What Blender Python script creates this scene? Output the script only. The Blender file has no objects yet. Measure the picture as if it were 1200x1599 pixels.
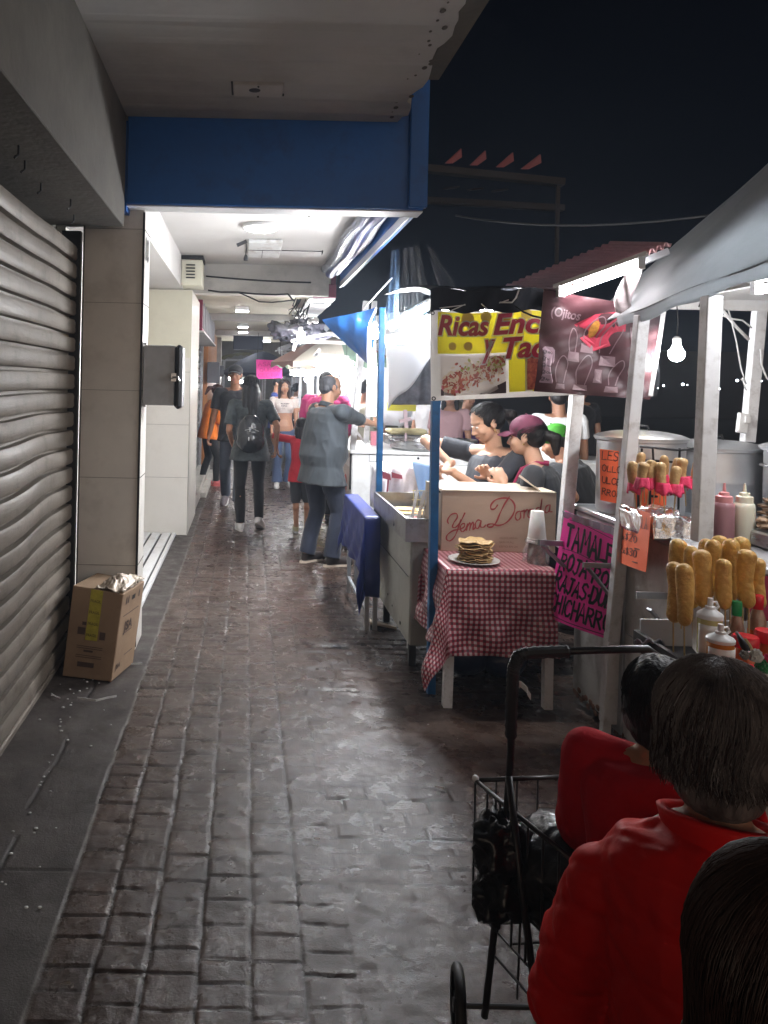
import bpy, bmesh, math, random
import numpy as np
from mathutils import Vector, Matrix
random.seed(7)
C = bpy.context.scene
COL = C.collection
PI = math.pi

# ------------------------------------------------------------------ camera
CAMZ = 1.6
ROLL = 0.022
FPX = 1200.0
cd = bpy.data.cameras.new('camera')
cam = bpy.data.objects.new('camera', cd)
COL.objects.link(cam)
cam.location = (0, 0, CAMZ)
cam.rotation_euler = (Matrix.Rotation(PI/2, 3, 'X') @ Matrix.Rotation(ROLL, 3, 'Z')).to_euler()
cd.sensor_fit = 'HORIZONTAL'
cd.sensor_width = 36.0
cd.lens = 36.0
cd.shift_x = 215/1200.0
cd.shift_y = -201.5/1200.0
cd.clip_start = 0.05
cd.clip_end = 500
C.camera = cam

# ------------------------------------------------------------------ world + light
w = bpy.data.worlds.new('World')
C.world = w
w.use_nodes = True
nt = w.node_tree
nt.nodes.clear()
wo = nt.nodes.new('ShaderNodeOutputWorld')
bg = nt.nodes.new('ShaderNodeBackground')
tc = nt.nodes.new('ShaderNodeTexCoord')
sep = nt.nodes.new('ShaderNodeSeparateXYZ')
rp = nt.nodes.new('ShaderNodeValToRGB')
rp.color_ramp.elements[0].position = 0.45
rp.color_ramp.elements[0].color = (0.004, 0.0072, 0.015, 1)   # city glow low in the night sky
rp.color_ramp.elements[1].position = 0.85
rp.color_ramp.elements[1].color = (0.0008, 0.0011, 0.0025, 1)
mr = nt.nodes.new('ShaderNodeMapRange')
mr.inputs['From Min'].default_value = -1
nt.links.new(tc.outputs['Generated'], sep.inputs[0])
nt.links.new(sep.outputs['Z'], mr.inputs['Value'])
nt.links.new(mr.outputs[0], rp.inputs[0])
# added unseen glow for a lit street behind, brightens surfaces facing the camera
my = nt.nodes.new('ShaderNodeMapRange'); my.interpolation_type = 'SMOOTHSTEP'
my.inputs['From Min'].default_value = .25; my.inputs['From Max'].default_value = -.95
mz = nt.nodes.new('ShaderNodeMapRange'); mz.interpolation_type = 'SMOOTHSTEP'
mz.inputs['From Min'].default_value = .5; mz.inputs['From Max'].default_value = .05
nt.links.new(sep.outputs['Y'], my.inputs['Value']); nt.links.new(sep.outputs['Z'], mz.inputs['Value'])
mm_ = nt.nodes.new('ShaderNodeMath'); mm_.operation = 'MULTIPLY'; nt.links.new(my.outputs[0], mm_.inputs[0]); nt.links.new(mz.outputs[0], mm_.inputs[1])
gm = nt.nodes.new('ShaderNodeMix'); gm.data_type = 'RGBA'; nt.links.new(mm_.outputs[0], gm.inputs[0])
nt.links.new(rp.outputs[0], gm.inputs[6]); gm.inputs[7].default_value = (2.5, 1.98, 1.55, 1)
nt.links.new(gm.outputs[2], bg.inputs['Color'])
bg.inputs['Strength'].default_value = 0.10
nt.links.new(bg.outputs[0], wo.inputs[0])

C.view_settings.view_transform = 'Standard'
C.view_settings.look = 'None'
C.view_settings.exposure = 2.2
C.view_settings.gamma = 1.0
C.cycles.max_bounces = 7
C.cycles.diffuse_bounces = 3
C.cycles.glossy_bounces = 3
C.cycles.transmission_bounces = 6
C.cycles.transparent_max_bounces = 12
C.cycles.caustics_reflective = False
C.cycles.caustics_refractive = False
C.cycles.sample_clamp_indirect = 4.0
C.cycles.use_denoising = True

# ------------------------------------------------------------------ helpers
def P(px, py, Y):
    """a pixel of the 1200x1599 photograph at a given distance along the street"""
    u = (px-385)/FPX; v = (598-py)/FPX
    c, s = math.cos(ROLL), math.sin(ROLL)
    return Vector(((u*c - v*s)*Y, Y, CAMZ + (u*s + v*c)*Y))

def _hash(ix, iy, iz, seed):
    n = (ix*374761393 + iy*668265263 + iz*1274126177 + seed*1442695041) & 0x7fffffff
    n = ((n ^ (n >> 13))*1274126177) & 0x7fffffff
    return ((n ^ (n >> 16)) & 0xffff)/65535.0*2-1

def noise(p, scale=1.0, seed=0):
    p = np.asarray(p, dtype=np.float64)*scale + 1000.0
    i = np.floor(p).astype(np.int64); f = p-i; f = f*f*(3-2*f)
    r = 0
    for dx in (0, 1):
        wx = f[..., 0] if dx else 1-f[..., 0]
        for dy in (0, 1):
            wy = f[..., 1] if dy else 1-f[..., 1]
            for dz in (0, 1):
                wz = f[..., 2] if dz else 1-f[..., 2]
                r = r + wx*wy*wz*_hash(i[..., 0]+dx, i[..., 1]+dy, i[..., 2]+dz, seed)
    return r

def fbm(p, scale=1.0, octv=4, seed=0):
    r = 0; a = 1.0; t = 0
    for k in range(octv):
        r = r + a*noise(p, scale*2**k, seed+k*17); t += a; a *= .5
    return r/t

MATS = {}
def mat(name, col, rough=.6, metal=0.0, var=0.0, vscale=6.0, bump=0.0, bscale=60.0, col2=None, spec=.5, trans=0.0,
        alpha=1.0, emit=None, estr=0.0, stretch=(1, 1, 1), rvar=0.0, subsurf=0.0, ior=1.45, sheen=0.0, coat=0.0, dirt=None, dscale=3.0, damt=.5):
    if name in MATS: return MATS[name]
    m = bpy.data.materials.new(name); m.use_nodes = True
    n = m.node_tree; b = n.nodes['Principled BSDF']
    c4 = (*col, 1)
    b.inputs['Base Color'].default_value = c4
    b.inputs['Roughness'].default_value = rough
    b.inputs['Metallic'].default_value = metal
    b.inputs['Specular IOR Level'].default_value = spec
    b.inputs['Transmission Weight'].default_value = trans
    b.inputs['IOR'].default_value = ior
    b.inputs['Alpha'].default_value = alpha
    b.inputs['Sheen Weight'].default_value = sheen
    b.inputs['Coat Weight'].default_value = coat
    if subsurf:
        b.inputs['Subsurface Weight'].default_value = subsurf
        b.inputs['Subsurface Scale'].default_value = .01
        b.inputs['Subsurface Radius'].default_value = (1, .4, .25)
    if emit is not None:
        b.inputs['Emission Color'].default_value = (*emit, 1)
        b.inputs['Emission Strength'].default_value = estr
    tcn = n.nodes.new('ShaderNodeTexCoord'); mp = n.nodes.new('ShaderNodeMapping')
    mp.inputs['Scale'].default_value = stretch
    n.links.new(tcn.outputs['Object'], mp.inputs[0])
    last = None
    if var or col2 or dirt or rvar:
        nz = n.nodes.new('ShaderNodeTexNoise'); nz.inputs['Scale'].default_value = vscale
        nz.inputs['Detail'].default_value = 5; nz.inputs['Roughness'].default_value = .62
        n.links.new(mp.outputs[0], nz.inputs['Vector'])
        r = n.nodes.new('ShaderNodeValToRGB')
        r.color_ramp.elements[0].position = .32; r.color_ramp.elements[1].position = .68
        a = tuple(max(0, x*(1-var)) for x in col); c2 = col2 if col2 else tuple(min(1, x*(1+var)) for x in col)
        r.color_ramp.elements[0].color = (*a, 1); r.color_ramp.elements[1].color = (*c2, 1)
        n.links.new(nz.outputs[0], r.inputs[0]); last = r.outputs[0]
        if rvar:
            q = n.nodes.new('ShaderNodeMapRange')
            q.inputs['From Min'].default_value = .3; q.inputs['From Max'].default_value = .7
            q.inputs['To Min'].default_value = max(.03, rough-rvar); q.inputs['To Max'].default_value = min(1, rough+rvar)
            n.links.new(nz.outputs[0], q.inputs['Value']); n.links.new(q.outputs[0], b.inputs['Roughness'])
    if dirt:
        nz2 = n.nodes.new('ShaderNodeTexNoise'); nz2.inputs['Scale'].default_value = dscale
        nz2.inputs['Detail'].default_value = 8; nz2.inputs['Roughness'].default_value = .7
        n.links.new(tcn.outputs['Object'], nz2.inputs['Vector'])
        q = n.nodes.new('ShaderNodeMapRange'); q.inputs['From Min'].default_value = .5; q.inputs['From Max'].default_value = .72
        q.inputs['To Max'].default_value = damt
        n.links.new(nz2.outputs[0], q.inputs['Value'])
        mx = n.nodes.new('ShaderNodeMix'); mx.data_type = 'RGBA'
        n.links.new(q.outputs[0], mx.inputs[0])
        n.links.new(last, mx.inputs[6]); mx.inputs[7].default_value = (*dirt, 1)
        last = mx.outputs[2]
    if last: n.links.new(last, b.inputs['Base Color'])
    if bump:
        nb = n.nodes.new('ShaderNodeTexNoise'); nb.inputs['Scale'].default_value = bscale
        nb.inputs['Detail'].default_value = 4
        n.links.new(mp.outputs[0], nb.inputs['Vector'])
        bp = n.nodes.new('ShaderNodeBump'); bp.inputs['Strength'].default_value = bump; bp.inputs['Distance'].default_value = .01
        n.links.new(nb.outputs[0], bp.inputs['Height']); n.links.new(bp.outputs[0], b.inputs['Normal'])
    MATS[name] = m
    return m

def translucent(m, amt, col=None):
    n = m.node_tree; b = n.nodes['Principled BSDF']; o = n.nodes['Material Output']
    t = n.nodes.new('ShaderNodeBsdfTranslucent'); mx = n.nodes.new('ShaderNodeMixShader'); mx.inputs[0].default_value = amt
    if col: t.inputs['Color'].default_value = (*col, 1)
    elif b.inputs['Base Color'].links: n.links.new(b.inputs['Base Color'].links[0].from_socket, t.inputs['Color'])
    else: t.inputs['Color'].default_value = b.inputs['Base Color'].default_value
    n.links.new(b.outputs[0], mx.inputs[1]); n.links.new(t.outputs[0], mx.inputs[2]); n.links.new(mx.outputs[0], o.inputs[0])
    return m

def emat(name, col, s):
    return mat(name, (.9, .9, .9), .5, emit=col, estr=s)

class MB:
    def __init__(s): s.v = []; s.f = []; s.m = []; s.uv = {}
    def add(s, vs, fs, mi=0, uvs=None):
        o = len(s.v); s.v += [tuple(x) for x in vs]
        for k, f in enumerate(fs):
            if uvs: s.uv[len(s.f)] = [uvs[i] for i in f]
            s.f.append(tuple(i+o for i in f)); s.m.append(mi)
        return s
    def box(s, x0, x1, y0, y1, z0, z1, mi=0, M=None, bev=0.0):
        if bev:
            b = min(bev, (x1-x0)*.45, (y1-y0)*.45, (z1-z0)*.45)
            vs = []
            for sx in (0, 1):
                for sy in (0, 1):
                    for sz in (0, 1):
                        X = (x0, x1)[sx]; Y = (y0, y1)[sy]; Z = (z0, z1)[sz]
                        dx = b*(1-2*sx); dy = b*(1-2*sy); dz = b*(1-2*sz)
                        vs += [(X, Y+dy, Z+dz), (X+dx, Y, Z+dz), (X+dx, Y+dy, Z)]
            bm = bmesh.new()
            for v in vs: bm.verts.new(v)
            r = bmesh.ops.convex_hull(bm, input=bm.verts)
            bm.verts.ensure_lookup_table(); bm.verts.index_update()
            V = [v.co.copy() for v in bm.verts]; F = [[v.index for v in f.verts] for f in bm.faces]
            bm.free()
        else:
            V = [Vector((x, y, z)) for x in (x0, x1) for y in (y0, y1) for z in (z0, z1)]
            F = [(0, 1, 3, 2), (4, 6, 7, 5), (0, 4, 5, 1), (2, 3, 7, 6), (0, 2, 6, 4), (1, 5, 7, 3)]
        if M is not None: V = [M @ v for v in V]
        return s.add(V, F, mi)
    def hexa(s, a, b, mi=0):
        """two quads a (4 corners) and b (4 corners)"""
        return s.add(list(a)+list(b), [(3, 2, 1, 0), (4, 5, 6, 7), (0, 1, 5, 4), (1, 2, 6, 5), (2, 3, 7, 6), (3, 0, 4, 7)], mi)
    def bar(s, p, q, wx, wy=None, mi=0, up=None):
        p = Vector(p); q = Vector(q); wy = wy or wx
        d = (q-p).normalized(); u = up or (Vector((0, 1, 0)) if abs(d.z) > .9 else Vector((0, 0, 1)))
        a = d.cross(Vector(u)).normalized(); b = a.cross(d).normalized()
        c = [(-.5, -.5), (.5, -.5), (.5, .5), (-.5, .5)]
        return s.hexa([p+a*wx*i+b*wy*j for i, j in c], [q+a*wx*i+b*wy*j for i, j in c], mi)
    def tube(s, pts, r, n=8, mi=0, cap=True):
        pts = [Vector(p) for p in pts]; L = len(pts)
        rs = r if isinstance(r, (list, tuple)) else [r]*L
        V = []; ref = None
        for i, p in enumerate(pts):
            d = (pts[min(i+1, L-1)]-pts[max(i-1, 0)])
            d = d.normalized() if d.length > 1e-9 else Vector((0, 0, 1))
            if ref is None:
                ref = Vector((0, 0, 1)) if abs(d.z) < .9 else Vector((1, 0, 0))
            a = (ref - d*ref.dot(d)).normalized(); b = d.cross(a); ref = a
            for k in range(n):
                t = 2*PI*k/n; V.append(p+(a*math.cos(t)+b*math.sin(t))*rs[i])
        F = [(i*n+k, i*n+(k+1) % n, (i+1)*n+(k+1) % n, (i+1)*n+k) for i in range(L-1) for k in range(n)]
        if cap: F += [tuple(range(n))[::-1], tuple((L-1)*n+k for k in range(n))]
        return s.add(V, F, mi)
    def lathe(s, c, prof, n=24, mi=0, M=None, cap=True):
        c = Vector(c); V = []
        for r, z in prof:
            for k in range(n):
                t = 2*PI*k/n; v = Vector((r*math.cos(t), r*math.sin(t), z))
                if M is not None: v = M @ v
                V.append(c+v)
        L = len(prof)
        F = [(i*n+k, i*n+(k+1) % n, (i+1)*n+(k+1) % n, (i+1)*n+k) for i in range(L-1) for k in range(n)]
        if cap: F += [tuple(range(n))[::-1], tuple((L-1)*n+k for k in range(n))]
        return s.add(V, F, mi)
    def ball(s, c, r, n=12, mi=0, M=None, sc=(1, 1, 1)):
        c = Vector(c); V = []; F = []
        m = max(6, n//2+2)
        for i in range(m+1):
            ph = PI*i/m
            for k in range(n):
                t = 2*PI*k/n
                v = Vector((r*sc[0]*math.sin(ph)*math.cos(t), r*sc[1]*math.sin(ph)*math.sin(t), r*sc[2]*math.cos(ph)))
                if M is not None: v = M @ v
                V.append(c+v)
        for i in range(m):
            for k in range(n):
                F.append(((i+1)*n+k, (i+1)*n+(k+1) % n, i*n+(k+1) % n, i*n+k))
        return s.add(V, F, mi)
    def grid(s, fn, nu, nv, mi=0, thick=0.0, uv=None):
        """fn(u,v)->Vector with u,v in 0..1; thickness laid on the back side"""
        V = [Vector(fn(i/nu, j/nv)) for j in range(nv+1) for i in range(nu+1)]
        UV = [(i/nu, j/nv) if uv is None else uv(i/nu, j/nv) for j in range(nv+1) for i in range(nu+1)]
        F = [(j*(nu+1)+i, j*(nu+1)+i+1, (j+1)*(nu+1)+i+1, (j+1)*(nu+1)+i) for j in range(nv) for i in range(nu)]
        if thick:
            N = len(V); W = nu+1; nor = [Vector() for _ in V]
            for f in F:
                a = (V[f[1]]-V[f[0]]).cross(V[f[3]]-V[f[0]])
                for i in f: nor[i] += a
            V2 = [V[i]-(nor[i].normalized() if nor[i].length > 1e-12 else Vector((0, 0, 1)))*thick for i in range(N)]
            V += V2; UV = UV+UV
            F2 = [tuple(i+N for i in f[::-1]) for f in F]
            ring = [i for i in range(W)]+[j*W+nu for j in range(1, nv+1)]+[nv*W+i for i in range(nu-1, -1, -1)]+[j*W for j in range(nv-1, 0, -1)]
            F3 = [(ring[k], ring[k-1], ring[k-1]+N, ring[k]+N) for k in range(len(ring))]
            F = F+F2+F3
        return s.add(V, F, mi, UV)
    def build(s, name, mats, parent=None, smooth=False, loc=None, bevel=0, auto=None):
        if not isinstance(mats, (list, tuple)): mats = [mats]
        me = bpy.data.meshes.new(name)
        off = Vector((0, 0, 0))
        q = parent
        while q is not None: off += q.location; q = q.parent
        if parent is None:
            if loc is None:
                a = np.array(s.v); lo = a.min(0); hi = a.max(0)
                loc = Vector(((lo[0]+hi[0])/2, (lo[1]+hi[1])/2, lo[2]))
            off = Vector(loc)
        me.from_pydata([(x[0]-off.x, x[1]-off.y, x[2]-off.z) for x in s.v], [], s.f)
        for m in mats: me.materials.append(m)
        if len(mats) > 1: me.polygons.foreach_set('material_index', s.m)
        if s.uv:
            l = me.uv_layers.new(name='UVMap')
            for pi, us in s.uv.items():
                ls = me.polygons[pi].loop_start
                for k, u in enumerate(us): l.data[ls+k].uv = u
        o = bpy.data.objects.new(name, me); COL.objects.link(o)
        if parent is None: o.location = off
        else: o.parent = parent
        if smooth:
            me.polygons.foreach_set('use_smooth', [True]*len(me.polygons))
            if auto: 
                bm = bmesh.new(); bm.from_mesh(me)
                for e in bm.edges:
                    if len(e.link_faces) == 2 and e.calc_face_angle(0) > math.radians(auto): e.smooth = False
                bm.to_mesh(me); bm.free()
        if bevel:
            b = o.modifiers.new('bevel', 'BEVEL'); b.width = bevel; b.segments = 2; b.limit_method = 'ANGLE'
        me.update()
        return o

def tag(o, label=None, cat=None, group=None, kind=None):
    if label: o['label'] = label
    if cat: o['category'] = cat
    if group: o['group'] = group
    if kind: o['kind'] = kind
    return o

def thing(name, loc, label, cat, group=None):
    o = bpy.data.objects.new(name, None); COL.objects.link(o)
    o.location = loc; o.empty_display_size = .1
    return tag(o, label, cat, group)

def copy_tree(o, parent=None):
    c = o.copy(); COL.objects.link(c); c.parent = parent
    for ch in list(o.children): copy_tree(ch, c)
    return c

# lettering ---------------------------------------------------------------
def font_verts(text, bold=0.0, shear=0.0, spacing=1.0):
    cu = bpy.data.curves.new('tmp', 'FONT'); cu.body = text; cu.size = 1; cu.offset = bold; cu.shear = shear
    cu.space_character = spacing; cu.resolution_u = 4; cu.fill_mode = 'FRONT'
    ob = bpy.data.objects.new('tmp', cu); COL.objects.link(ob)
    dg = bpy.context.evaluated_depsgraph_get(); me = bpy.data.meshes.new_from_object(ob.evaluated_get(dg))
    V = [(v.co.x, v.co.y) for v in me.vertices]; F = [tuple(p.vertices) for p in me.polygons]
    bpy.data.objects.remove(ob); bpy.data.meshes.remove(me); bpy.data.curves.remove(cu)
    return V, F

def add_font(mb, warp, text, u0, v0, h, mi=0, bold=0.0, shear=0.0, width=None, off=.002, angle=0.0, spacing=1.0, base=None):
    """warp(u, v, off) maps sheet metres to world; h is the cap height"""
    V, F = font_verts(text, bold, shear, spacing)
    B, _ = (V, F) if bold == 0 else font_verts(text, 0, shear, spacing)
    if not B: return
    mx = max(x for x, y in B); mn = min(x for x, y in B)
    k = h/.69; kx = k if width is None else width/(mx-mn)
    ca, sa = math.cos(angle), math.sin(angle)
    out = []
    for x, y in V:
        a = (x-mn)*kx; b = y*k
        out.append(warp(u0+a*ca-b*sa, v0+a*sa+b*ca, off))
    mb.add(out, F, mi)

STROKES = {
 'A': [[(0, 0), (1.5, 6), (3, 0)], [(.7, 2.2), (2.4, 2.2)]], 'B': [[(0, 0), (0, 6), (2, 5.8), (2.4, 4.6), (1.8, 3.4), (0, 3.1)], [(0, 3.1), (2.2, 2.9), (2.8, 1.6), (2, .2), (0, 0)]],
 'C': [[(2.8, 5), (2, 6), (.8, 5.6), (0, 3.6), (.2, 1.2), (1.2, 0), (2.4, .2), (3, 1.2)]], 'D': [[(0, 0), (0, 6), (1.8, 5.6), (2.8, 4), (2.7, 1.8), (1.6, .2), (0, 0)]],
 'E': [[(2.6, 6), (0, 6), (0, 0), (2.7, 0)], [(0, 3.1), (2.1, 3.1)]], 'H': [[(0, 0), (0, 6)], [(2.7, 0), (2.7, 6)], [(0, 3), (2.7, 3.2)]],
 'I': [[(.8, 0), (.8, 6)]], 'J': [[(.6, 6), (2.8, 6)], [(1.9, 6), (1.9, 1), (1.1, 0), (0, .9)]], 'L': [[(0, 6), (0, 0), (2.6, .1)]],
 'M': [[(0, 0), (.2, 6), (1.6, 2.6), (3, 6), (3.3, 0)]], 'N': [[(0, 0), (0, 6), (2.7, 0), (2.7, 6)]],
 'O': [[(1.4, 6), (.3, 5), (0, 3), (.4, .9), (1.5, 0), (2.6, .9), (3, 3), (2.6, 5), (1.4, 6)]], 'P': [[(0, 0), (0, 6), (2, 5.9), (2.7, 4.6), (2, 3.2), (0, 2.9)]],
 'R': [[(0, 0), (0, 6), (2, 5.9), (2.6, 4.7), (1.9, 3.4), (0, 3.1)], [(1, 3.1), (2.9, 0)]], 'S': [[(2.7, 5.2), (1.8, 6), (.5, 5.6), (.2, 4.3), (1.2, 3.3), (2.5, 2.5), (2.6, 1), (1.4, 0), (0, .7)]],
 'T': [[(0, 6), (3, 6)], [(1.5, 6), (1.5, 0)]], 'U': [[(0, 6), (0, 1.4), (.9, 0), (2, 0), (2.8, 1.4), (2.8, 6)]], 'X': [[(0, 0), (2, 3)], [(0, 3), (2, 0)]],
 '1': [[(0, 4.6), (1, 6), (1, 0)]], '2': [[(0, 4.8), (1, 6), (2.3, 5.4), (2.4, 4), (0, 0), (2.6, 0)]], '3': [[(0, 5.4), (1.4, 6), (2.3, 4.7), (1, 3.2), (2.5, 2), (1.7, .1), (0, .6)]],
 '0': [[(1.2, 6), (.1, 4.6), (.1, 1.4), (1.2, 0), (2.3, 1.4), (2.3, 4.6), (1.2, 6)]], '$': [[(2.3, 5), (1.2, 5.5), (.2, 4.6), (2.3, 1.9), (1.4, .6), (.1, 1)], [(1.2, 6.2), (1.2, -.2)]],
 '.': [[(.5, 2.6), (1, 2.8)]], '-': [[(0, 2.6), (2, 2.7)]], 'Q': [[(1.4, 6), (.3, 5), (0, 3), (.4, .9), (1.5, 0), (2.6, .9), (3, 3), (2.6, 5), (1.4, 6)], [(1.8, 1.6), (3, -.4)]],
 'Y': [[(0, 6), (1.4, 3.2), (2.8, 6)], [(1.4, 3.2), (1.4, 0)]], 'G': [[(2.8, 5), (2, 6), (.8, 5.6), (0, 3.6), (.2, 1.2), (1.2, 0), (2.7, .6), (2.7, 2.7), (1.6, 2.7)]],
}
def ribbon(mb, warp, pts, wd, mi=0, off=.002):
    """a pen stroke of width wd laid on a sheet"""
    n = len(pts)
    if n < 2: return
    L = []
    for i in range(n):
        a = pts[max(i-1, 0)]; b = pts[min(i+1, n-1)]
        dx, dy = b[0]-a[0], b[1]-a[1]; l = math.hypot(dx, dy) or 1
        w_ = wd[i] if isinstance(wd, list) else wd
        L.append((pts[i][0]-dy/l*w_/2, pts[i][1]+dx/l*w_/2, pts[i][0]+dy/l*w_/2, pts[i][1]-dx/l*w_/2))
    V = []
    for a in L: V += [warp(a[0], a[1], off), warp(a[2], a[3], off)]
    mb.add(V, [(2*i, 2*i+1, 2*i+3, 2*i+2) for i in range(n-1)], mi)
    for i in (range(n)):                       # round joins
        w_ = (wd[i] if isinstance(wd, list) else wd)/2
        cx, cy = pts[i]
        ring = [warp(cx+w_*math.cos(t*PI/4), cy+w_*math.sin(t*PI/4), off+.0002*(i % 2+1)) for t in range(8)]
        mb.add(ring, [tuple(range(8))], mi)

def hand_text(mb, warp, text, u0, v0, cw, ch, wd, mi=0, seed=1, off=.002, slope=0.0, shear=0.0):
    r = random.Random(seed); x = u0
    for c in text:
        if c in STROKES:
            jx = r.uniform(-.05, .05)*cw; jy = r.uniform(-.06, .06)*ch; k = r.uniform(.93, 1.1)
            wmax = max(p[0] for st in STROKES[c] for p in st)
            for st in STROKES[c]:
                pts = [(x+jx+p[0]/3*cw*.8+p[1]/6*ch*shear, v0+jy+(x-u0)*slope+p[1]/6*ch*k) for p in st]
                ribbon(mb, warp, pts, wd*r.uniform(.9, 1.15), mi, off)
            x += cw*(wmax/3*.8+.24)
        else: x += cw*.6

def smooth_curve(pts, k=6):
    """Catmull-Rom through the points"""
    out = []; n = len(pts)
    for i in range(n-1):
        p0 = pts[max(i-1, 0)]; p1 = pts[i]; p2 = pts[i+1]; p3 = pts[min(i+2, n-1)]
        for j in range(k):
            t = j/k
            out.append(tuple(.5*((2*p1[d])+(-p0[d]+p2[d])*t+(2*p0[d]-5*p1[d]+4*p2[d]-p3[d])*t*t+(-p0[d]+3*p1[d]-3*p2[d]+p3[d])*t**3) for d in range(len(p1))))
    out.append(tuple(pts[-1]))
    return out

def quad_warp(bl, br, tr, tl, W, H, bulge=None):
    bl, br, tr, tl = map(Vector, (bl, br, tr, tl))
    nrm = (br-bl).cross(tl-bl).normalized()
    def wp(u, v, off=0.0):
        a = u/W; b = v/H
        p = bl*(1-a)*(1-b)+br*a*(1-b)+tr*a*b+tl*(1-a)*b
        z = bulge(a, b) if bulge else 0
        return p+nrm*(off+z)
    return wp

def sag(p, q, d, n=16):
    p = Vector(p); q = Vector(q)
    return [p.lerp(q, i/n)-Vector((0, 0, d*4*(i/n)*(1-i/n))) for i in range(n+1)]
# ------------------------------------------------------------------ the ground
def floor_height(x, y):
    p = np.stack([x, y, np.zeros_like(x)], -1)
    wob = .004*noise(p, 1.6, 3)+.0028*noise(p, 13, 5)
    xs = x+wob
    h = .0012*fbm(p, 6, 3, 11)
    groove = np.zeros_like(x)
    rng = np.random.RandomState(4)
    # brick columns running along the street
    c0, cw, nc = -.522, .1430, 6
    col = np.floor((xs-c0)/cw).astype(int)
    inb = (col >= 0) & (col < nc)
    fx = (xs-c0)/cw-col
    dx = np.minimum(fx, 1-fx)*cw
    dyv = np.full_like(x, 1.0); tilt = np.zeros_like(x)
    yw = y+.008*noise(p, 6, 8)
    for k in range(nc):
        js = np.cumsum(rng.choice([.085, .10, .11, .12, .135], 330))+rng.rand()*.1
        m = inb & (col == k)
        idx = np.searchsorted(js, yw[m])
        idx = np.clip(idx, 1, len(js)-1)
        d = np.minimum(np.abs(yw[m]-js[idx]), np.abs(yw[m]-js[idx-1]))
        dyv[m] = d
        rr = rng.rand(340, 3)
        tilt[m] = (rr[idx, 0]-.5)*.0025+(rr[idx, 1]-.5)*.015*(fx[m]-.5)*cw*6*.2+(rr[idx, 2]-.5)*.02*np.minimum(d, .05)
    dj = np.minimum(dx, dyv)
    lon = np.exp(-(dx/.0040)**2)
    tra = np.exp(-(dyv/.0030)**2)*(.75+.25*(noise(p, 5, 21) > -.25))
    g = np.where(inb, np.maximum(lon, tra), 0)
    # running brick patches to the right of the columns
    xr = xs-(c0+nc*cw)
    right = xr > 0
    patch = right & (((y > 2.5) & (y < 3.06)) | ((y > 4.3) & (y < 30))) & (x < 3)
    row = np.floor(y/.085).astype(int)
    fy = y/.085-row
    off = (row*0.37) % 1
    bx = xr/.165+off; fb = bx-np.floor(bx)
    d2 = np.minimum(np.minimum(fy, 1-fy)*.085, np.minimum(fb, 1-fb)*.165)
    g = np.where(patch, np.exp(-(d2/.0035)**2)*.9, g)
    tilt = np.where(patch, .002*np.sin(row*12.9+np.floor(bx)*78.2), tilt)
    # slabs: broad natural-stone swirls with a few joints
    slab = right & ~patch
    sw = fbm(np.stack([x*1.0+.15*noise(p, 3, 40), y*2.2, x*0], -1), 6, 5, 31)
    g = np.where(slab, np.exp(-(np.minimum(np.abs(y-2.48), np.minimum(np.abs(y-3.08), np.abs(y-4.02)))/.004)**2)*.7, g)
    tilt = np.where(slab, .006*sw+.0035*np.abs(noise(p, 22, 50)), tilt)
    # full-width joint and the seam between columns and right side
    g = np.maximum(g, .75*np.exp(-((y-4.02-.01*noise(p, 3, 7))/.006)**2)*(x > -.53))
    # left strip, smooth concrete with a crack and border line
    left = xs < c0
    crack = x+.78+.05*noise(p, 1.6, 60)+.015*noise(p, 9, 61)
    g = np.where(left, .9*np.exp(-(crack/.005)**2)*(noise(p, 4, 62) > -.3), g)
    g = np.where(left, np.maximum(g, .5*np.exp(-(((y+.3) % 1.9-.9)/.003)**2)), g)
    tilt = np.where(left, .0015*fbm(p, 14, 4, 70), tilt)
    border = np.exp(-((xs-c0)/.006)**2)
    stone = np.where(left, .15, 1.0)*(.0026*fbm(p, 22, 4, 80)+.0018*np.abs(noise(p, 60, 81)))
    # potholes
    ph = np.exp(-(((x-.60)/.13)**2+((y-4.72)/.05)**2))+.8*np.exp(-(((x-.66)/.05)**2+((y-4.6)/.03)**2))
    hole = np.clip((ph+.35*fbm(p, 14, 3, 90)-.45)*3, 0, 1)
    z = h+tilt+stone-.0070*g-.018*hole
    broad = .004*noise(p, 1.3, 100)
    return z+broad, np.clip(g, 0, 1), np.where(left, 1.0, 0.0), border, hole

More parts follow.
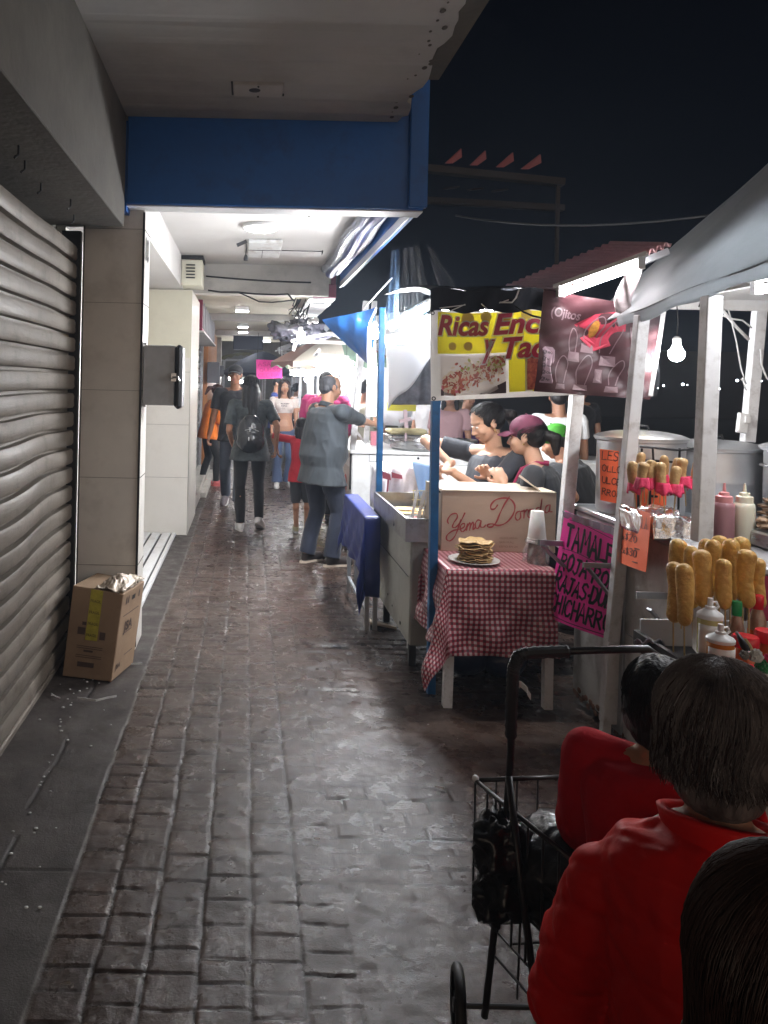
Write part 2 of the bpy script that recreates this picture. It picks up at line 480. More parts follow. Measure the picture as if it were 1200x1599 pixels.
def build_walkway():
    xs = np.concatenate([np.arange(-1.35, 1.9, .0075), np.arange(1.9, 4.2, .06)])
    ys = [1.0]
    while ys[-1] < 34: ys.append(ys[-1]+max(.0055, .0030*ys[-1]) if ys[-1] < 10 else ys[-1]+.004*ys[-1])
    ys = np.array(ys)
    X, Yg = np.meshgrid(xs, ys)
    z, g, lf, bd, hole = floor_height(X, Yg)
    nx, ny = len(xs), len(ys)
    V = np.stack([X, Yg, z], -1).reshape(-1, 3).astype(np.float32)
    i = np.arange(nx*ny).reshape(ny, nx)
    F = np.stack([i[:-1, :-1], i[:-1, 1:], i[1:, 1:], i[1:, :-1]], -1).reshape(-1, 4)
    me = bpy.data.meshes.new('walkway')
    me.vertices.add(len(V)); me.vertices.foreach_set('co', V.ravel())
    me.loops.add(F.size); me.loops.foreach_set('vertex_index', F.ravel().astype(np.int32))
    me.polygons.add(len(F)); me.polygons.foreach_set('loop_start', np.arange(0, F.size, 4, dtype=np.int32))
    me.polygons.foreach_set('loop_total', np.full(len(F), 4, dtype=np.int32))
    me.update(calc_edges=True)
    me.polygons.foreach_set('use_smooth', [True]*len(F))
    for nm, a in (('groove', g), ('left', lf), ('border', bd), ('hole', hole)):
        at = me.attributes.new(nm, 'FLOAT', 'POINT'); at.data.foreach_set('value', a.ravel().astype(np.float32))
    o = bpy.data.objects.new('walkway', me); COL.objects.link(o); o['kind'] = 'structure'
    m = bpy.data.materials.new('stamped concrete'); m.use_nodes = True
    n = m.node_tree; b = n.nodes['Principled BSDF']; L = n.links
    tc = n.nodes.new('ShaderNodeTexCoord')
    def nz(s, d=6, r=.65):
        q = n.nodes.new('ShaderNodeTexNoise'); q.inputs['Scale'].default_value = s; q.inputs['Detail'].default_value = d
        q.inputs['Roughness'].default_value = r; L.new(tc.outputs['Object'], q.inputs['Vector']); return q.outputs[0]
    def ramp(v, *st):
        q = n.nodes.new('ShaderNodeValToRGB'); e = q.color_ramp.elements
        e[0].position, e[0].color = st[0][0], (*st[0][1], 1); e[1].position, e[1].color = st[-1][0], (*st[-1][1], 1)
        for p_, c_ in st[1:-1]:
            k = e.new(p_); k.color = (*c_, 1)
        L.new(v, q.inputs[0]); return q.outputs[0]
    def mix(f, a, c, mode='MIX'):
        q = n.nodes.new('ShaderNodeMix'); q.data_type = 'RGBA'; q.blend_type = mode
        if isinstance(f, float): q.inputs[0].default_value = f
        else: L.new(f, q.inputs[0])
        for i_, x_ in ((6, a), (7, c)):
            if isinstance(x_, tuple): q.inputs[i_].default_value = (*x_, 1)
            else: L.new(x_, q.inputs[i_])
        return q.outputs[2]
    def att(nm):
        q = n.nodes.new('ShaderNodeAttribute'); q.attribute_name = nm; return q.outputs['Fac']
    base = ramp(nz(3.5, 8), (.3, (.028, .016, .012)), (.5, (.056, .035, .027)), (.72, (.108, .074, .060)))
    spots = ramp(nz(45, 4, .7), (.35, (.55, .55, .55)), (.62, (1, 1, 1)))
    c = mix(.55, base, spots, 'MULTIPLY')
    leftc = ramp(nz(5, 8), (.3, (.028, .022, .020)), (.48, (.050, .041, .037)), (.7, (.080, .069, .063)))
    c = mix(att('left'), c, leftc)
    bdf = n.nodes.new('ShaderNodeMath'); bdf.operation = 'MULTIPLY'; L.new(att('border'), bdf.inputs[0]); L.new(nz(20, 3), bdf.inputs[1])
    c = mix(bdf.outputs[0], c, (.30, .28, .26))
    c = mix(att('groove'), c, (.010, .008, .008))
    c = mix(att('hole'), c, (.02, .018, .018))
    L.new(c, b.inputs['Base Color']); b.inputs['Specular IOR Level'].default_value = .36
    r = n.nodes.new('ShaderNodeMapRange'); r.inputs['From Min'].default_value = .35; r.inputs['From Max'].default_value = .65
    r.inputs['To Min'].default_value = .13; r.inputs['To Max'].default_value = .50
    L.new(nz(9, 6), r.inputs['Value'])
    ra = n.nodes.new('ShaderNodeMath'); ra.operation = 'MULTIPLY_ADD'; L.new(att('left'), ra.inputs[0]); ra.inputs[1].default_value = .22; L.new(r.outputs[0], ra.inputs[2])
    L.new(ra.outputs[0], b.inputs['Roughness'])
    bp = n.nodes.new('ShaderNodeBump'); bp.inputs['Strength'].default_value = .55; bp.inputs['Distance'].default_value = .004
    L.new(nz(130, 5, .7), bp.inputs['Height']); L.new(bp.outputs[0], b.inputs['Normal'])
    me.materials.append(m)
    return o
build_walkway()
asph = mat('asphalt', (.05, .05, .052), .75, var=.3, vscale=2, bump=.4, bscale=80)
g = MB(); g.add([(-29, -11, -.03), (59, -11, -.03), (59, 61, -.03), (-29, 61, -.03)], [(0, 1, 2, 3)])
tag(g.build('street', asph), kind='structure')

# ------------------------------------------------------------------ arcade building
m_paint = mat('old white paint', (.46, .44, .41), .75, var=.12, vscale=2.2, bump=.15, bscale=25, dirt=(.20, .18, .16), dscale=2.5, damt=.55)
m_ceil = mat('ceiling plaster', (.40, .385, .36), .85, var=.07, vscale=1.5, bump=.2, bscale=14, dirt=(.22, .20, .18), dscale=1.8, damt=.4)
m_ceil2 = mat('clean ceiling plaster', (.50, .48, .46), .8, var=.05, vscale=1.5, bump=.12, bscale=14, dirt=(.40, .38, .35), dscale=1.6, damt=.35)
m_tile = mat('cream pillar tile', (.66, .63, .58), .38, var=.06, vscale=3, bump=.03, bscale=8, dirt=(.27, .24, .21), dscale=4, damt=.35)
m_tile2 = mat('white door tile', (.66, .63, .58), .35, var=.04, vscale=3, dirt=(.45, .41, .36), dscale=3, damt=.4)
m_cream = mat('cream plaster', (.58, .55, .44), .7, var=.06, vscale=3, bump=.1, bscale=20)
m_grout = mat('dark grout', (.10, .09, .08), .9)
m_blue = mat('blue fascia paint', (.008, .115, .43), .45, var=.14, vscale=2.5, bump=.08, bscale=10, dirt=(.01, .04, .12), dscale=5, damt=.5)
m_beam = mat('dusty grey beam', (.105, .095, .080), .85, var=.15, vscale=3, bump=.3, bscale=30, dirt=(.07, .06, .05), dscale=5, damt=.5)
m_dark = mat('dark metal', (.03, .03, .032), .5, .5)
m_black = mat('black', (.012, .012, .013), .6)
m_maroon = mat('maroon sheet', (.20, .025, .06), .45, var=.15, vscale=4)
m_steel = mat('brushed steel', (.55, .55, .56), .32, 1.0, var=.12, vscale=9, rvar=.12, bump=.04, bscale=60, stretch=(1, 1, 6))
m_alu = mat('dull aluminium', (.60, .61, .63), .40, .9, var=.10, vscale=5, rvar=.12, bump=.10, bscale=12)
m_galv = mat('galvanised sheet', (.42, .44, .47), .45, .7, var=.18, vscale=5, rvar=.1)
m_white = mat('white enamel', (.72, .72, .72), .38, var=.05, vscale=4, dirt=(.42, .38, .34), dscale=5, damt=.5, rvar=.1)
m_whiteold = mat('worn white paint', (.62, .62, .61), .5, var=.08, vscale=6, dirt=(.28, .22, .17), dscale=9, damt=.75, bump=.08)
m_polew = mat('white painted tube', (.66, .66, .67), .42, var=.07, vscale=8, dirt=(.30, .27, .25), dscale=14, damt=.7, bump=.05)
m_poleb = mat('blue painted tube', (.010, .125, .34), .40, var=.18, vscale=9, dirt=(.02, .08, .18), dscale=22, damt=.8, bump=.06)

bld = thing('arcade_building', (-.9, 4.5, 0), 'white plastered shop arcade with tiled pillars, low ceilings and a blue beam across the walkway', 'building')
# dark facade mass behind
b = MB(); b.box(-4.2, -1.22, .2, 34, 0, 4.5); b.build('back_wall', m_beam, bld)
# first ceiling
EX = .84
b = MB()
ne = 60
r1 = random.Random(3)
edge = [(EX+.018*math.sin(i*.9)+r1.uniform(-.014, .014), 1.0*0+(.3+i*(4.42-.3)/ne)) for i in range(ne+1)]
V = [(-1.22, y, 3.12) for x, y in edge]+[(x, y, 3.12+r1.uniform(-.01, .012)) for x, y in edge]+[(x+.01, y, 3.30) for x, y in edge]+[(-1.22, y, 3.30) for x, y in edge]
n_ = ne+1
F = []
for i in range(ne):
    F += [(i, i+1, n_+i+1, n_+i), (n_+i, n_+i+1, 2*n_+i+1, 2*n_+i), (2*n_+i, 2*n_+i+1, 3*n_+i+1, 3*n_+i)]
b.add(V, F)
b.build('ceiling', m_ceil, bld)
b = MB(); b.box(-1.22, .98, 4.60, 8.22, 2.87, 3.28); b.build('ceiling', m_ceil2, bld)
b = MB(); b.box(-1.22, .90, 8.40, 20, 2.68, 3.2); b.build('ceiling', m_cream, bld)
b = MB(); b.box(-.66, .86, 8.22, 8.40, 2.55, 3.25); b.build('ceiling_beam', m_paint, bld)
b = MB()
for yy in (12.0, 15.8):
    b = MB(); b.box(-.66, .88, yy, yy+.2, 2.58, 2.69); b.build('ceiling_beam', m_paint, bld)
# blue cross beam with white underside lip
b = MB()
b.box(-.715, 1.00, 4.42, 4.60, 2.62, 3.36, bev=.006)
b.build('header_beam', m_blue, bld)
b = MB(); b.box(-.715, 1.0, 4.45, 4.598, 2.612, 2.619); b.build('beam_lip', m_white, bld)
b = MB(); b.box(-.80, -.716, 4.435, 4.58, 2.58, 3.10); b.build('header_beam', m_blue, bld)
# outer fascias
b = MB(); b.box(.985, 1.03, 4.602, 8.3, 2.66, 3.36, bev=.004)
b.build('fascia', m_blue, bld)
b = MB(); b.box(.905, 1.012, 4.385, 4.419, 2.625, 3.45, bev=.006); b.build('fascia', m_blue, bld)
b = MB(); b.box(.84, .93, 1.2, 3.85, 3.14, 3.44); b.build('fascia', m_beam, bld)
# cracked broken plaster flakes along the edge
b = MB()
for i in range(34):
    y = 2.2+i*.064+r1.uniform(-.03, .03); x = EX-.05+r1.uniform(-.05, .05); s_ = r1.uniform(.004, .015)
    b.ball((x, y, 3.118), s_, 7, sc=(1, 1.6, .25))
tag(b.build('plaster_damage', m_beam, bld), kind='stuff')
# boxed beam above the shutter
b = MB(); b.box(-1.20, -.72, .25, 4.40, 2.48, 3.119, bev=.004); b.build('shutter_beam', m_beam, bld)
b = MB()
for y in (2.55, 2.9, 3.1, 3.45, 3.75, 4.1):
    p = Vector((-.86-r1.uniform(0, .1), y, 2.478)); b.tube([p, p-Vector((0, 0, .035)), p-Vector((.012, .01, .05))], .005, 6)
b.build('hook', m_dark, bld)
# roller shutter with dented slats
sh = thing('roller_shutter', (-1.0, 3.0, 0), 'grey corrugated roller shutter, bulged and dented, closing the nearest shop', 'shutter')
def shutter(parent, x, y0, y1, z0, z1, pitch, depth, dent=0.0, ny=70, mat_=None, seed=0):
    ns = int((z1-z0)/pitch); prof = [(0, -.4), (.05, -.4), (.08, .70), (.20, 1), (.45, .93), (.70, 1), (.86, .72), (.89, -.4)]
    zs = []; dp = []
    for i in range(ns):
        for t, d in prof: zs.append(z0+(i+t)*pitch); dp.append(d*depth)
    zs.append(z0+ns*pitch); dp.append(0)
    ys = np.linspace(y0, y1, ny+1); Z, Yy = np.meshgrid(np.array(zs), ys, indexing='ij'); D = np.repeat(np.array(dp)[:, None], ny+1, 1)
    p = np.stack([Yy, Z, Z*0], -1)
    bulge = dent*(np.exp(-(((Yy-3.45)/.5)**2+((Z-1.0)/.45)**2))*1.0-.6*np.exp(-(((Yy-2.9)/.35)**2+((Z-.75)/.35)**2))+.02*noise(p, 2.5, 9+seed))
    dz = dent*(.55*np.exp(-(((Yy-3.7)/.45)**2+((Z-1.0)/.5)**2))-.35*np.exp(-(((Yy-3.1)/.4)**2+((Z-.8)/.4)**2)))+.004*noise(p, 3, 4)
    X = x+D+bulge
    V = np.stack([X, Yy, Z+dz], -1).reshape(-1, 3)
    W = ny+1
    F = [(i*W+j, i*W+j+1, (i+1)*W+j+1, (i+1)*W+j) for i in range(len(zs)-1) for j in range(ny)]
    b = MB(); b.add(V.tolist(), F); return b.build('curtain', mat_, parent, smooth=True, auto=50)
m_shut = mat('zinc shutter', (.185, .158, .130), .55, .15, var=.20, vscale=6, bump=.15, bscale=70, stretch=(1, .25, 1.6), rvar=.15, dirt=(.09, .07, .055), dscale=7, damt=.8)
shutter(sh, -1.035, .9, 4.52, .02, 2.47, .108, .028, .045, 90, m_shut)
b = MB(); b.box(-1.06, -1.0, .9, 4.5, 0.0, .035, bev=.006); b.build('bottom_bar', m_shut, sh)
b = MB()
b.box(-1.10, -.99, 4.50, 4.552, 0, 2.47)
b.build('guide_rail', m_dark, sh)
# first pillar with tile joints
b = MB(); b.box(-.985, -.625, 4.565, 4.83, 0, 2.62, bev=.003); pl = b.build('pillar', m_tile, bld)
b = MB()
for z in (.50, 1.02, 1.54, 2.06, 2.50): b.box(-.984, -.626, 4.5625, 4.566, z-.0010, z+.0010)
for z in (.50, 1.02, 1.54, 2.06, 2.50): b.box(-.626, -.6225, 4.567, 4.828, z-.0018, z+.0018)
b.box(-.987, -.978, 4.560, 4.568, 0.01, 2.55)
b.build('tile_joint', m_grout, pl)
b = MB(); b.box(-.634, -.6215, 4.556, 4.568, 0.02, 2.6); b.build('corner_strip', m_dark, pl)
# painted number on the pillar side
b = MB()
wp = quad_warp((-.6215, 4.62, 2.28), (-.6215, 4.82, 2.28), (-.6215, 4.82, 2.5), (-.6215, 4.62, 2.5), .2, .22)
add_font(b, wp, '10', .0, .05, .13, bold=.03, width=.12, off=.001)
add_font(b, wp, "'", .12, .02, .06, bold=.03, off=.001)
b.build('house_number', m_black, pl)
# shop recess between pillars
b = MB(); b.box(-1.22, -.68, 4.84, 7.99, 2.56, 2.869); b.build('lintel', m_ceil2, bld)
b = MB(); b.box(-1.215, -1.16, 4.84, 7.99, 0, 2.559); b.build('shop_wall', m_tile2, bld)
b = MB()
for k in range(4): b.box(-1.15+.105*k, -1.07+.105*k, 4.84, 7.98, .0, .030, bev=.004)
b.box(-.735, -.70, 4.84, 7.98, 0, .032, bev=.004)
b.build('threshold', m_white, bld)
b = MB(); b.box(-1.158, -.72, 4.84, 7.98, -.01, .012); b.build('threshold_track', m_dark, bld)
# second pillar
b = MB(); b.box(-1.16, -.585, 8.0, 9.3, 0.0, 2.559, bev=.003); p2 = b.build('pillar', m_tile2, bld)
b = MB()
for z in (.60, 1.15, 1.70): b.box(-1.158, -.586, 7.9975, 8.001, z-.002, z+.002)
b.box(-.588, -.5835, 7.9965, 8.004, .01, 2.5)
b.build('tile_joint', mat('light grout', (.30, .28, .26), .9), p2)
b = MB(); b.box(-1.158, -.583, 7.992, 7.9995, 1.85, 2.55); b.build('plaster_panel', m_cream, p2)
# facade of the next shops
b = MB(); b.box(-1.22, -.80, 9.31, 20, 2.2, 3.2); b.build('lintel', m_cream, bld)
b = MB(); b.box(-1.22, -.9, 13.5, 13.9, 0, 2.2); b.build('pillar', m_paint, bld)
b = MB(); b.box(-1.22, -.62, 18.4, 18.7, 0, 2.68); b.build('pillar', m_paint, bld)
b = MB(); b.box(-1.2, -.72, 14.2, 18.3, 0, 2.68, bev=.01); b.build('shop_front', mat('orange varnished wood', (.42, .17, .06), .5, var=.25, vscale=5, stretch=(1, 1, .2)), bld)
b = MB(); b.box(-1.2, -.60, 9.31, 13.4, 0, .16, bev=.01); b.box(-1.2, -.52, 10.6, 13.4, 0, .08, bev=.01); b.build('doorstep', m_paint, bld)
sh2 = thing('roller_shutter', (-.8, 11.5, .16), 'dark scalloped roller shutter beyond the second pillar', 'shutter')
shutter(sh2, -.84, 9.5, 11.2, .162, 2.3, .11, .06, 0, 6, mat('dark zinc', (.25, .25, .26), .35, .8, var=.2, vscale=4), 3)
for y_ in (11.21, 13.3):
    b = MB(); b.box(-.85, -.76, y_, y_+.12, .162, 2.5); b.build('guide_rail', m_galv, sh2)
shutter(sh2, -.84, 11.35, 13.28, .162, 2.3, .11, .05, 0, 6, MATS['dark zinc'], 4)

def thing_mesh(mb, name, mats, label, cat, group=None, **k):
    return tag(mb.build(name, mats, None, **k), label, cat, group)

# hatches on the ceilings
def hatch(x0, x1, y0, y1, z, label, m, hang=0.0):
    t = thing('ceiling_hatch', ((x0+x1)/2, (y0+y1)/2, z-.03), label, 'hatch')
    b = MB(); b.box(x0, x1, y0, y1, z-.022, z-.0015, bev=.004); b.build('cover_plate', m, t)
    b = MB(); xm = (x0+x1)/2
    b.box(x0-.008, x1+.008, y1+.001, y1+.007, z-.012, z-.001); b.box(x0-.010, x0-.002, y0, y1, z-.014, z-.001)
    for yy in (y0+.015, y1-.01): b.ball((xm, yy, z-.024), .005, 8)
    b.build('screw', m_dark, t)
    return t
hatch(-.10, .155, 3.86, 4.02, 3.12, 'grey hatch plate with a hole in the ceiling just before the blue beam', m_paint)
hatch(-.12, .13, 2.60, 2.98, 3.12, 'grey hatch plate cut by the top edge of the picture', m_paint)
b = MB()
p_ = P(398, 138, 3.95)
r2 = random.Random(5)
for i in range(16):
    b.ball((p_.x+r2.uniform(-.035, .045), p_.y+r2.uniform(-.05, .03)*1.5, 3.119), r2.uniform(.004, .018), 7, sc=(1.4, .8, .25))
b.lathe((p_.x, 3.93, 3.118), [(.052, 0), (.047, -.012), (.03, -.02), (0.001, -.022)], 14, cap=False)
thing_mesh(b, 'broken_lamp_socket', m_dark, 'black broken socket hole above the nearer hatch in the dim ceiling', 'socket')

# round ceiling lamp
L1 = P(408, 352, 6.15)
t = thing('ceiling_lamp', (L1.x, L1.y, 2.82), 'round flush ceiling lamp glowing white behind the blue beam', 'lamp')
b = MB(); b.lathe((L1.x, L1.y, 2.869), [(.001, 0), (.145, 0), (.15, -.012), (.15, -.026), (.135, -.032), (.13, -.03)], 40, cap=False); b.build('rim', m_white, t, smooth=True, auto=40)
b = MB(); b.lathe((L1.x, L1.y, 2.845), [(.130, 0), (.128, -.012), (.10, -.022), (.001, -.026)], 40, cap=False); b.build('diffuser', emat('round lamp glow', (1, .97, .95), 8), t, smooth=True)

# metal service box on ceiling
hb = thing('service_box', (0.13, 6.9, 2.8), 'white flat service box with a dangling lamp holder on the lit ceiling', 'box')
A = P(383, 377, 6.9); B_ = P(437, 377, 6.9)
b = MB(); b.box(A.x+.03, B_.x+.02, 6.75, 7.55, 2.835, 2.868, bev=.004); b.build('box_cover', m_whiteold, hb)
b = MB(); b.box(A.x+.03, B_.x+.02, 7.12, 7.126, 2.831, 2.836); b.box(A.x+.16, A.x+.165, 7.13, 7.55, 2.831, 2.836); b.build('seam', m_dark, hb)
q = P(384, 400, 6.7)
b = MB(); b.tube([(q.x, 6.8, 2.84), (q.x+.004, 6.78, 2.78), (q.x, 6.78, 2.73)], .004, 6)
b.lathe((q.x, 6.78, 2.68), [(.018, 0), (.02, .02), (.014, .045), (.006, .055)], 12); b.build('lamp_holder', m_dark, hb)
q = P(376, 382, 6.7)
b = MB(); b.bar((q.x-.03, 6.7, 2.80), (q.x+.05, 6.72, 2.84), .022, .03); b.build('camera_stub', m_dark, hb)
b = MB()
for (a, c_, y) in ((440, 505, 7.3), (480, 483, 5.8), (368, 374, 5.4)):
    p0 = P(a, 390, y); p1 = P(c_, 390, y); b.box(p0.x, p1.x, y, y+.008, 2.863, 2.8695)
b.box(P(503, 390, 7.3).x, P(503, 390, 7.3).x+.006, 7.25, 7.34, 2.84, 2.869)
thing_mesh(b, 'ceiling_crack', m_dark, 'thin dark cracks in the lit white ceiling', 'crack')

# vent box at lintel end
vb = thing('vent_box', (-.57, 7.9, 2.57), 'cream louvred vent box at the end of the lintel above the second pillar', 'vent')
b = MB(); b.box(-.679, -.47, 7.72, 8.1, 2.57, 2.83, bev=.006); b.build('housing', m_cream, vb)
b = MB()
for k in range(5): b.box(-.63, -.54, 7.705, 7.7195, 2.64+.032*k, 2.652+.032*k)
b.build('louvre', m_dark, vb)
b = MB(); b.box(-.70, -.46, 7.70, 8.1, 2.832, 2.868); b.build('top_plate', m_dark, vb)

# meter box on first pillar
e = thing('meter_box', (-.51, 4.70, 1.43), 'grey steel meter box with a black latch on the first pillar', 'box')
m_boxg = mat('light grey box paint', (.44, .46, .48), .45, var=.12, vscale=7, dirt=(.2, .2, .2), dscale=8, damt=.5)
b = MB(); b.box(-.6210, -.432, 4.60, 4.80, 1.455, 1.815, bev=.006); b.build('housing', m_boxg, e)
b = MB(); b.box(-.431, -.385, 4.585, 4.80, 1.435, 1.82, bev=.018); b.build('door_edge', m_dark, e)
b = MB(); b.tube([(-.455, 4.592, 1.61), (-.435, 4.575, 1.625), (-.41, 4.575, 1.625), (-.40, 4.585, 1.60)], .007, 8); b.box(-.45, -.42, 4.578, 4.599, 1.60, 1.65); b.build('latch', m_steel, e)
b = MB(); b.box(-.624, -.60, 4.592, 4.5985, 1.445, 1.46); b.box(-.624, -.60, 4.592, 4.5985, 1.815, 1.83); b.build('flange', m_galv, e)

# rolled plastic curtain tubes along fascia
rc = thing('rolled_curtain', (.88, 6.4, 2.6), 'rolled clear plastic rain curtains strapped under the outer edge of the lit ceiling', 'curtain')
m_plast = mat('crinkled clear plastic', (.40, .43, .50), .15, 0, alpha=.55, spec=.8, bump=.6, bscale=30, stretch=(1, .3, 1))
m_tarpb = mat('dark blue folded tarp', (.03, .045, .13), .3, 0, var=.3, vscale=8, bump=.5, bscale=18, stretch=(1, .2, 1))
rr_ = random.Random(9)
def roll(x, z, y0, y1, r, m, nm, seed):
    b = MB(); n = 40; pts = []; rs = []
    for i in range(n+1):
        t = i/n; pts.append((x+.012*math.sin(t*9+seed), y0+(y1-y0)*t, z+.01*math.sin(t*13+seed*2)-.015*math.sin(t*PI)))
        rs.append(r*(1+.06*math.sin(t*31+seed)+.05*rr_.uniform(-1, 1)))
    b.tube(pts, rs, 14); return b.build(nm, m, rc, smooth=True)
roll(.80, 2.80, 4.8, 8.0, .045, m_plast, 'clear_roll', 1)
roll(.865, 2.775, 4.8, 8.05, .050, m_tarpb, 'tarp_roll', 2)
roll(.935, 2.79, 4.8, 8.1, .035, m_galv, 'pipe_roll', 3)
b = MB(); b.tube([(.76, 4.75, 2.86), (.77, 4.72, 2.78), (.84, 4.70, 2.74), (.92, 4.72, 2.78), (.95, 4.74, 2.84)], .014, 8)
b.tube([(.90, 4.68, 2.80), (.905, 4.68, 2.72), (.93, 4.68, 2.70)], .008, 6); b.tube([(.97, 4.66, 2.84), (.965, 4.66, 2.74)], .014, 8)
b.build('strap', m_galv, rc, smooth=True)
b = MB(); b.box(.975, .984, 4.7, 8.2, 2.64, 2.70); b.build('edge_trim', m_alu, rc)

# cables on the beams
def cable(pts, r, label, nm='cable', m=None, group=None):
    b = MB(); b.tube(pts, r, 6); return thing_mesh(b, nm, m or m_black, label, 'cable', group, smooth=True)
cable(sag(P(322, 431, 8.18), P(486, 441, 8.18), .01, 14), .009, 'thin straight black cable stapled across the middle of the white ceiling beam')
cable([P(x, y, 8.15) for x, y in ((325, 453), (345, 456), (372, 456), (400, 459), (430, 460), (450, 459), (459, 470))], .009, 'black cable looping along the bottom of the white ceiling beam')
cable([P(x, y, 8.13) for x, y in ((372, 456), (388, 463), (405, 471), (425, 472), (445, 470), (462, 468))], .007, 'slack black cable sagging below the white ceiling beam')
# maroon box at right end of the second beam
mb_ = thing('canopy_box', (1.02, 8.6, 2.45), 'maroon sheet canopy box with a silver underside at the far end of the lit ceiling', 'canopy')
b = MB(); a0 = P(487, 440, 8.3); a1 = P(521, 465, 8.3)
b.box(a0.x+.02, a1.x+.03, 8.3, 8.36, a1.z, a0.z-.02, bev=.004); b.build('front_panel', m_maroon, mb_)
b = MB()
for k in range(9): b.box(a0.x-.02+.006*k, a1.x+.03, 8.37+k*.42, 8.37+k*.42+.36, a1.z-.01-.004*(k % 2), a1.z+.008)
b.build('underside', m_alu, mb_)
b = MB(); b.box(a1.x-.02, a1.x+.03, 8.361, 12, a1.z+.01, a1.z+.26); b.build('side_panel', m_maroon, mb_)
b = MB(); b.box(.96, 1.02, 12.1, 12.2, 0, a1.z); b.build('canopy_post', m_galv, mb_)

# shop sign box above dark shutter
sb = thing('sign_box', (-.66, 10.5, 2.2), 'glazed maroon framed sign box projecting above the dark shutter', 'sign')
b = MB(); b.box(-.799, -.56, 9.5, 13.2, 2.24, 2.27, bev=.004); b.box(-.799, -.56, 9.5, 9.53, 2.271, 2.62); b.build('frame', m_maroon, sb)
b = MB(); b.box(-.62, -.575, 9.54, 13.1, 2.272, 2.60); b.build('glazing', mat('dusty sign glass', (.25, .20, .20), .12, var=.4, vscale=4, spec=.9), sb)
for k in range(9):
    b = MB(); b.box(-.574, -.562, 9.54+.44*k, 9.57+.44*k, 2.272, 2.62); b.build('mullion', m_galv, sb)
b = MB(); b.box(-.80, -.54, 9.5, 13.2, 2.215, 2.238); b.build('underside', m_whiteold, sb)

# far square downlights
dl = thing('downlight', (0, 10.9, 2.62), '', 'lamp', 'square downlights in a row along the far ceiling')
b = MB(); b.box(-.10, .10, 10.8, 11.0, 2.62, 2.679, bev=.008); b.build('trim', m_white, dl)
b = MB(); b.box(-.088, .088, 10.812, 10.988, 2.612, 2.6195); b.build('diffuser', emat('downlight glow', (.92, .94, 1), 11), dl)
names = ['nearest square downlight of the row on the far ceiling', 'second square downlight of the row on the far ceiling', 'third square downlight counted down the far ceiling', 'fourth and small square downlight counted down the far ceiling', 'farthest tiny square downlight at the end of the ceiling row']
for i, y in enumerate((10.9, 12.5, 14.0, 15.5, 17.2)):
    o = dl if i == 0 else copy_tree(dl)
    o.location = (P(378+i*.8, 500, y).x, y, 2.62); o['label'] = names[i]
# cross tube lamp near the end
b = MB(); b.box(-.26, .55, 18.2, 18.26, 2.58, 2.63)
thing_mesh(b, 'tube_lamp', emat('far tube glow', (.9, .95, 1), 3), 'far horizontal tube lamp under the end of the arcade ceiling', 'lamp')
# hanging dark sign and end of arcade
hs = thing('hanging_sign', (.0, 15.3, 2.0), 'dark rectangular sign board hanging across the far end of the arcade', 'sign')
a0 = P(365, 512, 16.5); a1 = P(411, 546, 16.5)
b = MB(); b.box(a0.x, a1.x, 16.5, 16.6, a1.z, a0.z, bev=.01); b.build('board', mat('dark sign board', (.035, .04, .07), .5), hs)
b = MB(); b.box(a0.x+.03, a0.x+.05, 16.53, 16.55, a0.z, 2.68); b.box(a1.x-.05, a1.x-.03, 16.53, 16.55, a0.z, 2.68); b.build('hanger', m_dark, hs)
# wall mounted dark box on far wood front
b = MB(); a0 = P(328, 565, 14.0); a1 = P(341, 598, 14.0); b.box(-.72, a1.x+.02, 14.0, 14.16, a1.z, a0.z, bev=.01)
thing_mesh(b, 'notice_board', mat('grey notice board', (.10, .10, .11), .6), 'taller dark grey board fixed to the orange wooden shop front', 'board')
a0 = P(340, 575, 15.0); b = MB(); b.box(-.72, a0.x+.12, 15.0, 15.2, 1.72, 1.93, bev=.01)
thing_mesh(b, 'notice_board', mat('grey notice board', (.10, .10, .11), .6), 'small dark board jutting out behind the taller grey board', 'board')
# ================================================================== corn dog stall (nearest, right)
m_bulb = emat('bulb glow', (1, .97, .95), 80)
m_tube = emat('tube glow', (.90, .95, 1), 26)
m_tarpg = mat('grey stall tarp', (.36, .36, .37), .6, 0, var=.12, vscale=4, bump=.35, bscale=12, stretch=(1, 1, 2), dirt=(.15, .15, .16), dscale=3, damt=.5)
translucent(m_tarpg, .45, (.52, .55, .57))
m_cart = mat('worn grey cart panel', (.60, .60, .59), .45, .15, var=.10, vscale=5, dirt=(.20, .17, .14), dscale=6, damt=.7, rvar=.15, bump=.05)
m_rust = mat('rusty edge', (.16, .08, .05), .8, var=.5, vscale=20)

def post(name, parent, p, q, wd, m):
    b = MB(); b.bar(p, q, wd, wd*.9); return b.build(name, m, parent, bevel=.004)

s1 = thing('corn_dog_stall', (2.2, 3.2, 0), 'grey metal food cart on white posts under a grey tarp roof, nearest right', 'food stall')
A0, A1 = P(944, 1157, 3.52), P(1003, 492, 3.36)
B0, B1 = P(1096, 845, 2.86), P(1112, 462, 2.86)
C0, C1 = P(880, 856, 3.96), P(914, 470, 3.96)
D0, D1 = P(1168, 690, 4.15), P(1188, 470, 4.15)
Am = P(956, 1000, 3.46)
post('post', s1, Am, A1, .052, m_polew)
post('post', s1, A0, Am-Vector((0, 0, .003)), .040, m_polew)
b = MB(); b.bar(P(950, 1128, 3.50), P(958, 990, 3.488), .064, .05); b.build('post_sleeve', m_polew, s1, bevel=.004)
post('post', s1, B0, B1, .058, m_polew)
post('post', s1, C0, C1, .060, m_polew)
post('post', s1, D0, D1, .058, m_polew)
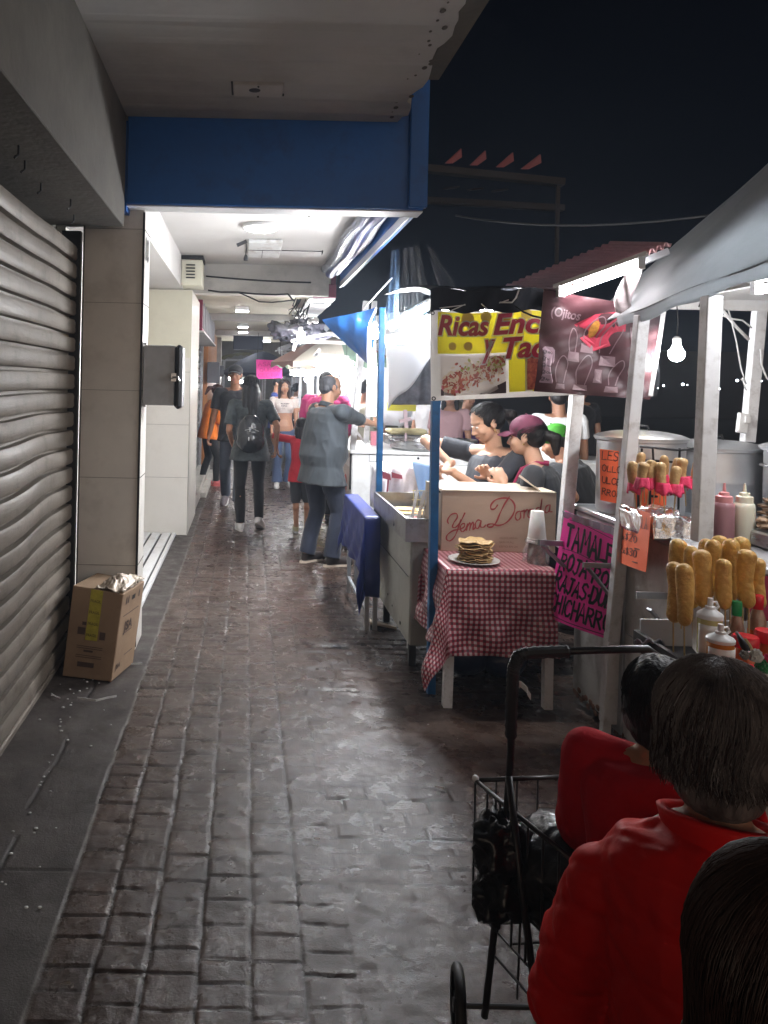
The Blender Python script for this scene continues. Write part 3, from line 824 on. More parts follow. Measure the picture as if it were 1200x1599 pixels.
# body
b = MB(); b.box(1.722, 2.9, 2.62, 3.98, .05, .985, bev=.01); bd = b.build('body', m_cart, s1)
b = MB(); b.box(1.704, 2.92, 2.60, 4.0, .988, 1.012, bev=.005); b.build('counter_top', m_alu, s1)
b = MB(); b.box(1.710, 1.7205, 3.44, 3.52, .06, .98); b.box(1.710, 1.7205, 2.62, 2.68, .06, .98)
b.box(1.716, 1.7205, 2.70, 3.42, .52, .525)
b.build('panel_seam', m_galv, bd)
b = MB()
for k in range(20): b.ball((1.720, 3.45+.026*k, .06+.02*math.sin(k*2.3)), .018, 7, sc=(.25, 1.2, .8))
tag(b.build('rust', m_rust, bd), kind='stuff')
b = MB(); b.lathe((1.80, 3.80, .055), [(.055, -.02), (.055, .02)], 16, M=Matrix.Rotation(PI/2, 3, 'Y')); b.build('wheel', m_black, s1)
b = MB(); b.lathe((1.80, 3.05, .055), [(.055, -.02), (.055, .02)], 16, M=Matrix.Rotation(PI/2, 3, 'Y')); b.build('wheel', m_black, s1)
# frame rails and fold-down brackets
b = MB(); b.bar(P(966, 938, 3.47), P(1070, 949, 3.40), .045, .03); b.build('rail', m_polew, s1, bevel=.003)
def bracket(p, q, d0, d1, th=.012):
    b = MB(); b.bar(p, q, th*.8, th*1.8); b.bar(d0, d1, th*1.9, th*.6); b.build('shelf_bracket', m_galv, s1)
bracket(P(911, 882, 3.4), P(990, 885, 3.52), P(918, 886, 3.42), P(953, 930, 3.50))
bracket(P(994, 929, 2.95), P(1056, 931, 3.0), P(1014, 951, 2.98), P(1060, 1000, 3.0), .014)
bracket(P(842, 847, 3.66), P(902, 850, 3.9), P(848, 852, 3.68), P(889, 892, 3.8), .014)
# shelf for the corn dogs and sauces
b = MB(); b.box(1.32, 2.2, 2.04, 2.58, .735, .752, bev=.004); b.box(1.318, 1.334, 2.04, 2.58, .753, .80); b.build('shelf', m_dark, s1)
b = MB(); b.box(1.335, 2.2, 2.565, 2.575, .753, .84); b.build('shelf_rail', m_galv, s1)
for x in (1.36, 2.15):
    for y in (2.08, 2.54):
        b = MB(); b.box(x, x+.03, y, y+.03, 0, .734); b.build('shelf_leg', m_polew, s1)
# roof
lo = lambda y: Vector((1.70, y, 1.965))
def roof_fn(u, v):
    y = .9+v*3.18; x = 1.70+u*.58; zr = min(2.85, 2.40+.34*(4.05-y)); z0 = 1.945+.10*(3.45-y); z = z0+(zr-z0)*u+.006*math.sin(y*9+u*5)*(1-u)-.012*math.sin(PI*u)
    return (x+.02*math.sin(y*4)*u, y, z)
b = MB(); b.grid(roof_fn, 12, 40, thick=-.006)
def roof2(u, v):
    y = .9+v*3.18; return (2.28+u*1.3, y, min(2.85, 2.40+.34*(4.05-y))-.3*u+.01*math.sin(y*5))
b.grid(roof2, 6, 20, thick=-.006)
b.build('tarp_roof', m_tarpg, s1, smooth=True, auto=60)
def val(u, v):
    y = 1.0+u*2.52; return (1.695+.006*math.sin(u*23)+.01*v, y, 1.947+.10*(3.45-y)-.05*v+.008*math.sin(u*40)*v)
b = MB(); b.grid(val, 50, 3, thick=.004); b.build('tarp_hem', m_tarpg, s1, smooth=True)
g0, g1 = P(1046, 477, 4.12), P(1215, 486, 4.12)
b = MB(); b.box(g0.x, 3.45, 4.10, 4.125, g0.z-.02, g0.z+.055, bev=.004)
b.add([(g0.x+.05, 4.13, g0.z+.05), (3.45, 4.13, g0.z+.05), (3.45, 4.13, 2.33), (2.35, 4.13, 2.40), (g0.x+.05, 4.13, g0.z+.13)], [(0, 1, 2, 3, 4)])
b.build('gable_panel', m_white, s1)
b = MB(); b.tube([P(1098, 455, 4.08), P(1097, 466, 4.07), P(1092, 479, 4.07)], .004, 5); b.tube([P(1130, 448, 4.08), P(1129, 462, 4.07), P(1124, 479, 4.07)], .004, 5); b.build('tie', m_black, s1)
# ceiling sheet inside the roof, white
b = MB(); b.box(1.85, 3.4, 1.8, 4.08, 2.02, 2.028) if False else b.box(2.35, 3.4, 1.8, 4.09, 2.10, 2.106); b.build('lining', m_white, s1)

# lamps of this stall
def tube_lamp(p, q, label, r=.016, m=None, holder=True):
    t = thing('fluorescent_lamp', (Vector(p)+Vector(q))/2, label, 'lamp')
    b = MB(); b.tube([p, q], r, 10); b.build('glass_tube', m or m_tube, t, smooth=True)
    d = (Vector(q)-Vector(p)).normalized()
    b = MB(); up = Vector((0, 0, r*2.6)); b.bar(Vector(p)-d*.03+up, Vector(q)+d*.03+up, r*2.4, r*1.2)
    b.box(p[0]-r, p[0]+r, p[1]-r, p[1]+r, p[2]-r*1.1, p[2]+r*2.4) ; b.box(q[0]-r, q[0]+r, q[1]-r, q[1]+r, q[2]-r*1.1, q[2]+r*2.4)
    b.build('batten', m_white, t)
    return t
def bulb_lamp(c, label, wire=.12, r=.032, m=None, group=None):
    c = Vector(c); t = thing('light_bulb', c, label, 'light bulb', group)
    b = MB(); b.ball(c, r, 16, sc=(1, 1, 1.0)); b.lathe(c, [(r*.75, r*.6), (r*.5, r*1.2)], 12, cap=False); b.build('bulb', m or m_bulb, t, smooth=True)
    b = MB(); b.lathe(c, [(r*.5, r*1.2), (r*.55, r*2.1), (r*.3, r*2.4)], 12); b.build('socket', m_white, t)
    b = MB(); b.tube([c+Vector((0, 0, r*2.4)), c+Vector((.004, 0, r*2.4+wire*.5)), c+Vector((-.002, 0, r*2.4+wire))], .003, 5); b.build('wire', m_black, t)
    return t
m_tubeb = emat('strong tube glow', (.92, .96, 1), 48)
m_tubes = emat('stall tube glow', (.94, .96, 1), 26); m_tubefill = emat('fill tube glow', (.95, .96, 1), 2.5)
tube_lamp((2.05, 2.05, 2.02), (2.05, 3.1, 2.02), 'white fluorescent tube under the grey tarp roof of the corn dog stall', m=m_tubes)
tube_lamp((1.98, 1.05, 2.06), (1.98, 1.95, 2.04), 'added fluorescent fill tube under the grey tarp, just beyond the edge of the picture', m=m_tubefill)  # added tube, out of view, to light the pillar and shutter side
bulb_lamp(P(1057, 553, 3.55), 'round bare bulb glowing between two white posts of the corn dog stall', wire=.14, r=.034)
# wires, power strip on post D
q = lambda x, y, Y=4.1: P(x, y, Y)
cable([q(1128, 483), q(1150, 510), q(1170, 530)], .009, 'thick white cable running down to the rearmost post of the corn dog stall', m=m_white)
cable([q(1138, 483), q(1150, 530), q(1158, 575), q(1166, 600), q(1158, 592), q(1160, 590), q(1166, 610)], .004, 'thin white wire looping beside the rearmost post of the corn dog stall', m=m_white)
cable([q(1128, 492), q(1145, 498), q(1160, 500), q(1175, 512)], .005, 'short white wire under the gable of the corn dog stall', m=m_white)
cable([q(1188, 545), q(1190, 570), q(1198, 590), q(1215, 606)], .005, 'white wire curling right of the rearmost post', m=m_white)
t = thing('power_strip', P(1164, 660, 4.12), 'white power strip taped to the rearmost post of the corn dog stall', 'power strip')
a0 = P(1157, 680, 4.12); b = MB(); b.bar(P(1158, 676, 4.11), P(1162, 645, 4.11), .05, .03); b.build('strip_body', m_white, t, bevel=.004)
b = MB(); b.bar(P(1166, 660, 4.09), P(1167, 650, 4.09), .025, .03); b.build('plug', m_white, t)

# pots
def pot(cx, cy, z0, h, r, label, lid=True, m=None, handle=True):
    t = thing('steamer_pot', (cx, cy, z0), label, 'pot')
    b = MB(); b.lathe((cx, cy, z0), [(.002, .0), (r*.97, 0), (r, .012), (r, h*.5), (r*1.004, h*.52), (r, h*.54), (r, h), (r*1.05, h+.006), (r*1.05, h+.016), (r*.985, h+.014), (r*.98, h*.7)], 48, cap=False)
    b.build('body', m or m_alu, t, smooth=True, auto=35)
    if lid:
        b = MB(); b.lathe((cx, cy, z0+h+.018), [(r*1.07, -.006), (r*1.075, .004), (r*.95, .016), (r*.6, .030), (r*.2, .036), (.001, .037)], 48, cap=False)
        l = b.build('lid', m_alu, t, smooth=True, auto=35)
        b = MB(); b.tube([(cx-.04, cy, z0+h+.05), (cx-.035, cy, z0+h+.075), (cx+.035, cy, z0+h+.075), (cx+.04, cy, z0+h+.05)], .006, 8); b.build('knob', m_dark, l, smooth=True)
    if handle:
        for s_ in (-1, 1):
            b = MB(); b.tube([(cx+s_*r, cy-.05, z0+h*.8), (cx+s_*(r+.035), cy-.045, z0+h*.82), (cx+s_*(r+.035), cy+.045, z0+h*.82), (cx+s_*r, cy+.05, z0+h*.8)], .007, 8)
            b.build('handle', m_steel, t, smooth=True)
    return t
pot(1.925, 3.74, 1.014, .345, .195, 'tall aluminium steamer pot with an orange paper sign taped on it', handle=False)
pot(2.36, 3.86, 1.014, .30, .22, 'aluminium steamer pot in the middle of the row, behind the white post')
pot(2.62, 3.40, 1.014, .33, .27, 'biggest aluminium steamer pot, behind the two squeeze bottles')
# rack frame with bars between first pots
b = MB()
for a_, c_ in (((1000, 697), (1062, 703)), ((1062, 703), (1100, 698)), ((1062, 703), (1060, 745)), ((1020, 699), (1022, 745)), ((1000, 718), (1060, 722))):
    b.tube([P(*a_, 3.50), P(*c_, 3.50)], .0055, 6)
for x in (1003, 1062, 1098): b.tube([P(x, 700, 3.50), Vector((P(x, 700, 3.50).x, 3.50, 1.014))], .0055, 6)
thing_mesh(b, 'wire_rack', m_dark, 'thin dark wire rack standing on the counter in front of the steamer pots', 'rack')

# paper signs ---------------------------------------------------------------
m_pink = mat('fluorescent pink card', (.95, .055, .42), .5, var=.04)
m_orange = mat('fluorescent orange card', (.90, .16, .055), .5, var=.04)
m_ink = mat('black marker ink', (.012, .012, .015), .35)
def paper(name, cor, W, H, m, label, lines, cat='sign', seed=1, bulge=None, thick=.0015, nu=14):
    t = thing(name, sum((Vector(c) for c in cor), Vector())/4, label, cat)
    wp = quad_warp(*cor, W, H, bulge)
    b = MB(); b.grid(lambda u, v: wp(u*W, v*H, 0), nu, nu, thick=thick); b.build('card', m, t, smooth=True, auto=50)
    b = MB(); lines(b, wp); b.build('lettering', m_ink, t)
    return t
def pink_lines(b, wp):
    hand_text(b, wp, 'TAMALES', .055, .395, .068, .105, .019, seed=3, slope=-.02)
    hand_text(b, wp, 'ROJA POLLO', .04, .27, .060, .080, .016, seed=4, slope=-.02, shear=.2)
    hand_text(b, wp, 'RAJAS.DULCE', .02, .165, .055, .080, .016, seed=5, slope=-.02, shear=.2)
    hand_text(b, wp, 'CHICHARRON', .01, .045, .056, .088, .014, seed=6, slope=-.02, shear=.1)
    ribbon(b, wp, smooth_curve([(.06, .525), (.2, .53), (.45, .52)]), .003)
    ribbon(b, wp, smooth_curve([(.04, .372), (.2, .378), (.45, .36)]), .003)
    ribbon(b, wp, smooth_curve([(.02, .02), (.2, .015), (.45, .018)]), .004)
paper('tamale_sign', (P(874, 963, 3.88), P(974, 1008, 3.46), P(990, 842, 3.44), P(902, 798, 3.82)), .58, .56, m_pink, 'fluorescent pink hand lettered tamale sign hanging on the side of the grey cart', pink_lines,
      bulge=lambda a, b: .06*(1-a)+.012+.012*math.sin(a*5)*(1-b))
b = MB(); wp = quad_warp(P(902, 802, 3.82), P(985, 843, 3.44), P(986, 830, 3.44), P(900, 792, 3.82), .5, .04)
b.grid(lambda u, v: wp(u*.5, v*.04, .06*(1-u)+.016+.004*math.sin(u*40)), 24, 3, thick=.003)
thing_mesh(b, 'plastic_edge', m_plast, 'crinkled clear plastic strip along the top of the pink sign', 'plastic strip')
def or1(b, wp):
    for i, s_ in enumerate(('LES', 'OLLO', 'ULCE', 'RRON')):
        hand_text(b, wp, s_, .012, .205-.058*i, .030 if i else .034, .030 if i else .040, .0045, seed=10+i, shear=.1)
paper('steamer_sign', (P(938, 781, 3.555), P(963, 786, 3.535), P(967, 704, 3.535), P(937, 701, 3.555)), .105, .255, m_orange, 'orange paper sign taped on the tall steamer pot', or1, nu=8)
def or2(b, wp):
    hand_text(b, wp, 'BANDERILLA', -.004+.012, .245, .0185, .058, .0036, seed=21)
    hand_text(b, wp, '1X$20', .028, .145, .026, .042, .0042, seed=22); ribbon(b, wp, [(.12, .115), (.145, .116)], .006)
    hand_text(b, wp, '2X$30', .028, .065, .026, .042, .0042, seed=23); ribbon(b, wp, [(.12, .035), (.145, .036)], .006)
paper('corn_dog_sign', (P(968, 877, 3.50), P(1011, 894, 2.98), P(1020, 802, 2.98), P(974, 789, 3.50)), .19, .34, m_orange, 'orange price sign with two hand written prices, hung right of the first white post', or2,
      bulge=lambda a, b: .010+.006*math.sin(a*4+b*2))
def or3(b, wp):
    hand_text(b, wp, 'LE', .015, .02, .055, .11, .012, seed=31)
paper('small_sign', (P(993, 797, 3.44), P(1041, 800, 3.44), P(1042, 725, 3.44), P(992, 722, 3.44)), .14, .22, m_orange, 'orange sign half hidden behind the corn dogs in pink napkins', or3, nu=6)

# corn dogs -----------------------------------------------------------------
m_dog = mat('fried corn batter', (.60, .33, .075), .42, var=.16, vscale=22, bump=.5, bscale=80, col2=(.70, .44, .13), dirt=(.30, .12, .03), dscale=9, damt=.85, subsurf=.12, spec=.45)
m_dog2 = mat('paler fried batter', (.46, .29, .12), .5, var=.15, vscale=22, bump=.3, bscale=110, dirt=(.30, .15, .06), dscale=14, damt=.6)
m_stick = mat('wooden stick', (.55, .40, .20), .6, var=.1, vscale=20)
m_tissue = mat('pink napkin', (.75, .05, .14), .7, bump=.5, bscale=60)
rd = random.Random(12)
def corn_dog(top, bot, r, label, group, m, stick=.10, tissue=False):
    top = Vector(top); bot = Vector(bot); L = (top-bot).length; d = (top-bot)/L
    t = thing('corn_dog', bot-d*stick, label, 'corn dog', group)
    b = MB(); n = 26; pts = []; rs = []
    bend = Vector((rd.uniform(-.014, .014), rd.uniform(-.010, .010), 0)); ph = rd.uniform(0, 6); fat = rd.uniform(-.08, .30)
    for i in range(n+1):
        s_ = (1-math.cos(PI*i/n))/2
        e = min(1, max(0, 1-(1-min(1, s_/.17))**2.3)**.5)*min(1, max(0, 1-(1-min(1, (1-s_)/.13))**2.2)**.5)
        pts.append(bot+d*L*s_+bend*math.sin(PI*s_)); rs.append(max(.0003, r*e*(.93+fat*(s_-.3)+.05*math.sin(s_*7+ph)+.02*math.sin(s_*19+ph*2))))
    b.tube(pts, rs, 18); b.build('batter', m, t, smooth=True)
    b = MB(); b.tube([bot-d*stick, bot+d*.02], .0026, 6); b.build('stick', m_stick, t)
    if tissue:
        b = MB()
        def fn(u, v):
            a = u*2*PI; rr = r*(1.15+.35*v+.18*math.sin(a*5+ph)*(.4+v)); c = bot+d*(.004+.045*(1-v)+.008*math.sin(a*3+ph)*v)
            return c+Vector((math.cos(a)*rr, math.sin(a)*rr, 0))
        b.grid(fn, 28, 5, thick=.001); b.build('napkin', m_tissue, t, smooth=True)
    return t
front = [(1052, 877, 972, 2.42, 'far left corn dog, half hidden by its yellow neighbour'), (1069, 880, 978, 2.36, 'golden corn dog standing lowest at the front left'),
 (1064, 842, 935, 2.55, 'corn dog showing only its top behind the leftmost pair'), (1082, 852, 950, 2.50, 'narrow corn dog squeezed behind the tall yellow one'),
 (1097, 858, 948, 2.40, 'tall smooth yellow corn dog left of the mustard bottle cap'), (1106, 841, 935, 2.56, 'corn dog behind the tall yellow one, top tilted left'),
 (1117, 843, 925, 2.48, 'tapering corn dog right above the mustard bottle nozzle'), (1124, 836, 925, 2.58, 'rearmost corn dog whose tip is highest on the left half'),
 (1141, 841, 942, 2.48, 'long brown corn dog in the middle of the bunch'), (1133, 873, 952, 2.36, 'short blunt corn dog in front of the middle one'),
 (1160, 838, 938, 2.54, 'back corn dog right of the middle with the highest tip'), (1170, 858, 950, 2.40, 'front corn dog second from the right end'), (1186, 871, 952, 2.46, 'rightmost corn dog with a crack near its base')]
for px, y0, y1, Y, lab in front:
    corn_dog(P(px+rd.uniform(-2, 2), y0, Y), P(px, y1, Y), .0245*Y/2.42*rd.uniform(.95, 1.05), lab, 'corn dogs standing on the front shelf', m_dog, stick=.10)
back = [(992, 720, 770, 3.22, 'leftmost corn dog in a pink napkin'), (1003, 722, 764, 3.14, 'second corn dog from the left in a pink napkin'), (1014, 718, 762, 3.18, 'third corn dog from the left in a pink napkin'),
 (1006, 706, 758, 3.30, 'rear corn dog poking up behind the left napkin group'), (1023, 722, 764, 3.26, 'fourth corn dog from the left in a pink napkin'), (1033, 711, 758, 3.32, 'rear corn dog poking up in the middle of the napkin group'),
 (1037, 722, 772, 3.14, 'tilted corn dog in the middle of the napkin group'), (1055, 728, 774, 3.14, 'corn dog with the lowest tip of the napkin group'), (1057, 715, 760, 3.30, 'rear corn dog right of the middle in a pink napkin'),
 (1070, 715, 762, 3.20, 'second corn dog from the right in a pink napkin'), (1086, 720, 766, 3.20, 'rightmost corn dog in a pink napkin')]
for k, (px, y0, y1, Y, lab) in enumerate(back):
    corn_dog(P(px+(4 if k % 3 else -3), y0, Y), P(px, y1, Y), .0195, lab, 'corn dogs in pink napkins on the foil tray', m_dog2, stick=.075, tissue=True)
# foil tray
m_foil = mat('crumpled foil', (.82, .82, .84), .22, 1.0, bump=1.0, bscale=26, rvar=.1)
def lump(b, fn, n, m, mi=0, thick=.004): b.grid(fn, n, m, mi, thick=thick)
f0, f1 = P(1019, 832, 3.06), P(1093, 832, 3.06)
b = MB()
def foil(u, v):
    x = f0.x+(f1.x-f0.x)*u; y = 3.05+.28*v
    z = 1.015+.085
    return (x+.01*noise([x, y, 0], 12), y, z+.014*float(noise([x, y, 0], 22))+.006*float(noise([x, y, 0], 60)))
b.grid(foil, 40, 40, thick=.004)
def foilf(u, v):
    x = f0.x+(f1.x-f0.x)*u; z = 1.014+.085*v
    return (x+.01*float(noise([x, 3.05, 0], 12))*v, 3.05-.012*float(noise([x, z, 3], 20))-.004, z+.014*float(noise([x, 3.05, 0], 22))*v)
b.grid(foilf, 40, 10, thick=.004)
def foils(u, v):
    y = 3.33-.28*u; z = 1.014+.085*v
    return (f0.x-.01*float(noise([y, z, 5], 20)), y, z+.008*float(noise([y, z, 7], 20))*v)
b.grid(foils, 24, 8, thick=.004)
thing_mesh(b, 'foil_tray', m_foil, 'tray wrapped in crumpled aluminium foil under the corn dogs in pink napkins', 'tray', smooth=True)

# squeeze bottles and jars
def bottle(c, h, r, mats, label, kind='squeeze', cat='bottle', group=None, liquid=None, cap=None):
    c = Vector(c); t = thing('sauce_bottle' if cat == 'bottle' else cat.replace(' ', '_'), c, label, cat, group)
    if kind == 'squeeze':
        b = MB(); b.lathe(c, [(.001, 0), (r*.96, 0), (r, .006), (r, h*.60), (r*.93, h*.66), (r*.80, h*.68)], 28, cap=False); b.build('body', mats, t, smooth=True, auto=40)
        b = MB(); b.lathe(c, [(r*.80, h*.68), (r*.80, h*.78), (r*.5, h*.80), (r*.48, h*.845), (r*.18, h*.86), (r*.10, h), (.001, h)], 24, cap=False); b.build('nozzle_cap', cap or mats, t, smooth=True, auto=35)
    elif kind == 'flip':
        b = MB(); b.lathe(c, [(.001, 0), (r*.95, 0), (r, .006), (r*1.0, h*.72), (r*.98, h*.76)], 28, cap=False); b.build('body', mats, t, smooth=True, auto=40)
        b = MB(); b.lathe(c, [(r*1.05, h*.76), (r*1.07, h*.80), (r*.98, h*.82), (r*.42, h*.87), (r*.40, h*.90), (r*.24, h*.91), (r*.22, h), (.001, h)], 28, cap=False)
        b.tube([c+Vector((r*.4, 0, h*.85)), c+Vector((r*.75, 0, h*.90)), c+Vector((r*.55, 0, h*.955)), c+Vector((r*.2, 0, h*.95))], r*.10, 8)
        b.build('flip_cap', m_white, t, smooth=True, auto=40)
        b = MB(); ang = lambda k: PI*1.12+k
        def lb(u, v): a = PI*1.02+u*PI*.95; return c+Vector((math.cos(a)*(r+.0012), math.sin(a)*(r+.0012), h*(.34+.36*v)))
        b.grid(lb, 20, 4, thick=-.0006) ; b.build('label', m_labelw, t, smooth=True)
        b = MB()
        def lw(u, v, off=0): a = PI*1.5+u/r; return c+Vector((math.cos(a)*(r+.0018+off), math.sin(a)*(r+.0018+off), h*.34+v))
        k = h*.36
        ring = [(math.cos(i*PI/8)*k*.24+r*.35, k*.70+math.sin(i*PI/8)*k*.24) for i in range(16)]
        b.add([lw(x, y) for x, y in ring], [tuple(range(16))])
        b.add([lw(x, y) for x, y in ((-r*.9, k*.14), (r*.5, k*.14), (r*.5, k*.34), (-r*.9, k*.34))], [(0, 1, 2, 3)])
        b.build('label_print', m_black, t)
        b = MB()
        for i in range(3): b.add([lw(x, y, .0006) for x, y in ((r*.35-k*.15, k*(.62+.06*i)), (r*.35+k*.15, k*(.62+.06*i)), (r*.35+k*.15, k*(.65+.06*i)), (r*.35-k*.15, k*(.65+.06*i)))], [(0, 1, 2, 3)])
        b.add([lw(x, y, .0006) for x, y in ((-r*.8, k*.20), (r*.35, k*.20), (r*.35, k*.27), (-r*.8, k*.27))], [(0, 1, 2, 3)])
        b.build('label_print_white', m_labelw, t)
    else:
        b = MB(); b.lathe(c, [(.001, 0), (r*.95, 0), (r, .006), (r, h*.62), (r*.6, h*.78), (r*.55, h*.80)], 24, cap=False); b.build('body', mats, t, smooth=True, auto=40)
        b = MB(); b.lathe(c, [(r*.62, h*.80), (r*.66, h*.81), (r*.66, h*.98), (r*.6, h), (.001, h)], 24, cap=False) if kind == 'slim' else b.lathe(c, [(r*1.02, h*.80), (r*1.04, h*.82), (r*1.04, h*.97), (r*.95, h), (.001, h)], 24, cap=False)
        b.build('cap', cap, t, smooth=True, auto=40)
        if liquid:
            b = MB(); b.lathe(c, [(r*1.01, h*.12), (r*1.01, h*.5)], 24, cap=False); b.build('label', liquid, t, smooth=True)
    return t
m_labelw = mat('white label', (.75, .75, .74), .5)
m_lyell = mat('mustard in clear plastic', (.62, .55, .16), .15, col2=(.50, .47, .28), var=.1, vscale=20, spec=.6, subsurf=.2)
m_lor = mat('orange sauce', (.55, .20, .03), .15, spec=.6)
m_lpk = mat('ketchup in frosted plastic', (.34, .17, .19), .35, subsurf=.2)
m_lpk2 = mat('pink frosted plastic', (.62, .26, .27), .35, subsurf=.2)
m_lmayo = mat('mayonnaise in frosted plastic', (.72, .68, .55), .35, subsurf=.2)
m_glassb = mat('salsa glass', (.28, .15, .10), .08, spec=.8, var=.3, vscale=30)
m_redcap = mat('red plastic cap', (.62, .015, .03), .25, spec=.6)
m_greencap = mat('green plastic cap', (.01, .25, .08), .3)
m_salsa = mat('orange red salsa', (.55, .10, .02), .2)
def onshelf(px, Y, z=.753):
    return Vector((((px-385)/FPX*Y)+.008, Y, z))
bottle(onshelf(1113, 2.26), .245, .033, m_lyell, 'tall clear mustard bottle with white flip cap in front of the corn dogs', 'flip')
bottle(onshelf(1130, 2.14), .205, .034, m_lor, 'shorter orange sauce bottle with white flip cap beside the mustard', 'flip')
bottle(onshelf(1155, 2.34), .215, .021, m_glassb, 'slim hot sauce bottle with a green cap', 'slim', cap=m_greencap)
bottle(onshelf(1187, 2.42), .215, .026, m_glassb, 'slim hot sauce bottle with a red cap, behind the red lidded jar', 'slim', cap=m_redcap, liquid=m_salsa)
bottle(onshelf(1169, 2.20), .155, .033, m_salsa, 'squat salsa jar with red lid and white label', 'jar', cat='jar', cap=m_redcap, liquid=m_labelw)
bottle(onshelf(1204, 2.22), .165, .033, m_salsa, 'squat salsa jar with red lid at the right edge', 'jar', cat='jar', cap=m_redcap, liquid=m_glassb)
bottle(onshelf(1182, 2.10), .10, .028, m_greencap, 'low green lidded tub behind the pom-poms', 'jar', cat='jar', cap=m_redcap)
# black tongs handle among the jars
b = MB(); b.tube([P(1150, 986, 2.02), P(1163, 1008, 2.0), P(1178, 1030, 1.98)], [.003, .011, .006], 8); thing_mesh(b, 'spatula_handle', m_black, 'black pointed handle slanting in front of the salsa jars', 'handle', smooth=True)
# steam table tray behind
tz = 1.075
b = MB(); b.box(1.97, 2.85, 2.70, 3.10, 1.013, tz, bev=.008); thing_mesh(b, 'steam_tray', m_steel, 'low steel tray holding the meat pile', 'tray')
b = MB(); b.box(2.00, 2.95, 3.12, 3.14, 1.013, 1.10); thing_mesh(b, 'tray_rim', m_alu, 'bright metal strip behind the meat pile', 'strip')
def bott2(px, Y, m, lab, cap): bottle((P(px, 800, Y).x, Y, 1.013), .235, .038, m, lab, 'squeeze', cap=cap)
bott2(1131, 3.02, m_lpk, 'pink and dark red squeeze bottle on the steam counter', m_lpk2)
bott2(1163, 3.02, m_lmayo, 'creamy white squeeze bottle on the steam counter', m_lmayo)
m_meat = mat('grilled meat', (.16, .085, .05), .5, var=.45, vscale=16, bump=.6, bscale=40, col2=(.30, .19, .11), spec=.5)
b = MB(); rm = random.Random(4)
for i in range(9):
    z = tz+.008+i*.0125; x0 = 2.02+i*.004; x1 = 2.62
    def fn(u, v, z=z, x0=x0, i=i):
        x = x0+(2.6-x0)*u+.012*math.sin(v*9+i*2.1)*(1-u); y = 2.74+.30*v+.012*math.sin(u*13+i)
        return (x, y, z+.007*math.sin(u*15+i*1.7)+.004*math.sin(v*11+i)+.01*u)
    b.grid(fn, 22, 10, thick=.009)
thing_mesh(b, 'meat_pile', m_meat, 'stack of grilled meat sheets on the steel tray behind the corn dogs', 'meat', smooth=True, auto=60)
b = MB()
for i in range(46): b.ball((rm.uniform(1.99, 2.22), rm.uniform(2.74, 2.98), tz+.012+rm.uniform(0, .05)), rm.uniform(.008, .02), 7, sc=(1.3, 1, .6), M=Matrix.Rotation(rm.uniform(0, 3), 3, 'Z'))
tag(thing_mesh(b, 'chopped_meat', mat('chopped fried pieces', (.42, .28, .18), .45, var=.5, vscale=30), 'chopped pieces heaped at the left end of the meat pile', 'meat'), kind='stuff')
b = MB(); b.box(1.82, 1.825, 2.3, 2.56, .76, 1.05) if False else b.box(1.72, 2.4, 2.60, 2.606, .76, .985); thing_mesh(b, 'magenta_sheet', mat('magenta plastic', (.30, .02, .07), .4), 'dark magenta plastic sheet behind the rightmost corn dogs', 'sheet')
# patterned cloth and napkins on the shelf
b = MB(); b.grid(lambda u, v: P(992+46*u, 1016-14*v, 2.55-.1*v)+Vector((0, 0, .008*math.sin(u*17))), 12, 6, thick=.004); thing_mesh(b, 'kitchen_cloth', mat('chequered kitchen cloth', (.35, .37, .45), .8, var=.7, vscale=60), 'crumpled chequered kitchen cloth at the left end of the front shelf', 'cloth')
b = MB(); b.box(1.30, 1.34, 2.30, 2.58, .80, .805) if False else b.add([P(1082, 1012, 2.3), P(1092, 1024, 2.25), P(1093, 975, 2.3), P(1089, 960, 2.34), P(1082, 972, 2.34)], [(0, 1, 2, 3, 4)])
thing_mesh(b, 'paper_bag', m_labelw, 'folded white paper bag behind the mustard bottle', 'bag')

# ================================================================== enchilada stall
s2 = thing('enchilada_stall', (1.5, 4.7, 0), 'food stall on blue posts with a black tarp roof, in the middle of the picture', 'food stall')
b = MB(); b.bar(P(673, 1087, 4.02), P(683, 470, 4.02), .042, .042); b.build('post', m_poleb, s2, bevel=.003)
b = MB(); b.bar(P(590, 716+160, 5.40), P(597, 480, 5.40), .040, .04); b.build('post', m_poleb, s2, bevel=.003)
# griddle counter
m_grid = mat('greasy griddle steel', (.30, .30, .29), .38, .85, var=.25, vscale=7, rvar=.15, bump=.06, bscale=30, dirt=(.12, .09, .07), dscale=9, damt=.7)
gx0 = .905
b = MB(); b.box(gx0+.04, 1.66, 4.32, 5.30, .14, .735, bev=.01)
cb = b.build('counter', mat('grey painted steel counter', (.34, .34, .31), .5, .1, var=.12, vscale=4, dirt=(.15, .13, .10), dscale=5, damt=.7, bump=.06, stretch=(1, 1, .4)), s2)
b = MB(); b.box(gx0+.036, gx0+.039, 4.36, 5.26, .52, .523); b.ball((gx0+.036, 4.55, .2), .012, 8, sc=(.3, 1, 1)); b.ball((gx0+.036, 4.8, .23), .008, 8, sc=(.3, 1, 1)); b.ball((gx0+.036, 4.95, .26), .008, 8, sc=(.3, 1, 1)); b.build('panel_seam', m_dark, cb)
b = MB()
zt = .865
b.box(gx0, gx0+.014, 4.28, 5.34, .735, zt); b.box(1.66, 1.674, 4.28, 5.34, .735, zt); b.box(gx0+.0142, 1.6598, 4.28, 4.294, .735, zt); b.box(gx0+.0142, 1.6598, 5.326, 5.34, .735, zt); b.box(gx0+.0142, 1.6598, 4.2942, 5.3258, .737, .77)
b.build('griddle_box', m_grid, s2)
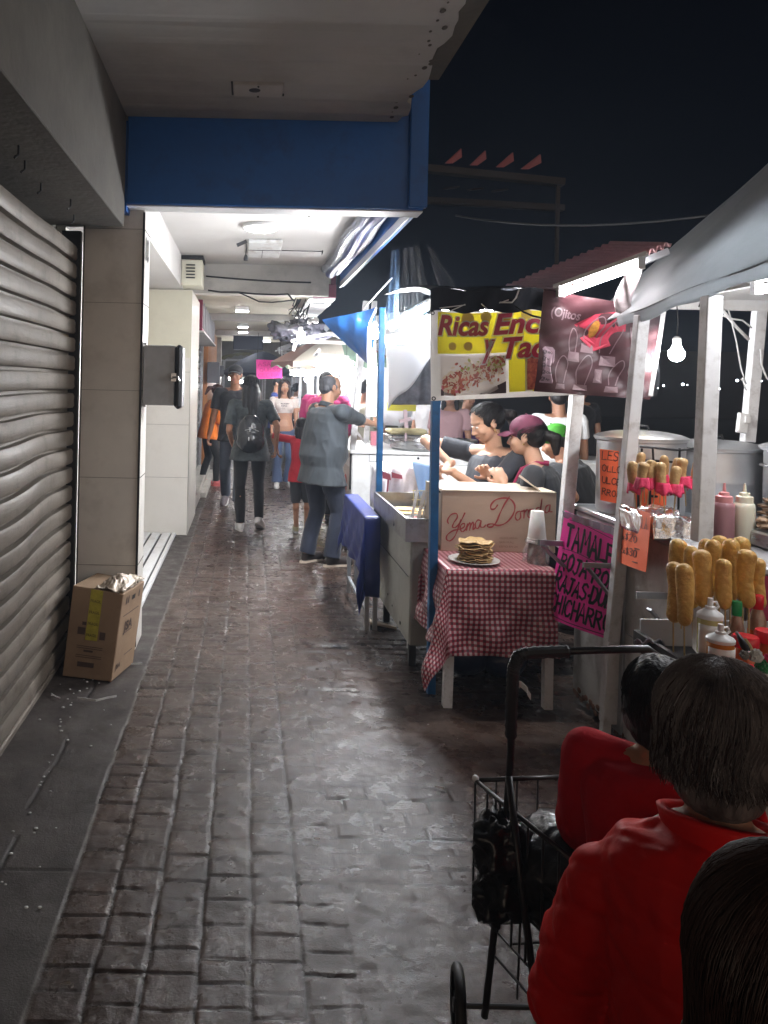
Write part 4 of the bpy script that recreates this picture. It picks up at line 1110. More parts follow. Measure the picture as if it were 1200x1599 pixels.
for y in (4.4, 5.2):
    for x in (gx0+.06, 1.58):
        b = MB(); b.box(x, x+.04, y, y+.04, 0, .139); b.build('leg', m_dark, s2)
rg = random.Random(6)
m_red = mat('red enchilada filling', (.45, .06, .03), .4, var=.5, vscale=30); m_torti = mat('griddled tortilla', (.62, .40, .16), .6, var=.25, vscale=14, bump=.2, bscale=40, dirt=(.30, .14, .05), dscale=16, damt=.6)
b = MB()
for i in range(26): b.ball((rg.uniform(1.0, 1.5), rg.uniform(4.36, 4.75), .785+rg.uniform(0, .03)), rg.uniform(.012, .03), 8, sc=(1.4, 1, .5), M=Matrix.Rotation(rg.uniform(0, 3), 3, 'Z'))
tag(thing_mesh(b, 'griddle_food', m_red, 'red spiced food frying at the near end of the griddle', 'food'), kind='stuff')
b = MB()
for i in range(5): b.lathe((1.08+rg.uniform(-.05, .2), 4.85+rg.uniform(-.1, .3), .775+i*.003), [(.001, 0), (.075, 0), (.078, .003), (.001, .004)], 20, cap=False)
thing_mesh(b, 'griddled_tortillas', m_torti, 'tortillas warming in the middle of the griddle', 'tortilla')
# wire basket and metal uprights
b = MB()
for k in range(7):
    x = 1.02+k*.022; b.tube([(x, 4.62, .87), (x, 4.62, .98)], .002, 5)
for z in (.88, .92, .975): b.tube([(1.01, 4.62, z), (1.17, 4.62, z)], .0025, 5)
thing_mesh(b, 'wire_basket', mat('yellow wire', (.6, .5, .2), .4), 'small wire basket standing on the griddle', 'basket')  # one even yellow on every wire
b = MB(); b.bar(P(640, 826, 4.40), P(652, 765, 4.45), .016, .004); b.bar(P(650, 828, 4.38), P(663, 768, 4.42), .020, .004); b.bar(P(658, 826, 4.38), P(668, 768, 4.42), .010, .004)
thing_mesh(b, 'steel_tongs', m_steel, 'long steel tongs leaning upright on the near rim of the griddle', 'tongs')

# black tarp roof of the stall
m_tarpk = mat('black tarp', (.008, .009, .014), .6, 0, var=.4, vscale=4, bump=.6, bscale=14, stretch=(1, 1, .4), spec=.2)
tl = P(650, 448, 4.0); tr = P(990, 440, 3.9)
def tarp(u, v):
    x = .93+u*.75+.03*v; y = 3.93+v*1.5; z = 2.095+.16*v**.8+.015*math.sin(u*9)*v+.012*math.sin(u*14+v*4)+.02*u
    return (x, y, z)
b = MB(); b.grid(tarp, 40, 24, thick=-.005)
def vall(u, v):
    x = .93+u*.77; return (x, 3.925-.006*math.sin(u*33+v*3)-.012*math.sin(u*15), 2.10-.115*v+.010*math.sin(u*21)+.02*u)
b.grid(vall, 50, 6, thick=.004)
def vals(u, v):
    y = 3.93+u*1.5; return (.865-.01*math.sin(u*23), y, 2.095+.16*u**.8-.12*v)
b.build('tarp_roof', m_tarpk, s2, smooth=True, auto=60)
# gathered plastic net hanging from above
m_net = mat('crinkled plastic film', (.60, .66, .74), .15, 0, alpha=.11, spec=1.0, bump=1.0, bscale=24, stretch=(1, 1, .12))
def film(name, pts_top, pts_bot, label, Y, folds=9, amp=.035, m=None, mid=0):
    def fn(u, v):
        a = Vector(pts_top[0]).lerp(Vector(pts_top[1]), u); c = Vector(pts_bot[0]).lerp(Vector(pts_bot[1]), u)
        p = c.lerp(a, v); k = .25+.75*(1-v)
        return p+Vector((.012*math.sin(u*folds*4+v*2), amp*k*math.sin(u*folds*2*PI+1.5*math.sin(v*4)), -.02*math.sin(PI*u)*(1-v)))
    b = MB(); b.grid(fn, folds*8, 14); return thing_mesh(b, name, m or m_net, label, 'plastic sheet', smooth=True)
film('plastic_film', (P(632, 388, 5.0), P(636, 388, 5.0)), (P(622, 495, 5.1), P(640, 492, 5.0)), 'clear plastic film gathered just left of the black tarp roof', 5, 4, .02)
film('plastic_film', (P(641, 386, 4.8), P(644, 386, 4.8)), (P(643, 480, 4.8), P(660, 470, 4.7)), 'second clear plastic strip touching the left end of the black tarp', 5, 4, .02)
film('plastic_film', (P(612, 392, 5.5), P(622, 390, 5.5)), (P(600, 505, 5.5), P(625, 500, 5.5)), 'thin bluish plastic film at the far blue post', 5, 3, .03, mat('bluish film', (.25, .40, .60), .2, alpha=.30, spec=1.0, bump=.8, bscale=24, stretch=(1, 1, .15)))
film('plastic_film', (P(649, 383, 4.6), P(653, 385, 4.6)), (P(655, 452, 4.3), P(672, 446, 4.2)), 'narrow strip of clear plastic beside the corner of the black tarp', 5, 3, .02)
film('plastic_film', (P(670, 386, 4.5), P(676, 388, 4.5)), (P(684, 450, 4.1), P(712, 448, 4.1)), 'clear plastic wrinkles spread over the front of the black tarp', 5, 4, .02)
# ropes lashing banner
for k, (a_, c_, lab) in enumerate((((687, 481), (727, 476), 'left'), ((727, 475), (705, 485), 'middle'), ((752, 474), (763, 484), 'right'), ((780, 473), (795, 468), 'far right'))):
    b = MB(); b.tube([P(*a_, 3.88), P(*c_, 3.88)], .0028, 5); thing_mesh(b, 'banner_tie', m_white, lab+' white cord tying the yellow banner to the black tarp', 'cord')
cable([P(x, y, 3.86) for x, y in ((805, 478), (818, 487), (832, 493), (846, 496))], .005, 'short black cable in front of the top right of the yellow banner')
cable([P(x, y, 3.85) for x, y in ((781, 472), (800, 472), (806, 465), (811, 452))], .004, 'white cable end hooked over the black tarp', m=m_white)

# yellow banner --------------------------------------------------------------
W, H = 1.16, .47
def bb(a, b_): return .012*math.sin(a*11)*(.4+.6*(1-b_))+.006*math.sin(b_*7+a*5)
cor = (P(673, 626, 3.96), P(1006, 612, 3.92), P(1010, 478, 3.92), P(672, 484, 3.96))
bn = thing('yellow_banner', P(840, 550, 3.95), 'yellow vinyl banner with red lettering and a food photo, hanging from the black tarp', 'banner')
def bwarp(u, v, off=0):
    a = u/W; c = v/H
    bl, br, tr_, tl_ = map(Vector, cor)
    p = bl*(1-a)*(1-c)+br*a*(1-c)+tr_*a*c+tl_*(1-a)*c
    # scalloped hem between the ties
    p = p+Vector((0, 0, -.014*abs(math.sin(a*7))*c))
    return p+Vector((0, -1, 0))*(off+bb(a, c))
m_vy = mat('yellow vinyl', (.74, .66, .03), .38, var=.05, vscale=3, spec=.4)
m_vw = translucent(mat('white vinyl', (.66, .64, .62), .38, var=.03), .55); translucent(m_vy, .6)
m_vr = mat('dark red print', (.38, .02, .055), .38)
m_vo = mat('faint orange print', (.60, .42, .04), .38)
b = MB(); b.grid(lambda u, v: bwarp(u*W, v*H), 60, 24, thick=.002); b.build('vinyl', m_vw, bn, smooth=True, auto=50)
def patch(mb, wp, pts, off, mi=0, sub=8, fan=True):
    """a polygon laid on the sheet, subdivided so that it follows the waves"""
    cx = sum(p[0] for p in pts)/len(pts); cy = sum(p[1] for p in pts)/len(pts); V = [wp(cx, cy, off)]; F = []
    n = len(pts)
    for r in range(1, sub+1):
        for p in pts: V.append(wp(cx+(p[0]-cx)*r/sub, cy+(p[1]-cy)*r/sub, off))
    for i in range(n): F.append((0, 1+i, 1+(i+1) % n))
    for r in range(sub-1):
        for i in range(n): F.append((1+r*n+i, 1+(r+1)*n+i, 1+(r+1)*n+(i+1) % n, 1+r*n+(i+1) % n))
    mb.add(V, F, mi)
def rectpatch(mb, wp, x0, x1, y0, y1, off, mi=0, n=16, m_=8):
    mb.grid(lambda u, v: wp(x0+(x1-x0)*u, y0+(y1-y0)*v, off), n, m_, mi)
b = MB(); rectpatch(b, bwarp, .040, .43, .245, H-.008, .0018); rectpatch(b, bwarp, .4302, W-.01, .03, H-.008, .0018, n=30, m_=16); b.build('yellow_print', m_vy, bn, smooth=True)
b = MB()
for (x, y, r) in ((.20, .43, .035), (.30, .44, .03), (.40, .43, .033), (.12, .285, .022), (.205, .285, .025), (.52, .44, .03), (.33, .30, .02), (.62, .33, .03), (.46, .30, .025)):
    patch(b, bwarp, [(x+r*math.cos(t*PI/8), y+r*math.sin(t*PI/8)) for t in range(16)], .0026, sub=3)
b.build('dot_print', m_vo, bn, smooth=True)
# food photograph on the banner: plain generic plate of food
m_plate = translucent(mat('printed plate', (.70, .65, .62), .4), .55); m_dkp = mat('printed dark table', (.06, .04, .05), .4)
m_fr = mat('printed red sauce', (.48, .05, .06), .4, var=.5, vscale=45, col2=(.62, .18, .10)); m_fc = mat('printed cheese crumbs', (.68, .56, .42), .4); m_fg = mat('printed lettuce', (.42, .45, .12), .4, var=.4, vscale=60); m_fpk = mat('printed pink onion', (.60, .14, .22), .4)
b = MB(); rectpatch(b, bwarp, .052, .415, .024, .236, .0026, mi=0)
def ell(cx, cy, a, c, n=24, ang=0): return [(cx+a*math.cos(t*2*PI/n)*math.cos(ang)-c*math.sin(t*2*PI/n)*math.sin(ang), cy+a*math.cos(t*2*PI/n)*math.sin(ang)+c*math.sin(t*2*PI/n)*math.cos(ang)) for t in range(n)]
b.add([bwarp(x, y, .0030) for x, y in ((.26, .025), (.414, .025), (.414, .09))], [(0, 1, 2)], 1)
b.add([bwarp(x, y, .0030) for x, y in ((.053, .025), (.14, .025), (.053, .06))], [(0, 1, 2)], 1)
b.build('photo_background', [m_plate, m_dkp], bn)
b = MB(); rb = random.Random(2)
def clampx(x): return min(max(x, .09), .345)
patch(b, bwarp, ell(.115, .070, .060, .036), .0036, 3, 3)
for k in range(620):
    t = rb.random(); x = .07+.335*rb.random(); yc = .080+.36*(x-.07)
    y = yc+rb.gauss(0, .030)
    if not (.034 < y < .226) or not (.062 < x < .405): continue
    s_ = rb.uniform(.005, .012); mi = rb.choice([0, 0, 1, 1, 1, 2 if y > .15 else 0])
    b.add([bwarp(px_, py_, .0042+.00015*(k % 9)) for px_, py_ in ell(x, y, s_*rb.uniform(.8, 1.8), s_*.7, 6, rb.uniform(0, 3))], [tuple(range(6))], mi)
b.build('photo_food', [m_fr, m_fc, m_fg, m_fpk], bn)
# right hand second photo edge
b = MB(); rectpatch(b, bwarp, .520, .56, .03, .235, .0030); b.build('photo_edge', m_vw, bn)
b = MB(); rectpatch(b, bwarp, .530, .95, .038, .225, .0040); b.build('second_photo', m_fr, bn)
# lettering with white outline
wl = MB(); rl = MB()
def logo(text, u0, v0, h, width):
    add_font(wl, bwarp, text, u0, v0, h, bold=.075, shear=.22, width=width, off=.0052)
    add_font(rl, bwarp, text, u0, v0, h, bold=.030, shear=.22, width=width, off=.0062)
logo('Ricas', .045, .345, .100, .265)
logo('Enchiladas', .345, .345, .105, .70)
logo('y', .285, .235, .120, .060)
logo('Tacos', .400, .215, .105, .37)
wl.build('lettering_outline', m_vw, bn); rl.build('lettering', m_vr, bn)
b = MB()
for x, y in ((.012, .455), (.015, .012)): b.lathe(bwarp(x, y, .003), [(.006, -.001), (.011, -.001), (.011, .001), (.006, .001)], 14, M=Matrix.Rotation(PI/2, 3, 'X'), cap=False)
b.build('grommet', m_dark, bn)

# brown menu banner with clear plastic -------------------------------------------
W2, H2 = .66, .56
cor2 = (P(834, 611, 3.72), P(1013, 624, 3.62), P(1036, 486, 3.60), P(848, 452, 3.72))
m_vb = mat('brown translucent vinyl', (.075, .030, .036), .35, var=.25, vscale=4, spec=.5, bump=.2, bscale=10)
b2 = thing('menu_banner', P(930, 540, 3.7), 'brown menu banner with outlined snacks and a check list, hung over the yellow banner', 'banner')
bul2 = lambda a, c: .014*math.sin(a*9+c*2)+.012*math.sin(c*6+a*3)+.016*abs(math.sin((a*1.3+c)*5.5))+.008*abs(math.sin((a-c*1.4)*9))
w2 = quad_warp(*cor2, W2, H2, bul2)
b = MB(); b.grid(lambda u, v: w2(u*W2, v*H2), 40, 36, thick=.002); b.build('vinyl', m_vb, b2, smooth=True, auto=50)
m_out = mat('pale pink print', (.25, .17, .19), .4); m_fri = mat('orange fries print', (.55, .26, .05), .4, var=.3, vscale=50)
b = MB()
def loop(pts, wd=.006, close=True): 
    p = smooth_curve(pts+([pts[0]] if close else []), 6); ribbon(b, w2, p, wd, off=.003)
def teardrop(cx, cy, w_, h_, lean=0): loop([(cx-w_*.35, cy), (cx-w_*.5+lean*.3, cy+h_*.45), (cx-w_*.15+lean*.8, cy+h_*.9), (cx+w_*.2+lean, cy+h_), (cx+w_*.5+lean*.7, cy+h_*.75), (cx+w_*.4+lean*.2, cy+h_*.35), (cx+w_*.25, cy)], .006, False)
def tagbox(cx, cy, w_=.055, h_=.035): patch(b, w2, [(cx-w_/2, cy), (cx+w_/2, cy), (cx+w_*.42, cy+h_), (cx-w_*.42, cy+h_)], .003, sub=2)
teardrop(.14, .06, .07, .15); tagbox(.14, .022, .055, .03)
teardrop(.265, .06, .08, .17, .02); tagbox(.26, .025, .09, .032)
teardrop(.44, .07, .06, .15, .03); tagbox(.435, .025, .08, .035)
teardrop(.20, .235, .05, .14, -.01); tagbox(.205, .185, .07, .055)
teardrop(.29, .30, .08, .16, .04); tagbox(.28, .245, .075, .055)
teardrop(.385, .255, .09, .20, .04); tagbox(.40, .18, .09, .06)
tagbox(.355, .075, .05, .08)
loop([(.56, .02), (.555, .09), (.52, .16), (.545, .26), (.51, .36), (.50, .42)], .014, False)
b.build('snack_outline', m_out, b2)
b = MB(); patch(b, w2, [(.02, .05), (.095, .05), (.095, .235), (.08, .25), (.035, .25), (.02, .235)], .0025, sub=3); b.build('list_panel', mat('mauve print', (.34, .23, .28), .4), b2)
b = MB(); 
for i in range(5):
    y = .065+i*.037
    ring = [(.035+.010*math.cos(t*PI/6), y+.006+.010*math.sin(t*PI/6)) for t in range(13)]
    ribbon(b, w2, ring, .003, off=.0035); ribbon(b, w2, [(.030, y+.006), (.035, y+.001), (.046, y+.014)], .003, off=.0037)
for i, s_ in enumerate(('Ajo', 'Clasic', 'Hot', 'Sal', 'BBQ')): add_font(b, w2, s_, .052, .065+i*.037, .011, off=.0035, bold=.02)
b.build('list_text', m_ink, b2)
b = MB(); patch(b, w2, ell(.305, .385, .022, .052, 16, -.25), .0036, sub=3); b.build('fries_print', m_fri, b2)
b = MB()
add_font(b, w2, '(Ojitos', .055, .425, .050, bold=.02, shear=.2, off=.0035, width=.17)
b.build('banner_title', m_out, b2)
b = MB(); patch(b, w2, [(.20, .40), (.30, .47), (.46, .52), (.47, .40), (.40, .30), (.32, .26), (.24, .32)], .0012, sub=6); b.build('red_print', mat('bright red print', (.50, .05, .09), .35), b2)
# folded clear sheet over its right side
def fold(u, v):
    a = Vector(P(934+95*u, 500-70*v*(1-.3*u), 3.55)); return a+Vector((0, -.03*math.sin(u*7)*v, 0))
b = MB()
b.grid(lambda u, v: P(1000+36*u-10*(1-v)*u, 620-130*v, 3.5)+Vector((.0, .02*math.sin(v*9+u*3), 0)), 8, 20)
thing_mesh(b, 'clear_sheet', m_net, 'loose clear sheet curling off the right side of the brown menu banner', 'plastic sheet', smooth=True)
b = MB(); b.bar(P(1016, 618, 3.58), P(1037, 486, 3.56), .02, .006); thing_mesh(b, 'banner_batten', m_white, 'thin white batten down the right edge of the brown menu banner', 'batten')
# torn shiny sheet by the lamp
b = MB(); b.grid(lambda u, v: P(962+26*u+10*v, 482-60*v+18*u*(1-v), 3.50)+Vector((0, .03*math.sin(u*6+v*5), .0)), 10, 12, thick=.002)
thing_mesh(b, 'torn_sheet', mat('glossy white plastic', (.7, .62, .64), .2, bump=.6, bscale=20), 'torn glossy plastic flap lit by the tube under the corrugated sheet', 'plastic sheet', smooth=True)

# corrugated sheet and its tube
c00, c10, c11, c01 = P(876, 452, 3.80), P(1050, 380, 3.45), P(962, 377, 4.4), P(780, 452, 4.75)
m_corr = mat('pinkish corrugated sheet', (.62, .42, .43), .35, 0, alpha=1, var=.18, vscale=5, spec=.5, dirt=(.35, .12, .14), dscale=3, damt=.6)
translucent(m_corr, .45, (.75, .45, .48))
def corr(u, v):
    p = c00.lerp(c10, u).lerp(c01.lerp(c11, u), v); e = .02*math.sin(v*9)*(u > .97)
    return p+Vector((0, 0, .014*math.sin(u*2*PI*17)))
b = MB(); b.grid(corr, 17*8, 10, thick=-.003); thing_mesh(b, 'corrugated_sheet', m_corr, 'pinkish corrugated plastic roof sheet above the brown menu banner', 'roof sheet', smooth=True)
b = MB(); b.bar(P(868, 462, 3.78), P(1046, 392, 3.48), .03, .03); thing_mesh(b, 'roof_rail', m_galv, 'grey rail along the near edge of the corrugated sheet', 'rail')
tube_lamp(P(876, 458, 3.66), P(1000, 414, 3.44), 'slanting white tube under the corrugated sheet lighting the brown banner', r=.016, m=emat('menu tube glow', (1, .95, .97), 15))

# gingham table -------------------------------------------------------------------
tb = thing('folding_table', (1.31, 4.2, 0), 'low white legged table under the red gingham cloth', 'table')
TX0, TX1, TY0, TY1, TZ = 1.03, 1.565, 3.84, 4.72, .695
b = MB(); b.box(TX0, TX1, TY0, TY1, TZ-.03, TZ-.004); b.build('tabletop', m_whiteold, tb)
for i, (x, y) in enumerate(((TX0+.0, TY0), (TX1-.045, TY0), (TX0, TY1-.045), (TX1-.045, TY1-.045))):
    b = MB(); b.bar((x+.022, y+.022, TZ-.031), (x+.022+(.0 if x > 1.2 else -.012), y+.01, 0), .045, .045); b.build('leg', m_polew, tb, bevel=.003)
b = MB(); b.box(TX0+.02, TX1-.02, TY0+.012, TY0+.03, TZ-.11, TZ-.031); b.build('apron', m_whiteold, tb)
def gingham(name, c1, c2, c3, n_):
    m = bpy.data.materials.new(name); m.use_nodes = True; n = m.node_tree; bs = n.nodes['Principled BSDF']; L = n.links
    uv = n.nodes.new('ShaderNodeUVMap'); sp = n.nodes.new('ShaderNodeSeparateXYZ'); L.new(uv.outputs[0], sp.inputs[0])
    def stripe(o):
        a = n.nodes.new('ShaderNodeMath'); a.operation = 'MULTIPLY'; a.inputs[1].default_value = n_; L.new(o, a.inputs[0])
        f = n.nodes.new('ShaderNodeMath'); f.operation = 'FRACT'; L.new(a.outputs[0], f.inputs[0])
        g_ = n.nodes.new('ShaderNodeMath'); g_.operation = 'GREATER_THAN'; g_.inputs[1].default_value = .5; L.new(f.outputs[0], g_.inputs[0]); return g_.outputs[0]
    s = n.nodes.new('ShaderNodeMath'); s.operation = 'ADD'; L.new(stripe(sp.outputs[0]), s.inputs[0]); L.new(stripe(sp.outputs[1]), s.inputs[1])
    h = n.nodes.new('ShaderNodeMath'); h.operation = 'MULTIPLY'; h.inputs[1].default_value = .5; L.new(s.outputs[0], h.inputs[0])
    r = n.nodes.new('ShaderNodeValToRGB'); r.color_ramp.interpolation = 'CONSTANT'; e = r.color_ramp.elements
    e[0].position = 0; e[0].color = (*c1, 1); e[1].position = .4; e[1].color = (*c2, 1); k = e.new(.8); k.color = (*c3, 1)
    L.new(h.outputs[0], r.inputs[0]); L.new(r.outputs[0], bs.inputs['Base Color']); bs.inputs['Roughness'].default_value = .32; bs.inputs['Specular IOR Level'].default_value = .5
    nz = n.nodes.new('ShaderNodeTexNoise'); nz.inputs['Scale'].default_value = 14; tcn = n.nodes.new('ShaderNodeTexCoord'); L.new(tcn.outputs['Object'], nz.inputs['Vector'])
    bp = n.nodes.new('ShaderNodeBump'); bp.inputs['Strength'].default_value = .35; bp.inputs['Distance'].default_value = .01; L.new(nz.outputs[0], bp.inputs['Height']); L.new(bp.outputs[0], bs.inputs['Normal'])
    return m
m_ging = gingham('red gingham oilcloth', (.62, .52, .52), (.36, .055, .085), (.085, .012, .022), 38)
m_gingb = gingham('black gingham oilcloth', (.60, .60, .62), (.14, .14, .17), (.02, .02, .03), 40)
def drape(x0, x1, y0, y1, z, ol, orr, of, ob, n=90, flare=.16, rip=.02, seed=0):
    gx0, gx1 = x0-ol, x1+orr; gy0, gy1 = y0-of, y1+ob
    def fn(u, v):
        x = gx0+(gx1-gx0)*u; y = gy0+(gy1-gy0)*v
        qx = min(max(x, x0), x1); qy = min(max(y, y0), y1); ox, oy = x-qx, y-qy; L = math.hypot(ox, oy)
        if L < 1e-6: return (x, y, z+.0012*math.sin(x*40))
        dx, dy = ox/L, oy/L
        corner = min(abs(ox), abs(oy))/max(1e-6, max(abs(ox), abs(oy)))
        s_ = rip*L*2*math.sin((x*1.3+y)*17+seed)+rip*L*1.2*math.sin((x-y)*29+seed*2)
        out = .010+flare*L*(.35+1.1*corner)+s_*(1-.4*corner)
        drop = math.sqrt(max(0, L*L-out*out*.6))
        return (qx+dx*out, qy+dy*out, z-drop)
    b = MB(); b.grid(fn, n, n, thick=-.0015, uv=lambda u, v: (gx0+(gx1-gx0)*u, gy0+(gy1-gy0)*v)); return b
b = drape(TX0, TX1, TY0, TY1, TZ, .40, .015, .42, .05, flare=.27, rip=.022, seed=2)
thing_mesh(b, 'gingham_tablecloth', m_ging, 'red and white gingham oilcloth draped over the low table', 'tablecloth', smooth=True)
b = MB(); b.grid(lambda u, v: (1.09+.53*u, 3.98+.4*v, .335-.03*math.sin(u*PI)-.02*(1-v)), 20, 10, thick=.003, uv=lambda u, v: (u*.53, v*.4))
b.grid(lambda u, v: (1.09+.53*u, 3.975-.01*math.sin(u*21), .335-.03*math.sin(u*PI)-.02-.055*v), 30, 4, thick=.003, uv=lambda u, v: (u*.53, v*.06))
thing_mesh(b, 'lower_cloth', m_gingb, 'black and white gingham cloth on the shelf below the table', 'cloth', smooth=True)
b = MB(); b.box(1.09, 1.6, 3.99, 4.5, .27, .285); b.build('lower_shelf', m_dark, tb)
b = MB(); b.ball((1.25, 4.3, .13), .16, 18, sc=(1, .9, .8)); b.ball((1.45, 4.25, .11), .13, 16, sc=(1, .9, .8)); thing_mesh(b, 'storage_bag', mat('navy plastic bag', (.015, .02, .05), .3, bump=.9, bscale=14), 'dark navy plastic bag stuffed under the table', 'bag', smooth=True)
b = MB(); b.box(1.32, 1.58, 4.0, 4.3, .345, .55, bev=.02); thing_mesh(b, 'magenta_bucket', m_maroon, 'magenta tub half hidden under the tablecloth', 'tub')
# small piece of gingham hanging left of the pole
b = MB(); b.grid(lambda u, v: P(655+17*u-4*(1-v), 958-60*v-8*u*(1-v), 4.25)+Vector((0, .02*math.sin(u*6), 0)), 8, 16, thick=.002, uv=lambda u, v: (u*.07, v*.22))
thing_mesh(b, 'gingham_scrap', m_ging, 'red gingham corner hanging on the counter left of the near blue post', 'cloth')

# egg box -----------------------------------------------------------------------------
m_card = mat('kraft cardboard', (.42, .31, .235), .8, var=.06, vscale=5, bump=.06, bscale=50, stretch=(1, 1, 4))
m_cardp = mat('pale cardboard', (.55, .47, .38), .8, var=.06, vscale=5)
m_print = mat('red brown box print', (.34, .05, .05), .7)
eb = thing('egg_box', (1.36, 4.5, TZ), 'cardboard egg box with red script lettering standing on the gingham table', 'cardboard box')
e0 = P(684, 868, 4.26); e1 = P(857, 868, 4.26)
EX0, EX1, EZ0 = e0.x+.01, e1.x+.03, TZ+.002
EZ1 = EZ0+.338
b = MB(); b.box(EX0, EX1, 4.24, 4.62, EZ0, EZ1-.004, bev=.004); b.build('carton', m_card, eb)
b = MB(); b.box(EX0+.004, EX1-.002, 4.236, 4.41, EZ1-.003, EZ1); b.box(EX0+.004, EX1-.002, 4.414, 4.62, EZ1-.003, EZ1); b.box(EX0-.006, EX0-.0005, 4.25, 4.60, EZ0+.03, EZ1+.004); b.build('top_flaps', m_cardp, eb)
b = MB(); b.hexa([P(859, 776, 4.25), P(862, 780, 4.25), P(862, 780, 4.4), P(859, 776, 4.4)], [P(810, 744, 4.30), P(812, 741, 4.30), P(812, 741, 4.46), P(810, 744, 4.46)]); b.build('raised_flap', m_cardp, eb)
b = MB(); b.tube([P(676, 763, 4.22), P(682, 762, 4.22), P(688, 769, 4.22), P(684, 766, 4.22)], .004, 6); b.build('handle_hole', m_black, eb)
def ew(u, v, off=0): return Vector((EX0+u, 4.2398-off, EZ0+v))
b = MB()
EW, EH = EX1-EX0, .365
def E(px, py):   # zoom pixel to box face metres
    return ((px-95)/(1105-95)*EW, (695-py+(px-95)*.02)/(695-95)*EH*.97)
def script(pts, wd=.0085): 
    p = smooth_curve([E(*q_) for q_ in pts], 7); n = len(p); ribbon(b, ew, p, [wd*(.55+.45*abs(math.sin(i/n*PI*len(pts)*.55))) for i in range(n)], off=.001)
# "Yema"
script([(158, 440), (150, 405), (180, 355), (225, 345), (235, 380), (205, 430), (195, 470), (225, 470), (265, 420), (300, 340)])
script([(265, 400), (245, 480), (215, 560), (175, 600), (145, 585), (150, 545), (200, 505), (260, 490), (295, 470), (300, 440), (275, 445), (262, 480), (280, 515), (310, 490), (325, 440), (318, 500)])
script([(325, 470), (345, 430), (352, 450), (345, 500)]); script([(350, 465), (372, 425), (380, 445), (374, 495), (395, 475)])
script([(440, 410), (415, 405), (395, 440), (402, 480), (425, 475), (445, 410), (440, 465), (470, 470), (485, 450)])
# "D"
script([(690, 185), (650, 250), (610, 340), (580, 420), (545, 465), (510, 470), (502, 450), (540, 440), (600, 455), (670, 425), (725, 350), (738, 270), (700, 210), (640, 198), (570, 215), (530, 260), (530, 300), (560, 300), (585, 265)], .010)
# "orada"
script([(785, 320), (755, 335), (745, 380), (765, 405), (790, 380), (790, 330), (812, 318), (822, 312), (820, 385)]); script([(820, 340), (845, 305), (860, 318)])
script([(890, 300), (865, 315), (855, 360), (870, 380), (892, 350), (898, 300), (895, 360), (915, 370)])
script([(955, 285), (930, 295), (920, 340), (935, 360), (958, 330), (975, 205), (965, 330), (985, 350)]); script([(1040, 260), (1015, 275), (1005, 320), (1020, 335), (1042, 310), (1048, 260), (1046, 320), (1065, 325)])
b.build('script_print', m_print, eb)
b = MB(); rrr = random.Random(8)
for i, s_ in enumerate(('AGUA EL ARENAL', 'SAN M.A.J.', 'LISTO EN 24')): add_font(b, ew, s_, E(610, 0)[0], .075-.024*i, .010, off=.001, width=.10-.02*(i == 1))
b.build('small_print', mat('brown print', (.20, .12, .09), .7), eb)
b = MB()
add_font(b, lambda u, v, off=0: Vector((EX0+.27+u, 4.30+v*2.2, EZ1+.0008+off)), 'HUEVO', 0, 0, .018, off=.0004, width=.13); b.build('top_print', m_print, eb)

# plate of tortillas
pc = Vector((P(741, 878, 3.98).x, 3.985, TZ+.003))
pt = thing('plate', pc, 'round white plate under the pile of fried tortillas', 'plate')
b = MB(); b.lathe(pc, [(.001, .0), (.07, 0), (.128, .013), (.130, .017), (.125, .016), (.07, .005), (.001, .005)], 40, cap=False); b.build('dish', m_white, pt, smooth=True)
m_tort = mat('fried tortilla', (.62, .40, .17), .55, var=.20, vscale=18, bump=.25, bscale=60, col2=(.70, .50, .24), dirt=(.35, .18, .06), dscale=12, damt=.6)
rt = random.Random(11)
tnames = ['bottom', 'second', 'third', 'fourth', 'fifth', 'sixth', 'seventh', 'eighth', 'top']
for i in range(9):
    b = MB(); z = pc.z+.008+i*.0128; ph = rt.uniform(0, 6); cx = pc.x+rt.uniform(-.012, .012); cy = pc.y+rt.uniform(-.01, .01); R = rt.uniform(.084, .094)
    def tf(u, v, z=z, ph=ph, cx=cx, cy=cy, R=R):
        a = u*2*PI; rr = R*v*(1+.03*math.sin(a*3+ph)+.02*math.sin(a*7+ph)); return (cx+rr*math.cos(a), cy+rr*math.sin(a), z+v*v*(.005*math.sin(a*4+ph)+.003*math.sin(a*9+ph*2))+.002*math.sin(v*12+ph))
    b.grid(tf, 48, 8, thick=-.0035)
    thing_mesh(b, 'fried_tortilla', m_tort, '%s fried tortilla of the pile on the white plate' % (tnames[i] if i in (0, 8) else tnames[i]+' from the bottom,'), 'tortilla', 'fried tortillas piled on the plate', smooth=True)
# cups
m_foam = mat('white foam', (.78, .77, .76), .5, subsurf=.1)
cc = Vector((P(838, 878, 4.0).x, 4.0, TZ+.003))
cp = thing('cup_stack', cc, 'tall upturned stack of white foam cups on the gingham table', 'cup stack')
b = MB(); prof = [(.052, .10), (.053, .108)]
for i in range(9): prof += [(.050-.0008*i, .112+i*.008), (.0505-.0008*i, .118+i*.008)]
prof = [(.047, .105), (.050, .107), (.050, .116), (.0465, .118), (.048, .121), (.048, .128), (.0455, .130), (.046, .133), (.032, .268), (.030, .270), (.001, .270)]
b.lathe(cc, prof, 32, cap=False); b.build('cups', m_foam, cp, smooth=True, auto=40)
bg_ = thing('napkin_bag', cc, 'crinkled clear bag with dark patterned cups under the foam cup stack', 'bag')
b = MB()
def bagf(u, v):
    a = u*2*PI; r = .058*(1+.12*math.sin(a*5+v*4)+.10*math.sin(a*9-v*7))*(1-.15*v); return (cc.x+r*math.cos(a)*1.1, cc.y+r*math.sin(a), cc.z+.002+.12*v)
